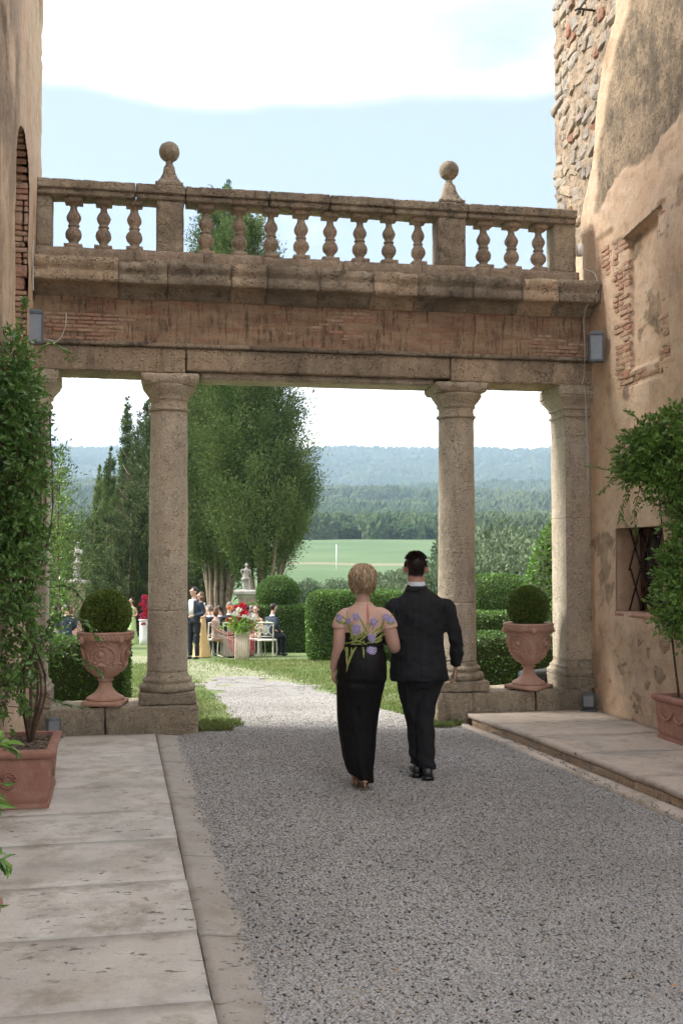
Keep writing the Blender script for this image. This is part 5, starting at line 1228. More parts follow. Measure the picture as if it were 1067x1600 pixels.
def drop(x, y):
    h = gbv.ray_cast(Vector((x, y, 2000)), Vector((0, 0, -1))); return h[0].z if h[0] else 0.
def forest_pts(n, d0, d1, pw, a0=-24, a1=26):
    d = d0+(d1-d0)*rng.random(n)**pw; az = R(1)*(a0+(a1-a0)*rng.random(n)) + YAW
    x, y = d*np.sin(az), d*np.cos(az)
    P = np.stack([x, y, 0*x], -1); cl = fbm(P/170.+6, 4); k = (cl > np.where(d < 1000, -1., -.30)) ; x, y, d = x[k], y[k], d[k]
    return np.array([(a, b_, drop(a, b_)) for a, b_ in zip(x, y)]), d
p, d = forest_pts(5200, 478, 1100, 1.2); p[:, 2] += 3.0; forest('far_woodland', p, 3.6, 6.2, 'band of woodland beyond the vineyard')
p, d = forest_pts(26000, 1100, 5000, 1.15); p[:, 2] += 2.0; forest('hill_woodland', p, 6, 12, 'woodland covering the far hills')
p, d = forest_pts(2600, 110, 470, 1., -24, -13); p[:, 2] += 2.0; forest('slope_woodland', p, 2.6, 4.6, 'woodland on the slope to the left')
# line of slim poplars in front of the hill, a pole in the vineyard, far pale houses
pm = MB().add(*lathe_arr([(0, 0), (1.1, .5), (1.6, 4), (1.3, 9), (.5, 13), (0, 14.5)], 10, amp=.3, freq=1)).mesh('crown', M['forest'])
pt = MB().add(*tube_arr([(0, 0, -1), (0, 0, 2)], .3, 5)).mesh('trunk', M['bark'])
for k in range(22):
    x, y = at(527+k*3.0, 1010+k*1.5); t = empty('poplar_tree', (x, y, drop(x, y)), k, ORD[k]+' slim poplar from the left in the far valley row', 'tree', 'row of slim poplars in the valley'); s = random.uniform(.75, 1.05); t.scale = (s, s, s); link('crown', pm, t); link('trunk', pt, t)
x, y, z = G3(525.5, 215); t = MB().add(*tube_arr([(0, 0, -1), (0, 0, 5.2)], .09, 8)).add(*tube_arr([(0, 0, 5.15), (0, 0, 5.4)], .06, 6)).build('utility_pole', M['white'], loc=(x, y, z)); tag(t, 'thin pale utility pole standing in the green vineyard', 'pole')
def house(px, d, w_, h_, label, roofh=2.5):
    x, y = at(px, d); t = empty('farmhouse', (x, y, drop(x, y)-1), -YAW+R(random.uniform(-15, 15)), label, 'house', 'far pale houses on the hills')
    MB().add(*box_arr((-w_/2, -4, 0), (w_/2, 4, h_))).build('wall', M['house_wall'], t, False)
    V = [(-w_/2-.5, -4.6, h_), (w_/2+.5, -4.6, h_), (w_/2+.5, 4.6, h_), (-w_/2-.5, 4.6, h_), (-w_/2-.5, 0, h_+roofh), (w_/2+.5, 0, h_+roofh)]
    MB().add(V, [(0, 1, 5, 4), (2, 3, 4, 5), (0, 4, 3), (1, 2, 5), (3, 2, 1, 0)]).build('roof', M['roof_tile'], t, False)
    for s in (-.3, 0, .3): MB().add(*box_arr((s*w_-.7, -4.15, h_*.35), (s*w_+.7, -3.95, h_*.7))).build('window', M['glass_dark'], t, False)
house(600, 1900, 26, 9, 'pale farmhouse on the hillside left of the man'); house(622, 1920, 34, 8, 'long pale farm building on the hillside above the man'); house(648, 1880, 18, 7, 'small pale house on the hill at the right of the farm'); house(610, 1060, 16, 6, 'pink-roofed house low in the valley beyond the wood'); house(640, 1060, 22, 5, 'long low house in the valley near the right column')
# pale garden building and boundary at the far left
x, y, z = G3(104, 62); t = empty('garden_house', (x, y, z-.6), -YAW, 'pale garden building with a flat tiled roof behind the left statue', 'building')
MB().add(*box_arr((-1.2, -.6, 0), (1.2, 2, 2.6))).build('wall', M['house_wall'], t, False); MB().add(*box_arr((-1.35, -.8, 2.6), (1.35, 2.1, 2.8))).build('roof', M['roof_tile'], t, False)
x, y, z = G3(100, 44); t = empty('iron_fence', (x, y, z), -YAW, 'low dark iron fence behind the guests on the left', 'fence')
for k in range(9): MB().add(*tube_arr([(-.8+k*.2, 0, 0), (-.8+k*.2, 0, 1.25+.12*(k % 2))], .014, 5)).build('bar', M['iron'], t)
for zz_ in (.25, 1.05): MB().add(*box_arr((-.85, -.012, zz_), (.85, .012, zz_+.03))).build('rail', M['iron'], t)

# grass blades on the near lawn
def grass():
    n = 140000; y = 11.3+15*rng.random(n*2)**1.7; x = -2.2+9*rng.random(n*2)
    g = in_poly(x+.16*fbm(np.stack([x*2.5, y*1.5, 0*x], -1), 4), y, GR)
    px = np.full(len(x), 99.)
    for (ax, ay, aw), (bx, by, bw) in zip(TRACK[:-1], TRACK[1:]):
        tt = np.clip(((x-ax)*(bx-ax)+(y-ay)*(by-ay))/((bx-ax)**2+(by-ay)**2), 0, 1); px = np.minimum(px, np.hypot(x-ax-tt*(bx-ax), y-ay-tt*(by-ay))/(aw+(bw-aw)*tt))
    den = sstep(px+.5*fbm(np.stack([x*1.4, y*1.4, 0*x], -1), 4), .4, 1.3)
    k = (~g) & (rng.random(len(x)) < np.maximum(den, .12)*1.) ; x, y = x[k][:n], y[k][:n]; d = x*math.sin(YAW)+y*math.cos(YAW); m = len(x)
    P = np.stack([x, y, gprof(d)-.005], -1); D = np.stack([rng.normal(size=m)*.5, rng.normal(size=m)*.5, np.ones(m)], -1)
    L = (.018+.028*rng.random(m))*np.interp(y, [11, 26], [1, 1.7])*(1+.6*np.clip(fbm(P*3, 3), -1, 1))
    edge_t = (y < 11.9)*.6+1
    lv, lf, lt = leaves_arr(P, D, L*edge_t, .22, 'loz', tint=np.clip(.5+.6*fbm(P*.9, 3)+.3*(rng.random(m)-.5), 0, 1))
    o = link('lawn_grass', fastmesh('lawn_grass', lv, lf, M['grass'], lt)); tag(o, 'short grass of the garden lawn', 'grass', kind='stuff')
grass()
# grass tufts at the feet of the low walls
def tufts():
    P = []
    for (x0, x1, y0, y1, n) in ((.84, 1.15, 10.95, 11.25, 900), (.85, 1.28, 11.2, 11.6, 900), (3.15, 3.42, 10.72, 10.98, 1100), (3.42, 3.52, 10.8, 10.92, 250)): P += [(random.uniform(x0, x1), random.uniform(y0, y1), -.02) for _ in range(n)]
    P = np.array(P); m = len(P); D = np.stack([rng.normal(size=m)*.5, rng.normal(size=m)*.5, np.ones(m)], -1); lv, lf, lt = leaves_arr(P, D, .03+.05*rng.random(m), .14, 'loz')
    o = link('wall_foot_grass', fastmesh('wall_foot_grass', lv, lf, M['grass'], lt)); tag(o, 'ragged grass tufts where the low walls meet the gravel', 'grass', kind='stuff')
tufts()
# air
def haze():
    V, F = box_arr((-9500, -9500, -60), (9500, 9500, 640)); g = bpy.data.materials.new('valley_air'); g.use_nodes = True; t = g.node_tree; t.nodes.clear()
    v = t.nodes.new('ShaderNodeVolumePrincipled'); v.inputs['Density'].default_value = .00016; v.inputs['Color'].default_value = (.60, .78, 1, 1); v.inputs['Anisotropy'].default_value = .2
    o = t.nodes.new('ShaderNodeOutputMaterial'); t.links.new(v.outputs[0], o.inputs['Volume']); h = MB().add(V, F).build('haze', g, smooth=False); tag(h, 'thin bluish air over the valley', 'haze', kind='stuff')
haze()
# ------------------------------------------------------------------ figures
def ell(c, r, sub=3):
    V = {1: ICO1, 2: ICO2, 3: ICO3}[sub]; return V[0]*np.array(r)+np.array(c), V[1].tolist()
def rings(rs, seg=28, pw=1.):
    """horizontal rings (z, cx, cy, rx, ry)"""
    V = []
    for z, cx, cy, rx, ry in rs:
        for j in range(seg):
            a = 2*math.pi*j/seg; c, s = math.cos(a), math.sin(a); V.append((cx+rx*math.copysign(abs(c)**pw, c), cy+ry*math.copysign(abs(s)**pw, s), z))
    n = len(rs); F = [(i*seg+j, i*seg+(j+1) % seg, (i+1)*seg+(j+1) % seg, (i+1)*seg+j) for i in range(n-1) for j in range(seg)]
    F.append(tuple(range(seg-1, -1, -1))); F.append(tuple((n-1)*seg+j for j in range(seg))); return np.array(V), F
def smooth_rings(rs, k=4):
    R_ = np.array(rs); t = np.linspace(0, len(R_)-1, (len(R_)-1)*k+1); o = curve_like(R_, t); return [tuple(x) for x in o]
def curve_like(C, t):
    C = np.vstack([2*C[0]-C[1], C, 2*C[-1]-C[-2]]); o = []
    for x in t:
        i = min(int(x), len(C)-4); f = x-i; p0, p1, p2, p3 = C[i:i+4]; o.append(.5*((2*p1)+(-p0+p2)*f+(2*p0-5*p1+4*p2-p3)*f*f+(-p0+3*p1-3*p2+p3)*f**3))
    return np.array(o)
def limb(pts, seg=14, flat=1., side=None, k=5):
    """(x, y, z, r) chain"""
    A = np.array(pts, float); t = np.linspace(0, len(A)-1, (len(A)-1)*k+1); C = curve_like(A, t)
    V, F = tube_arr(C[:, :3], np.maximum(C[:, 3], .002), seg, flat, side); return V, F
def remesh(name, parts, vox, mat, parent=None, sm=4, disp=None, tint=None):
    b = MB()
    for p in parts: b.add(*p)
    me = b.mesh(name+'_rough', None); o = bpy.data.objects.new('rough', me); LINK(o)
    m = o.modifiers.new('r', 'REMESH'); m.mode = 'VOXEL'; m.voxel_size = vox
    s = o.modifiers.new('s', 'SMOOTH'); s.factor = .5; s.iterations = sm
    dg = bpy.context.evaluated_depsgraph_get(); ev = o.evaluated_get(dg); nm = bpy.data.meshes.new_from_object(ev)
    bpy.data.objects.remove(o); bpy.data.meshes.remove(me)
    n = len(nm.vertices); co = np.empty(n*3, np.float32); nm.vertices.foreach_get('co', co); V = co.reshape(-1, 3)
    no = np.empty(n*3, np.float32); nm.vertices.foreach_get('normal', no); Nn = no.reshape(-1, 3)
    if disp is not None: V = disp(V.astype(float), Nn.astype(float)); nm.vertices.foreach_set('co', V.astype(np.float32).ravel())
    nm.materials.clear(); nm.materials.append(mat); nm.name = name
    nm.polygons.foreach_set('use_smooth', [True]*len(nm.polygons))
    a = nm.attributes.new('tint', 'FLOAT', 'POINT'); a.data.foreach_set('value', (np.full(n, .5) if tint is None else tint(V)).astype(np.float32)); nm.update()
    return link(name, nm, parent)
def hand(wrist, d, palm_n, L=.185, thumb=1, curl=.5):
    """palm, four unequal bent fingers and a thumb; d = direction of the hand, palm_n = where the palm looks"""
    d = np.array(d, float); d /= np.linalg.norm(d); n = np.array(palm_n, float); n -= n@d*d; n /= np.linalg.norm(n); s = np.cross(d, n)*thumb; w_ = np.array(wrist, float)
    parts = [limb([(*(w_-d*.02), .024), (*(w_+d*L*.12), .029), (*(w_+d*L*.34), .036), (*(w_+d*L*.48), .033)], 12, .50, n)]
    for k, (off, ln) in enumerate(((.030, .40), (.010, .45), (-.010, .42), (-.029, .33))):
        p = w_+d*L*.42+s*off; pts = [(*(p-d*.02), .0095)]; dd = d.copy(); q = p
        for j, f in enumerate((.42, .32, .26)):
            dd = dd*math.cos(curl*(.45+.35*j))+n*math.sin(curl*(.45+.35*j)); dd /= np.linalg.norm(dd); q = q+dd*L*ln*f; pts.append((*q, .0092-.0009*j))
        parts.append(limb(pts, 8, k=3))
    p = w_+d*L*.16+s*.024; parts.append(limb([(*p, .013), (*(p+d*L*.14+s*.022+n*.008), .0115), (*(p+d*L*.30+s*.024+n*.022), .0098), (*(p+d*L*.42+s*.016+n*.032), .0085)], 8, k=3)); return parts
def head_parts(c, s=1., fwd=(0, 1)):
    """skull, jaw, nose, ears, brow and lips about centre c, looking along fwd"""
    fx, fy = fwd; L = math.hypot(fx, fy); fx /= L; fy /= L; rx, ry = fy, -fx
    def P(r, f, z): return (c[0]+(rx*r+fx*f)*s, c[1]+(ry*r+fy*f)*s, c[2]+z*s)
    o = [ell(P(0, -.012, .018), (.077*s, .077*s, .098*s)), ell(P(0, .020, .0), (.066*s, .066*s, .088*s)), ell(P(0, .038, -.062), (.045*s,)*2+(.048*s,)), ell(P(0, .086, -.015), (.012*s, .012*s, .022*s), 2), ell(P(0, .091, -.024), (.013*s, .012*s, .010*s), 2), ell(P(0, .080, .022), (.05*s, .05*s, .016*s), 2)]
    o += [ell(P(0, .084, -.056), (.022*s, .022*s, .007*s), 2)]
    for k in (-1, 1): o.append(ell(P(k*.079, -.008, -.008), (.013*s, .019*s, .031*s), 2))
    return o
def eyes(parent, c, s=1., fwd=(0, 1)):
    fx, fy = fwd; L = math.hypot(fx, fy); fx /= L; fy /= L; rx, ry = fy, -fx
    for k in (-1, 1):
        p = (c[0]+(rx*.030*k+fx*.084)*s, c[1]+(ry*.030*k+fy*.084)*s, c[2]+.004*s); e = MB().add(*ell(p, (.011*s,)*3, 2)).build('eye', M['white'], parent)
        q = (p[0]+fx*.0085*s, p[1]+fy*.0085*s, p[2]); MB().add(*ell(q, (.0055*s,)*3, 1)).build('iris', M['brown_hair'], e)
def folds(amp, f=(9, 9, 4), seed=0., extra=None):
    def fn(V, Nn):
        d = amp*(fbm(V*np.array(f)+seed+.6*fbm(V*3, 2)[:, None], 4)+.6*(np.abs(fbm(V*np.array(f)*1.7+seed+9, 3))-.25))
        if extra is not None: d = d+extra(V, Nn)
        return V+Nn*d[:, None]
    return fn

# ---- the man
man = empty('person', (2.371, 8.294, -.008), -YAW, 'man with short dark hair in a dark suit walking away, seen from behind', 'person')
hc = (-.045, .03, 1.648)
man.scale = (1.05, 1, 1); body = head_parts(hc, 1.06) + [limb([(-.03, .0, 1.36, .085), (-.035, .005, 1.46, .068), (-.042, .012, 1.545, .062), (-.045, .02, 1.60, .062)], 18)]
body += [rings(smooth_rings([(.78, -.01, 0, .15, .10), (.95, -.02, 0, .17, .11), (1.1, -.03, 0, .165, .10), (1.3, -.02, 0, .18, .10), (1.40, -.02, 0, .14, .08), (1.45, -.03, 0, .07, .06)]))]
armR = [(.09, 0, 1.350, .050), (.150, 0, 1.352, .064), (.188, 0, 1.322, .069), (.226, -.01, 1.21, .063), (.252, -.012, 1.08, .057), (.263, .02, .96, .055), (.260, .045, .868, .047)]
armL = [(-.10, 0, 1.350, .050), (-.170, 0, 1.352, .064), (-.212, 0, 1.322, .072), (-.242, .02, 1.2, .066), (-.245, .06, 1.085, .060), (-.19, .20, 1.06, .054), (-.08, .29, 1.08, .047)]
legL = [(-.090, .0, .82, .118), (-.070, .03, .62, .100), (-.052, .05, .46, .079), (-.040, .06, .30, .068), (-.032, .07, .09, .062)]
legR = [(.082, .0, .82, .118), (.030, .0, .62, .090), (.022, -.01, .46, .076), (.022, -.03, .30, .067), (.030, -.05, .075, .060)]
sh = lambda P, k: [(x, y, z, r*k) for x, y, z, r in P]
body += [limb(sh(armR, .65)), limb(sh(armL, .65)), limb(sh(legL, .7)), limb(sh(legR, .7))]
body += hand((.258, .050, .868), (-.02, .12, -1), (-1, .2, 0), .19, 1, .55) + hand((-.08, .29, 1.08), (1, .25, -.02), (0, -.2, -1), .18, -1, .5)
remesh('body', body, .0052, M['skin_man'], man, 3); eyes(man, hc, 1.06)
jk = [rings(smooth_rings([(.755, -.018, .0, .222, .155), (.80, -.02, 0, .224, .158), (.90, -.024, 0, .214, .150), (1.0, -.03, .0, .203, .140), (1.08, -.032, 0, .199, .135), (1.18, -.03, 0, .205, .136), (1.28, -.022, 0, .212, .13), (1.35, -.015, 0, .206, .118), (1.395, -.013, 0, .190, .104), (1.43, -.016, 0, .150, .088), (1.46, -.022, 0, .108, .077), (1.49, -.034, .005, .078, .070), (1.515, -.038, .008, .070, .066)])), limb(armR, 18), limb(armL, 18)]
def jx(V, Nn):
    x, y, z = V.T; back = (Nn[:, 1] < -.3)*1.
    d = -.005*np.exp(-((x+.028+.004*np.sin(z*9))/.004)**2)*back*(z < 1.45)                     # centre seam
    d += .006*np.sin((z*26+x*9+1.2*np.sin(x*7)))*np.exp(-((z-1.08)/.09)**2)*back            # creases at the small of the back
    d += .006*np.sin(z*55+x*22)*np.exp(-((z-1.07)/.07)**2)*(np.abs(x) > .2)                  # elbow creases
    d += .005*np.sin((x-.0)*38+z*14)*np.exp(-((z-1.27)/.08)**2)*back*(np.abs(x+.02) > .08)
    d += .004*np.sin(z*40+y*20)*(x > .21)*(z < 1.0)
    d += -.006*np.exp(-((np.abs(x+.022)-.176-(z-1.25)*.12)/.006)**2)*back*(z > 1.14)*(z < 1.4)                      # sleeve seams
    d += -.007*np.exp(-((np.abs(x+.02)-.155)/.004)**2)*back*(z < .93)                          # side vents
    return d
remesh('jacket', jk, .0068, M['suit'], man, 3, folds(.017, (7, 7, 7), 3, jx))
tr = [rings(smooth_rings([(.70, -.005, .0, .165, .11), (.78, -.01, 0, .198, .135), (.88, -.02, 0, .196, .132), (.98, -.03, 0, .18, .12)])), limb(legL, 18), limb(legR, 18)]
def tx(V, Nn):
    x, y, z = V.T; return .006*np.sin(z*60+x*30)*np.exp(-((z-.13)/.08)**2)+.005*np.sin(z*34+x*28)*np.exp(-((z-.47)/.1)**2)
remesh('trousers', tr, .0068, M['suit'], man, 3, folds(.018, (9, 9, 4), 8, tx))
for s, x, y, hl in ((1, -.040, .10, 0), (2, .032, -.02, .0)):
    V, F = box_arr((-.046, -.13, 0), (.046, .17, .075), (6, 14, 4), .03, .002); V[:, 0] *= np.interp(V[:, 1], [-.13, -.03, .08, .17], [.78, .82, 1.08, .62]); V[:, 2] *= np.interp(V[:, 1], [-.13, -.02, .08, .17], [1.25, 1.2, .8, .5]); V[:, :2] += (x, y)
    so = MB().add(V, F).build('shoe', M['shoe'], man)
    V, F = box_arr((-.043, -.13, -.004), (.043, -.06, .026), (2, 2, 1), .006); V[:, :2] += (x, y-.002); MB().add(V, F).build('heel', M['shoe'], so)
cl = MB(); cl.add(*rings([(1.490, -.038, .008, .0735, .071), (1.512, -.040, .010, .0700, .070), (1.538, -.042, .012, .0665, .0665), (1.540, -.042, .012, .063, .063), (1.50, -.04, .01, .064, .064)], 40)); cl.build('shirt_collar', M['shirt'], man)
jc = MB(); jc.add(*rings([(1.462, -.034, .006, .098, .084), (1.488, -.037, .008, .083, .077), (1.506, -.039, .009, .0770, .0745), (1.504, -.039, .009, .071, .070), (1.47, -.037, .008, .07, .07)], 40)); jc.build('jacket_collar', M['suit'], man)
def short_hair(parent, c, s, mat, n=2600, ln=.022):
    cap = MB(); V, F = ell((c[0], c[1]-.012*s, c[2]+.024*s), (.0785*s, .084*s, .098*s), 3); keep = (V[:, 2] > c[2]-.020*s-np.clip(c[1]-V[:, 1], 0, 1)*.80) & ~((np.abs(V[:, 0]-c[0]) > .060*s) & (V[:, 2] < c[2]+.012*s) & (V[:, 1] > c[1]-.055*s)) & ~((V[:, 1] > c[1]+.045*s) & (V[:, 2] < c[2]+.045*s))
    idx = -np.ones(len(V), int); idx[keep] = np.arange(keep.sum()); F = [tuple(idx[list(f)]) for f in F if all(keep[list(f)])]; V = V[keep]+.004*fbm(V[keep]*30, 3)[:, None]; cap.add(V, F, .2)
    P, Nn = sample_mesh(V, F, n); D = Nn*(.22+.25*(P[:, 2:3] > c[2]+.07))+np.array([0, -.12, -.75])*(P[:, 2:3] < c[2]+.07)+np.stack([.5*fbm(P*22, 2), .5*fbm(P*22+9, 2), .3*fbm(P*22+5, 2)+.05], -1)
    lv, lf, lt = leaves_arr(P-Nn*.002, D, ln*(.6+.8*rng.random(n)), .16, 'loz', tint=rng.random(n)); cap.add(lv, lf, lt); return cap.build('hair', mat, parent)
short_hair(man, hc, 1.06, M['brown_hair'], 5200, .020)

# ---- the woman
wom = empty('person', (1.818, 8.012, -.008), -YAW, 'blonde woman in a long black gown with embroidered tulips walking on the man\'s arm', 'person')
hw = (.006, .03, 1.552)
aL = [(-.06, .0, 1.300, .040), (-.115, .0, 1.298, .046), (-.152, .0, 1.262, .052), (-.166, -.005, 1.17, .051), (-.176, -.005, 1.06, .046), (-.190, .01, 1.0, .042), (-.212, .035, .92, .032), (-.218, .045, .875, .025)]
aR = [(.07, .0, 1.300, .040), (.135, .0, 1.302, .048), (.180, .0, 1.264, .055), (.212, .0, 1.17, .055), (.236, .01, 1.075, .050), (.247, .05, 1.045, .046), (.262, .20, 1.06, .036), (.275, .34, 1.09, .026)]
wb = head_parts(hw, .95) + [limb([(.008, .0, 1.30, .080), (.008, .0, 1.375, .058), (.007, .008, 1.43, .052), (.006, .018, 1.49, .052)], 18)]
wb += [rings(smooth_rings([(.30, -.03, 0, .09, .07), (.6, -.025, 0, .13, .09), (.80, -.008, 0, .165, .115), (.9, 0, 0, .17, .12), (1.06, .012, 0, .132, .092), (1.18, .008, 0, .137, .095), (1.26, .004, 0, .148, .092), (1.32, .006, 0, .138, .078), (1.36, .008, 0, .10, .062)])), limb(aL, 16), limb(aR, 16)]
wb += [limb([(-.06, .02, .35, .06), (-.05, .02, .12, .04), (-.045, .0, .06, .035), (-.045, .06, .03, .03)]), limb([(.01, -.02, .35, .06), (.012, -.05, .12, .04), (.012, -.06, .07, .035), (.014, .0, .03, .03)])]
wb += hand((-.218, .047, .878), (.02, .10, -1), (1, .2, 0), .165, -1, .7) + hand((.275, .34, 1.09), (.25, 1, -.15), (-.1, .1, -1), .16, -1, .5)
remesh('body', wb, .0050, M['skin'], wom, 3); eyes(wom, hw, .95)
dr = [rings(smooth_rings([(.035, -.004, -.01, .098, .095), (.14, -.020, -.01, .112, .100), (.38, -.034, 0, .138, .110), (.62, -.024, 0, .170, .125), (.80, -.008, -.01, .192, .145), (.88, -.002, -.012, .192, .150), (.96, .002, -.008, .186, .138), (1.02, .006, 0, .168, .118), (1.07, .012, 0, .152, .106), (1.12, .010, 0, .150, .106), (1.165, .008, 0, .149, .106), (1.172, .008, 0, .145, .102)]), 44)]
def dx(V, Nn):
    x, y, z = V.T
    d = .007*np.sin((x*14-z*6.5+.7))*np.exp(-((z-.55)/.28)**2)+.006*np.sin(x*46+z*7)*np.exp(-((z-.12)/.14)**2)+.004*np.sin(z*52+x*6)*np.exp(-((z-1.01)/.05)**2)+.0035*np.sin(z*70+4*x)*np.exp(-((z-.80)/.05)**2)
    d -= .008*np.exp(-((x-.10*(.62-z)/.6+.045-.0*z)/.016)**2)*(z < .62)*(y < 0); return d
def ddisp(V, Nn):
    V = folds(.010, (8, 8, 2.2), 4, dx)(V, Nn); x, z = V[:, 0], V[:, 2]; V[:, 2] += np.where(z < .25, (1-z/.25)*.085*np.clip((.03-x)/.12, 0, 1), 0); return V
dress = remesh('dress', dr, .0065, M['dress'], wom, 2, ddisp)
yk = [rings(smooth_rings([(1.135, .009, 0, .148, .1045), (1.18, .007, 0, .1475, .105), (1.24, .004, 0, .158, .103), (1.30, .005, 0, .150, .092), (1.335, .008, 0, .128, .080), (1.37, .008, .0, .080, .064), (1.395, .008, .002, .060, .058)]), 36), limb([(-.05, .0, 1.300, .046), (-.112, .0, 1.300, .052), (-.150, .0, 1.266, .058), (-.168, -.004, 1.215, .060), (-.170, -.005, 1.195, .0585)], 18), limb([(.06, .0, 1.300, .046), (.132, .0, 1.304, .053), (.178, .0, 1.268, .060), (.206, -.0, 1.215, .0635), (.211, .0, 1.195, .0625)], 18)]
yoke = remesh('sheer_top', yk, .0055, M['sheer'], wom, 3, folds(.002, (9, 9, 9), 5))
def bvh_of(objs):
    V = []; F = []; n = 0
    for o in objs:
        me = o.data; V += [v.co[:] for v in me.vertices]; F += [tuple(i+n for i in p.vertices) for p in me.polygons]; n = len(V)
    return BVHTree.FromPolygons(V, F)
bw = bvh_of([dress, yoke])
def onb(x, z, off):
    h = bw.ray_cast(Vector((x, -1, z)), Vector((0, 1, 0)));
    return (x, h[0].y-off, z) if h[0] else (x, -.03-off, z)
def ZP(X, Y): return ((480+X/3.81-566)/206, (1228-(840+Y/3.81))/206)
for pts, w_ in [([(232, 792), (245, 735), (262, 690), (300, 640)], 9), ([(238, 775), (234, 700), (232, 625)], 8), ([(255, 605), (262, 560), (243, 495), (236, 430)], 8), ([(300, 622), (330, 645), (335, 708)], 10), ([(235, 628), (300, 612), (370, 640)], 9), ([(272, 618), (262, 570), (238, 520)], 9), ([(285, 612), (262, 540), (272, 500)], 8), ([(358, 560), (335, 520), (300, 450)], 9),
              ([(358, 600), (395, 560), (440, 530), (462, 478)], 11), ([(385, 612), (430, 590), (458, 560)], 10), ([(300, 618), (340, 585), (372, 552)], 10), ([(262, 625), (215, 632), (238, 690)], 8), ([(168, 488), (205, 508), (248, 512)], 10), ([(378, 560), (400, 520), (428, 480)], 8), ([(350, 622), (400, 618), (455, 602)], 8), ([(465, 505), (500, 512), (526, 503)], 9), ([(322, 552), (290, 600), (262, 632)], 11), ([(172, 458), (212, 470), (240, 498)], 7), ([(290, 600), (320, 575), (345, 540)], 8), ([(262, 640), (262, 690), (240, 760)], 8), ([(470, 470), (500, 465), (512, 450)], 6), ([(270, 580), (300, 560), (310, 530)], 7), ([(370, 540), (372, 510), (385, 480)], 6), ([(310, 630), (280, 660), (255, 720)], 9), ([(300, 600), (345, 560), (352, 500)], 7), ([(250, 560), (275, 575), (300, 600)], 8), ([(228, 600), (215, 560), (222, 520)], 7), ([(400, 575), (430, 560), (452, 520)], 8), ([(410, 625), (440, 590), (470, 570)], 7), ([(455, 480), (480, 480), (520, 478)], 7), ([(165, 470), (190, 462), (215, 480)], 6), ([(178, 505), (205, 500), (232, 505)], 7), ([(330, 600), (350, 640), (390, 640)], 7), ([(250, 640), (285, 630), (320, 640)], 9), ([(225, 640), (240, 660), (236, 740)], 7), ([(375, 600), (405, 620), (445, 610)], 7)]:
    C = curve_pts([(*ZP(*p), 0) for p in pts], 18)[:, :2]; V = []; F = []; n = len(C)
    for i in range(n):
        t = C[min(i+1, n-1)]-C[max(i-1, 0)]; t /= max(np.linalg.norm(t), 1e-9); nn = np.array([-t[1], t[0]]); hw_ = w_/3.81/206*(math.sin(math.pi*min(max(i/(n-1), .03), .97))**.6)*.62
        for s, off in ((-1, .0015), (0, .0048), (1, .0015)): q = C[i]+nn*hw_*s; V.append(onb(q[0], q[1], off))
    for i in range(n-1): F += [(i*3, i*3+1, i*3+4, i*3+3), (i*3+1, i*3+2, i*3+5, i*3+4)]
    MB().add(V, F).build('embroidered_leaf', M['emb_green'], wom)
for X, Y, s, rot in [(190, 475, 20, .3), (247, 492, 17, .2), (291, 468, 22, 0), (290, 543, 31, -.2), (393, 500, 24, .3), (383, 592, 25, .2), (382, 662, 29, 1.2), (467, 472, 21, -.2), (492, 488, 18, .4), (514, 492, 13, .3), (430, 505, 0, 0)]:
    if not s: continue
    cx, cz = ZP(X, Y); b = MB(); s2 = s/3.81/206*1.05
    fl = None; parts = []
    for k, (ox, wd, ht) in enumerate(((-.42, .42, .95), (.42, .42, .95), (0, .45, 1.05))):
        V = []; F = []; n = 14
        V.append(onb(cx+ox*s2*.6*math.cos(rot), cz+ox*s2*.6*math.sin(rot), .008+.001*k))
        for j in range(n):
            a = j/n*6.283; lx = ox*s2+wd*s2*math.cos(a); lz = ht*s2*math.sin(a); V.append(onb(cx+lx*math.cos(rot)-lz*math.sin(rot), cz+lx*math.sin(rot)+lz*math.cos(rot), .003+.0015*k)); 
        F = [(0, j+1, (j+1) % n+1) for j in range(n)]; parts.append((V, F))
    for V, F in parts: b.add(V, F)
    fl = b.build('embroidered_flower', M['emb_purple'], wom); b = MB()
    for ox in (-.62, -.22, .2, .6):
        P = []
        for t in np.linspace(-.85, .85, 6): lx, lz = ox*s2*(1-.25*t*t), t*s2*(1-.2*abs(ox)); P.append(onb(cx+lx*math.cos(rot)-lz*math.sin(rot), cz+lx*math.sin(rot)+lz*math.cos(rot), .0075))
        b.add(*tube_arr(P, s2*.055, 4))
    b.build('petal_line', M['emb_dark'], fl)
# the keyhole slit of the yoke
V = []; n = 18
for i in range(n):
    t = i/(n-1); X, Y = 357+6*t, 378+180*t; c = ZP(X, Y); w_ = .0105*math.sin(math.pi*min(max(t**.8, .02), .98)); V += [onb(c[0]-w_, c[1], .0012), onb(c[0]+w_, c[1], .0012)]
kh = MB().add(V, [(2*i, 2*i+1, 2*i+3, 2*i+2) for i in range(n-1)]).build('keyhole_slit', M['skin_red'], wom)
for s in (0, 1): MB().add(*tube_arr([np.array(V[2*i+s]) for i in range(n)], .0022, 5)).build('piping', M['sheer'], kh)
MB().add(*ell((*onb(ZP(357, 378)[0], ZP(357, 378)[1], .004),), (.005,)*3, 1)).build('button', M['sheer'], wom)
# sash at the waist
sa = MB()
pts = [onb(x, 1.062+.010*math.sin(x*9+1)-(x*.03), .0) for x in np.linspace(-.135, .155, 20)]; sa.add(*tube_arr(pts, .010, 6)); sa.build('sash', M['dress'], wom)
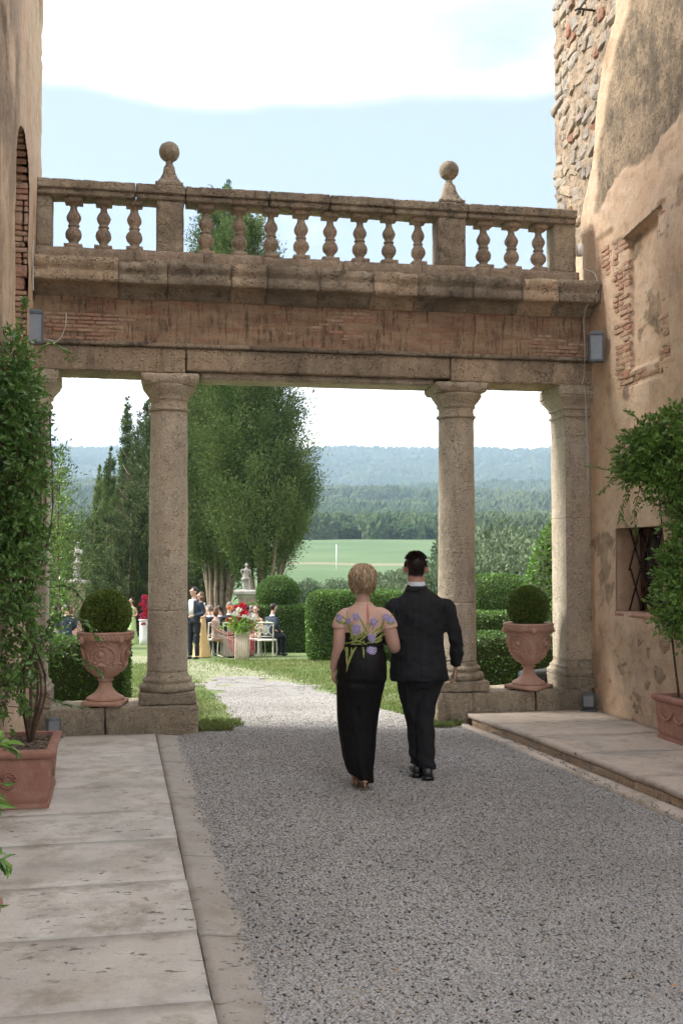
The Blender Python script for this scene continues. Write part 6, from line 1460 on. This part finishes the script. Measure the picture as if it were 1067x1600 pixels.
# hair: a cap of layered wavy locks
hb = MB(); V, F = ell((hw[0], hw[1]-.018, hw[2]+.018), (.081, .082, .098), 3); keep = ~((V[:, 1] > hw[1]+.045) & (V[:, 2] < hw[2]+.05)); idx = -np.ones(len(V), int); idx[keep] = np.arange(keep.sum()); hb.add(V[keep], [tuple(idx[list(f)]) for f in F if all(keep[list(f)])], .15)
rnd = random.Random(5)
for k in range(1150):
    a = rnd.uniform(-math.pi*.84, math.pi*.84) - math.pi/2; start = rnd.uniform(0.02, .95)   # start: polar angle fraction
    p0 = start*1.25; end_z = hw[2] - rnd.uniform(.075, .128); col = min(1, max(0, rnd.gauss(.5, .42))); pts = []; a_ = a; L = rnd.uniform(.55, 1.)
    lay = rnd.uniform(0, .013); wv = rnd.uniform(0, 6.28)
    for q in range(8):
        t = q/7*L; pol = p0+(2.35-p0)*t; bul = 1+.10*math.sin(min(pol, 2.2)*1.2)+.02*math.sin(t*9+wv)
        if pol < 1.75: x, y, z = math.sin(pol)*.088*bul, math.sin(pol)*.092*bul, math.cos(pol)*.106*bul
        else: z1 = math.cos(1.75)*.106; e = (pol-1.75)/.6; x = y = 0; rr_ = (.088-.022*e)*bul; x, y = rr_, rr_*1.03; z = z1-(e)*.105
        a2 = a+.10*math.sin(t*7+wv)+.25*t*math.sin(a*3); a2 += .12*math.sin(t*13+wv*2)*t; pts.append((hw[0]+(x+lay+.006*math.sin(t*15+wv)*t)*math.cos(a2), hw[1]-.018+(y+lay)*math.sin(a2), hw[2]+.02+z+.008*math.sin(t*11+wv)))
    rd = np.array([.004, .0065, .0075, .0078, .0075, .0065, .0045, .0012])*rnd.uniform(.35, .85); V, F = tube_arr(pts, rd, 4, .55); hb.add(V, F, col)
hb.build('hair', M['blonde'], wom)
for x, y in ((-.045, .05), (.016, -.03)):
    V, F = box_arr((-.034, -.09, .0), (.034, .13, .02), (3, 10, 1), .008); V[:, 0] *= np.interp(V[:, 1], [-.09, 0, .08, .13], [.7, .65, 1.05, .6]); V[:, 2] += np.interp(V[:, 1], [-.09, 0, .06], [.05, .03, .0]); V[:, :2] += (x, y); so = MB().add(V, F).build('sandal', M['gold'], wom)
    MB().add(*tube_arr([(x, y-.075, .062), (x, y-.08, .0)], [.012, .007], 6)).build('heel', M['gold'], so)
    MB().add(*tube_arr([(x-.034, y+.05, .02), (x-.02, y+.05, .055), (x+.02, y+.05, .055), (x+.034, y+.05, .02)], .006, 5)).build('strap', M['gold'], so)

# ---- distant people
def person(px, d, rz, label, pose='sit', top='dark_cloth', low='dark_cloth', hairm='brown_hair', female=False, lean=(0, 0), group=None, look=(0, 1), dz=0, extra=None, H=1., skirt=None, sk='skin'):
    t = empty('person', tuple(np.array(G3(px, d))+np.array([0, 0, dz])), rz, label, 'person', group); t.scale = (H,)*3; lx, ly = lean
    if pose == 'sit':
        hip = .50; S1 = [(.54, 0, 0), (.80, lx*.4, ly*.4), (.98, lx*.8, ly*.8), (1.06, lx*.9, ly*.9)]; head = (lx*1.1, ly*1.1+.02, 1.27); w_ = .16 if female else .19
        arms = [[(s*w_+lx*.85, ly*.85, 1.02, .055), (s*(w_+.05)+lx*.5, ly*.6+.03, .80, .048), (s*.12+lx*.2, .26+ly*.3, .66, .036)] for s in (-1, 1)]
        legs = [[(s*.10, 0, .50, .09), (s*.12, .40, .52, .075), (s*.11, .44, .26, .055), (s*.10, .42, .07, .045)] for s in (-1, 1)]; feet = [(s*.10, .47, .04) for s in (-1, 1)]
    else:
        S1 = [(.92, 0, 0), (1.10, lx*.4, ly*.4), (1.32, lx*.8, ly*.8), (1.42, lx*.9, ly*.9)]; head = (lx, ly+.02, 1.63); w_ = .165 if female else .20
        arms = [[(s*w_+lx*.85, ly*.85, 1.38, .055), (s*(w_+.06)+lx*.5, ly*.6-.02, 1.12, .047), (s*.13+lx*.2, .20, 1.06, .036)] for s in (-1, 1)]
        legs = [[(s*.09, 0, .90, .095), (s*.10, .02, .50, .070), (s*.10, .0, .09, .048)] for s in (-1, 1)]; feet = [(s*.10, .05, .04) for s in (-1, 1)]
    W = w_-.01; tz = [S1[0][0], S1[1][0], S1[2][0], S1[3][0]]
    def torso(k): return rings(smooth_rings([(S1[0][0]-.04, 0, 0, .155*k, .115*k), (S1[1][0], S1[1][1], S1[1][2], (.125 if female else .165)*k, .10*k), (S1[2][0], S1[2][1], S1[2][2], W*k, .105*k), (S1[3][0], S1[3][1], S1[3][2], .09*k, .07*k)], 3), 16)
    hp = head_parts(head, .98, look); nk = limb([(S1[3][1], S1[3][2], S1[3][0]-.05, .06), (head[0], head[1]-.01, head[2]-.08, .05)], 10)
    hands = [h for a, s in zip(arms, (-1, 1)) for h in [limb([(*a[-1][:3], .030), (a[-1][0]-s*.03, a[-1][1]+.06, a[-1][2]-.01, .034), (a[-1][0]-s*.05, a[-1][1]+.12, a[-1][2]-.03, .02)], 8)]]
    remesh('body', hp+[nk, torso(.85)]+[limb(sh(a, .75), 8) for a in arms]+[limb(sh(l, .75), 8) for l in legs]+hands, .014, M[sk], t, 1)
    if not (female and skirt): remesh('jacket', [torso(1.08)]+[limb(sh(a, 1.15), 10) for a in arms], .018, M[top], t, 2, folds(.006, (9, 9, 6), px))
    if female and skirt:
        if pose == 'sit': remesh('dress', [torso(1.03), rings(smooth_rings([(.04, 0, .42, .22, .17), (.3, 0, .38, .20, .15), (.50, 0, .30, .19, .16), (.60, 0, .12, .18, .16), (.62, 0, .0, .16, .12)], 3), 16), limb([(0, 0, .54, .17), (0, .35, .50, .16)], 12, .65, (0, 0, 1))], .018, M[skirt], t, 2, folds(.012, (9, 9, 3), px))
        else: remesh('dress', [torso(1.03), rings(smooth_rings([(.03, 0, -.02, .27, .25), (.3, 0, -.01, .22, .2), (.65, 0, 0, .18, .15), (.92, 0, 0, .17, .125), (1.06, 0, 0, .13, .10)], 3), 18)], .018, M[skirt], t, 2, folds(.012, (12, 12, 2), px))
    else:
        remesh('trousers', [limb(sh(l, 1.12), 10) for l in legs]+[ell((0, .02, legs[0][0][2]), (.17, .13, .10), 2)], .018, M[low], t, 2, folds(.006, (9, 9, 4), px+3))
    for f in feet: MB().add(*ell((f[0], f[1], f[2]), (.045, .12, .042), 2)).build('shoe', M['shoe'], t)
    c = np.array(head); fx, fy = look; L = math.hypot(fx, fy); b = MB(); V, F = ell((c[0]-fx/L*.022, c[1]-fy/L*.022, c[2]+.030), (.085, .085, .100), 2); b.add(V, F, .5)
    if female: b.add(*ell((c[0]-fx/L*.035, c[1]-fy/L*.035, c[2]-.04), (.085, .085, .115), 2))
    b.build('hair', M[hairm], t); eyes(t, head, .98, look)
    if pose == 'sit' or top in ('navy',): MB().add(*rings([(S1[3][0]-.01, S1[3][1], S1[3][2], .078, .068), (S1[3][0]+.035, (S1[3][1]+head[0])/2, (S1[3][2]+head[1])/2, .062, .060)], 14)).build('shirt_collar' if not female else 'neckline', M['shirt'] if not female else M[sk], t)
    return t
def chair(px, d, rz, label, dz=0):
    t = empty('garden_chair', tuple(np.array(G3(px, d))), rz, label, 'chair', 'cream ornamental chairs set out for the guests')
    for s in (-1, 1):
        MB().add(*tube_arr(curve_pts([(s*.20, -.24, 0), (s*.20, -.20, .45), (s*.21, -.24, .92)], 8), .017, 6)).build('back_post', M['cream'], t); MB().add(*tube_arr(curve_pts([(s*.20, .20, .45), (s*.21, .22, .2), (s*.20, .25, 0)], 6), .016, 6)).build('leg', M['cream'], t)
        MB().add(*tube_arr([(s*.20, -.22, .04), (s*.20, .24, .04)], .010, 5)).build('runner', M['cream'], t)
    MB().add(*box_arr((-.22, -.22, .43), (.22, .22, .475), (3, 3, 1), .01)).build('seat', M['cream'], t)
    MB().add(*tube_arr(curve_pts([(-.225, -.245, .91), (-.1, -.25, .925), (.1, -.25, .925), (.225, -.245, .91)], 8), .022, 6)).build('top_rail', M['cream'], t); MB().add(*tube_arr([(-.2, -.225, .56), (.2, -.225, .56)], .014, 6)).build('lower_rail', M['cream'], t)
    m = MB().add(*tube_arr([(.085*math.cos(a), -.24, .735+.115*math.sin(a)) for a in np.linspace(0, 6.283, 21)], .012, 6)).build('medallion', M['cream'], t); V, F = ell((0, -.24, .735), (.08, .012, .11), 2); MB().add(V, F).build('panel', M['cream_panel'], m)
    b = MB()
    for s in (-1, 1):
        b.add(*tube_arr(curve_pts([(s*.20, -.24, .88), (s*.11, -.24, .82), (s*.085, -.24, .735), (s*.11, -.24, .65), (s*.20, -.235, .58)], 12), .011, 5))
    b.build('curved_splat', M['cream'], t); return t
Q = -YAW
person(304, 27.0, Q+R(150), 'standing man in a navy suit and open white shirt looking down, beside the left column', 'stand', 'navy', 'dark_cloth', 'brown_hair', H=1.04, look=(.3, 1))
sf = MB().add(*rings([(1.06, 0, 0, .07, .02), (1.44, 0, 0, .07, .02)], 12)).build('shirt_front', M['white'], bpy.data.objects['person.002'] if 'person.002' in bpy.data.objects else None); sf.location = (0, .112, 0)
person(315, 28.0, Q+R(120), 'woman in a peach dress holding up a white phone behind the standing man', 'stand', 'peach', 'peach', 'chestnut', True, skirt='peach', H=.98)
x, y, z = G3(319, 27.7); ph = MB().add(*box_arr((-.04, -.006, 0), (.04, .006, .15), (2, 1, 3), .004)).build('phone', M['white'], loc=(x, y, z+1.28), rz=Q); tag(ph, 'white phone held up above the seated guests', 'phone')
seat = [(331, 29.2, 60, 'seated man in a black suit behind the brown-haired woman', dict(top='dark_cloth', hairm='grey_hair', lean=(.02, .06))),
        (338, 28.3, -100, 'seated brown-haired woman in a beige satin dress turned towards the camera', dict(female=True, skirt='beige_cloth', hairm='chestnut', look=(-.9, .35), H=.96)),
        (357, 28.6, 35, 'big seated grey-haired man in a dark suit left of the flower stand', dict(top='dark_cloth', hairm='grey_hair', lean=(.05, .02), H=1.05)),
        (345, 31.5, 10, 'seated guest in rose behind the grey-haired man', dict(female=True, skirt='rose_cloth', hairm='brown_hair')),
        (334, 32.5, 20, 'seated brown-haired guest in a dark jacket at the back by the wood', dict(top='dark_cloth')),
        (386, 30.6, -20, 'seated man in a dark suit directly behind the red flowers', dict(top='dark_cloth', hairm='brown_hair')),
        (401, 29.6, 150, 'smiling seated woman with light brown hair between two dark suits', dict(female=True, skirt='rose_cloth', hairm='chestnut', look=(-.2, 1))),
        (419, 28.9, -50, 'seated man in a dark blue suit bent forward on the rightmost medallion chair', dict(top='navy', low='dark_cloth', hairm='brown_hair', lean=(-.02, .16), H=1.02)),
        (372, 32.4, 0, 'seated fair guest at the back in front of the small statue', dict(female=True, skirt='white_cloth', hairm='grey_hair')),
        (347, 29.9, 30, 'seated dark-suited guest between the grey-haired man and the rose dress', dict(top='dark_cloth', hairm='brown_hair', lean=(-.03, .05))),
        (393, 31.2, 10, 'seated fair-haired guest in white behind the bouquet on the right', dict(female=True, skirt='white_cloth', hairm='grey_hair')),
        (325, 31.6, 25, 'seated grey-haired guest nearest the column at the back', dict(top='dark_cloth', hairm='grey_hair')),
        (364, 31.0, -15, 'seated chestnut-haired guest in beige behind the grey-haired man', dict(female=True, skirt='beige_cloth', hairm='chestnut')),
        (104, 29.6, 15, 'seated guest in a navy suit nearest the left urn ball', dict(top='navy', hairm='brown_hair', lean=(.04, .08))),
        (98, 30.2, 40, 'seated man in a black jacket behind the vine on the far left', dict(top='dark_cloth', hairm='grey_hair', lean=(.1, .05))),
        (112, 31.5, -30, 'seated woman in pale pink by the left statue', dict(female=True, skirt='rose_cloth', hairm='chestnut')),
        (88, 32.5, 10, 'seated guest at the far left edge behind the vine', dict(top='dark_cloth', hairm='brown_hair'))]
for px, d, a, lab, kw in seat: person(px, d, Q+R(a), lab, **kw)
for px, d, a, lab in [(330, 28.9, 40, 'cream chair under the beige-dressed woman'), (357, 28.45, 25, 'cream medallion chair under the grey-haired man left of the flowers'), (399, 28.9, -15, 'cream medallion chair partly hidden by the flower stand'), (418, 28.6, -8, 'cream medallion chair farthest right beside the clipped hedge'), (386, 30.4, 0, 'cream chair behind the flower stand'),
                      (91, 29.9, 20, 'cream chair at the far left by the vine'), (109, 29.9, -20, 'cream chair left of the big left urn ball')]: chair(px, d, Q+R(a), lab)
person(207, 40.5, Q+R(150), 'bridesmaid in a pale green satin dress standing left of the column', 'stand', 'green_cloth', 'green_cloth', 'brown_hair', True, skirt='green_cloth')

# flowers on their stands
def bloom(parent, c, r, mat, nm='flower'):
    b = MB(); 
    for k in range(14):
        th = k*2.4; ph = .2+1.25*(k/14); dr_ = np.array([math.sin(ph)*math.cos(th), math.sin(ph)*math.sin(th), math.cos(ph)])
        V, F, T = leaves_arr(np.array([np.array(c)]), dr_[None], r*1.15, .9, 'leaf', roll=np.cross(dr_, [0, 0, 1.])[None]+.01); b.add(V, F, T)
    b.add(*ell(c, (r*.45,)*3, 1)); return b.build(nm, M[mat], parent)
x, y, z = G3(379, 26.8); st = empty('flower_stand', (x, y, z), Q, 'cream square fluted stand carrying the red and white bouquet', 'stand')
MB().add(*box_arr((-.17, -.17, .0), (.17, .17, .72), (2, 2, 6), .01)).build('body', M['fluted'], st)
for k in range(7):
    MB().add(*box_arr((-.15+k*.045, -.178, .02), (-.125+k*.045, -.165, .70), rad=.003)).build('flute', M['fluted'], st)
fb = empty('flower_arrangement', (x, y, z+.72), Q, 'big bouquet of red, white and peach flowers with trailing red strands', 'flowers')
rnd = random.Random(9)
for k in range(46):
    a = rnd.uniform(0, 6.28); r_ = rnd.uniform(.02, .36); zz_ = .12+.42*rnd.random()*(1-r_*1.2); m = rnd.choice(['white_flower', 'white_flower', 'red_flower', 'peach_flower', 'red_flower', 'white_flower', 'pink_flower'])
    bloom(fb, (r_*math.cos(a), r_*math.sin(a)*.8, zz_+(.12 if m == 'red_flower' else 0)), rnd.uniform(.05, .085), m)
for cx, cz, r_, m in ((.07, .42, .13, 'red_flower'), (.03, .60, .11, 'red_flower'), (.24, .32, .14, 'white_flower'), (-.14, .40, .10, 'white_flower'), (-.28, .55, .09, 'peach_flower'), (.08, .10, .12, 'white_flower'), (-.05, .5, .1, 'white_flower')): bloom(fb, (cx, -.2, cz), r_, m)
n = 1500; P = rng.normal(size=(n, 3))*np.array([.15, .13, .08])+np.array([0, -.05, .14]); D = rng.normal(size=(n, 3))+P*4; lv, lf, lt = leaves_arr(P, D, .06+.05*rng.random(n), .5, 'leaf'); link('greenery', fastmesh('greenery', lv, lf, M['leaf_lime'], lt), fb)
for k, xx in enumerate((-.30, -.25, -.19, .26, .30, .22)):
    pts = curve_pts([(xx*.6, -.18, .25), (xx, -.2, .12), (xx, -.2, -.2), (xx+.02, -.2, -.45-.06*(k % 3))], 14); MB().add(*tube_arr(pts, .009+.003*np.sin(np.arange(15)*2.), 6)).build('trailing_strand', M['red_flower'], fb)
x, y, z = G3(226, 40); st = empty('flower_stand', (x, y, z), Q, 'white stand at the foot of the tall magenta flowers', 'stand'); MB().add(*box_arr((-.14, -.14, 0), (.14, .14, .9), (2, 2, 4), .01)).build('body', M['white'], st); MB().add(*box_arr((-.17, -.17, .9), (.17, .17, .94), rad=.005)).build('top', M['white'], st)
fb = empty('flower_arrangement', (x, y, z+.94), Q, 'tall arrangement of magenta trailing flowers half hidden by the left column', 'flowers')
for k in range(60):
    a = rnd.uniform(0, 6.28); r_ = rnd.uniform(.02, .17); bloom(fb, (r_*math.cos(a)+.02, r_*math.sin(a), rnd.uniform(-.4, .85)), rnd.uniform(.05, .09), rnd.choice(['pink_flower', 'pink_flower', 'pink_flower', 'red_flower']))
# statues on pedestals
def pedestal(px, d, h, w_, label):
    x, y, z = G3(px, d); t = empty('stone_pedestal', (x, y, z), Q, label, 'pedestal', 'statue pedestals')
    V, F = sq_loft([(.10, 0), (.10, .14), (.04, .2), (0, .24), (0, h-.30)], (-w_, -w_), (w_, w_), px, 4, .008); MB().add(V, F).build('shaft', M['pink_stone'], t, False)
    V, F = sq_loft([(0, h-.298), (.05, h-.24), (.06, h-.2), (.14, h-.14), (.16, h-.12), (.16, h-.04), (.12, h)], (-w_, -w_), (w_, w_), px+1, 4, .01); MB().add(V, F).build('cornice', M['statue'], t, False); return (x, y, z+h)
def statue(loc, s, rz, label, putto):
    t = empty('garden_statue', loc, rz, label, 'statue', 'garden statues'); t.scale = (s,)*3; k = 1.25 if putto else 1.
    P = head_parts((.03, .0, .88), .62*k/1.0*.9) + [limb([(.02, 0, .76, .04), (.03, 0, .84, .035)], 8), rings(smooth_rings([(.42, .0, 0, .11, .085), (.52, .0, 0, .105, .08), (.62, .01, 0, .095, .07), (.72, .02, 0, .12, .07), (.77, .02, 0, .06, .05)], 3), 14),
        limb([(.12, 0, .74, .038), (.17, -.03, .62, .033), (.10, .08, .56, .026)], 8), limb([(-.09, 0, .74, .038), (-.16, .02, .66, .033), (-.08, .06, .80 if not putto else .52, .026)], 8), limb([(-.05, 0, .44, .075), (-.07, .02, .24, .055), (-.06, 0, .05, .04), (-.06, .06, .03, .03)], 10), limb([(.06, 0, .44, .075), (.06, -.01, .24, .052), (.07, -.02, .05, .04), (.08, .05, .03, .03)], 10)]
    remesh('figure', P, .013, M['statue'], t, 2, folds(.006, (14, 14, 10), s))
    dp = [limb([(-.14, .02, .36, .05), (0, -.08, .42, .06), (.14, 0, .40, .05)], 8), rings(smooth_rings([(.0, .02, -.03, .13, .09), (.2, .02, -.04, .10, .07), (.36, .0, -.04, .10, .06)], 3), 14)]
    remesh('drapery', dp if not putto else dp[:1]+[limb([(.1, -.05, .4, .04), (.12, -.06, .1, .05), (.12, -.06, 0, .05)], 8)], .016, M['statue'], t, 2, folds(.014, (22, 22, 4), s+3)); MB().add(*lathe_arr([(0, -.03), (.18, -.03), (.18, .02), (0, .025)], 20, amp=.006)).build('base', M['statue'], t)
statue(pedestal(384, 36.5, 1.95, .22, 'stone pedestal behind the guests in front of the great cypresses'), .95, Q+R(20), 'small pale stone putto statue in front of the great cypress trunks', True)
statue(pedestal(121, 45, 2.55, .30, 'stone pedestal of the left statue, half hidden by the urn ball'), 1.72, Q+R(-25), 'pale stone draped statue left of the urn ball', False)
for o in bpy.data.objects:      # guests' flowers are stuck in, not lying about
    if o.name.startswith('rough'): bpy.data.objects.remove(o)
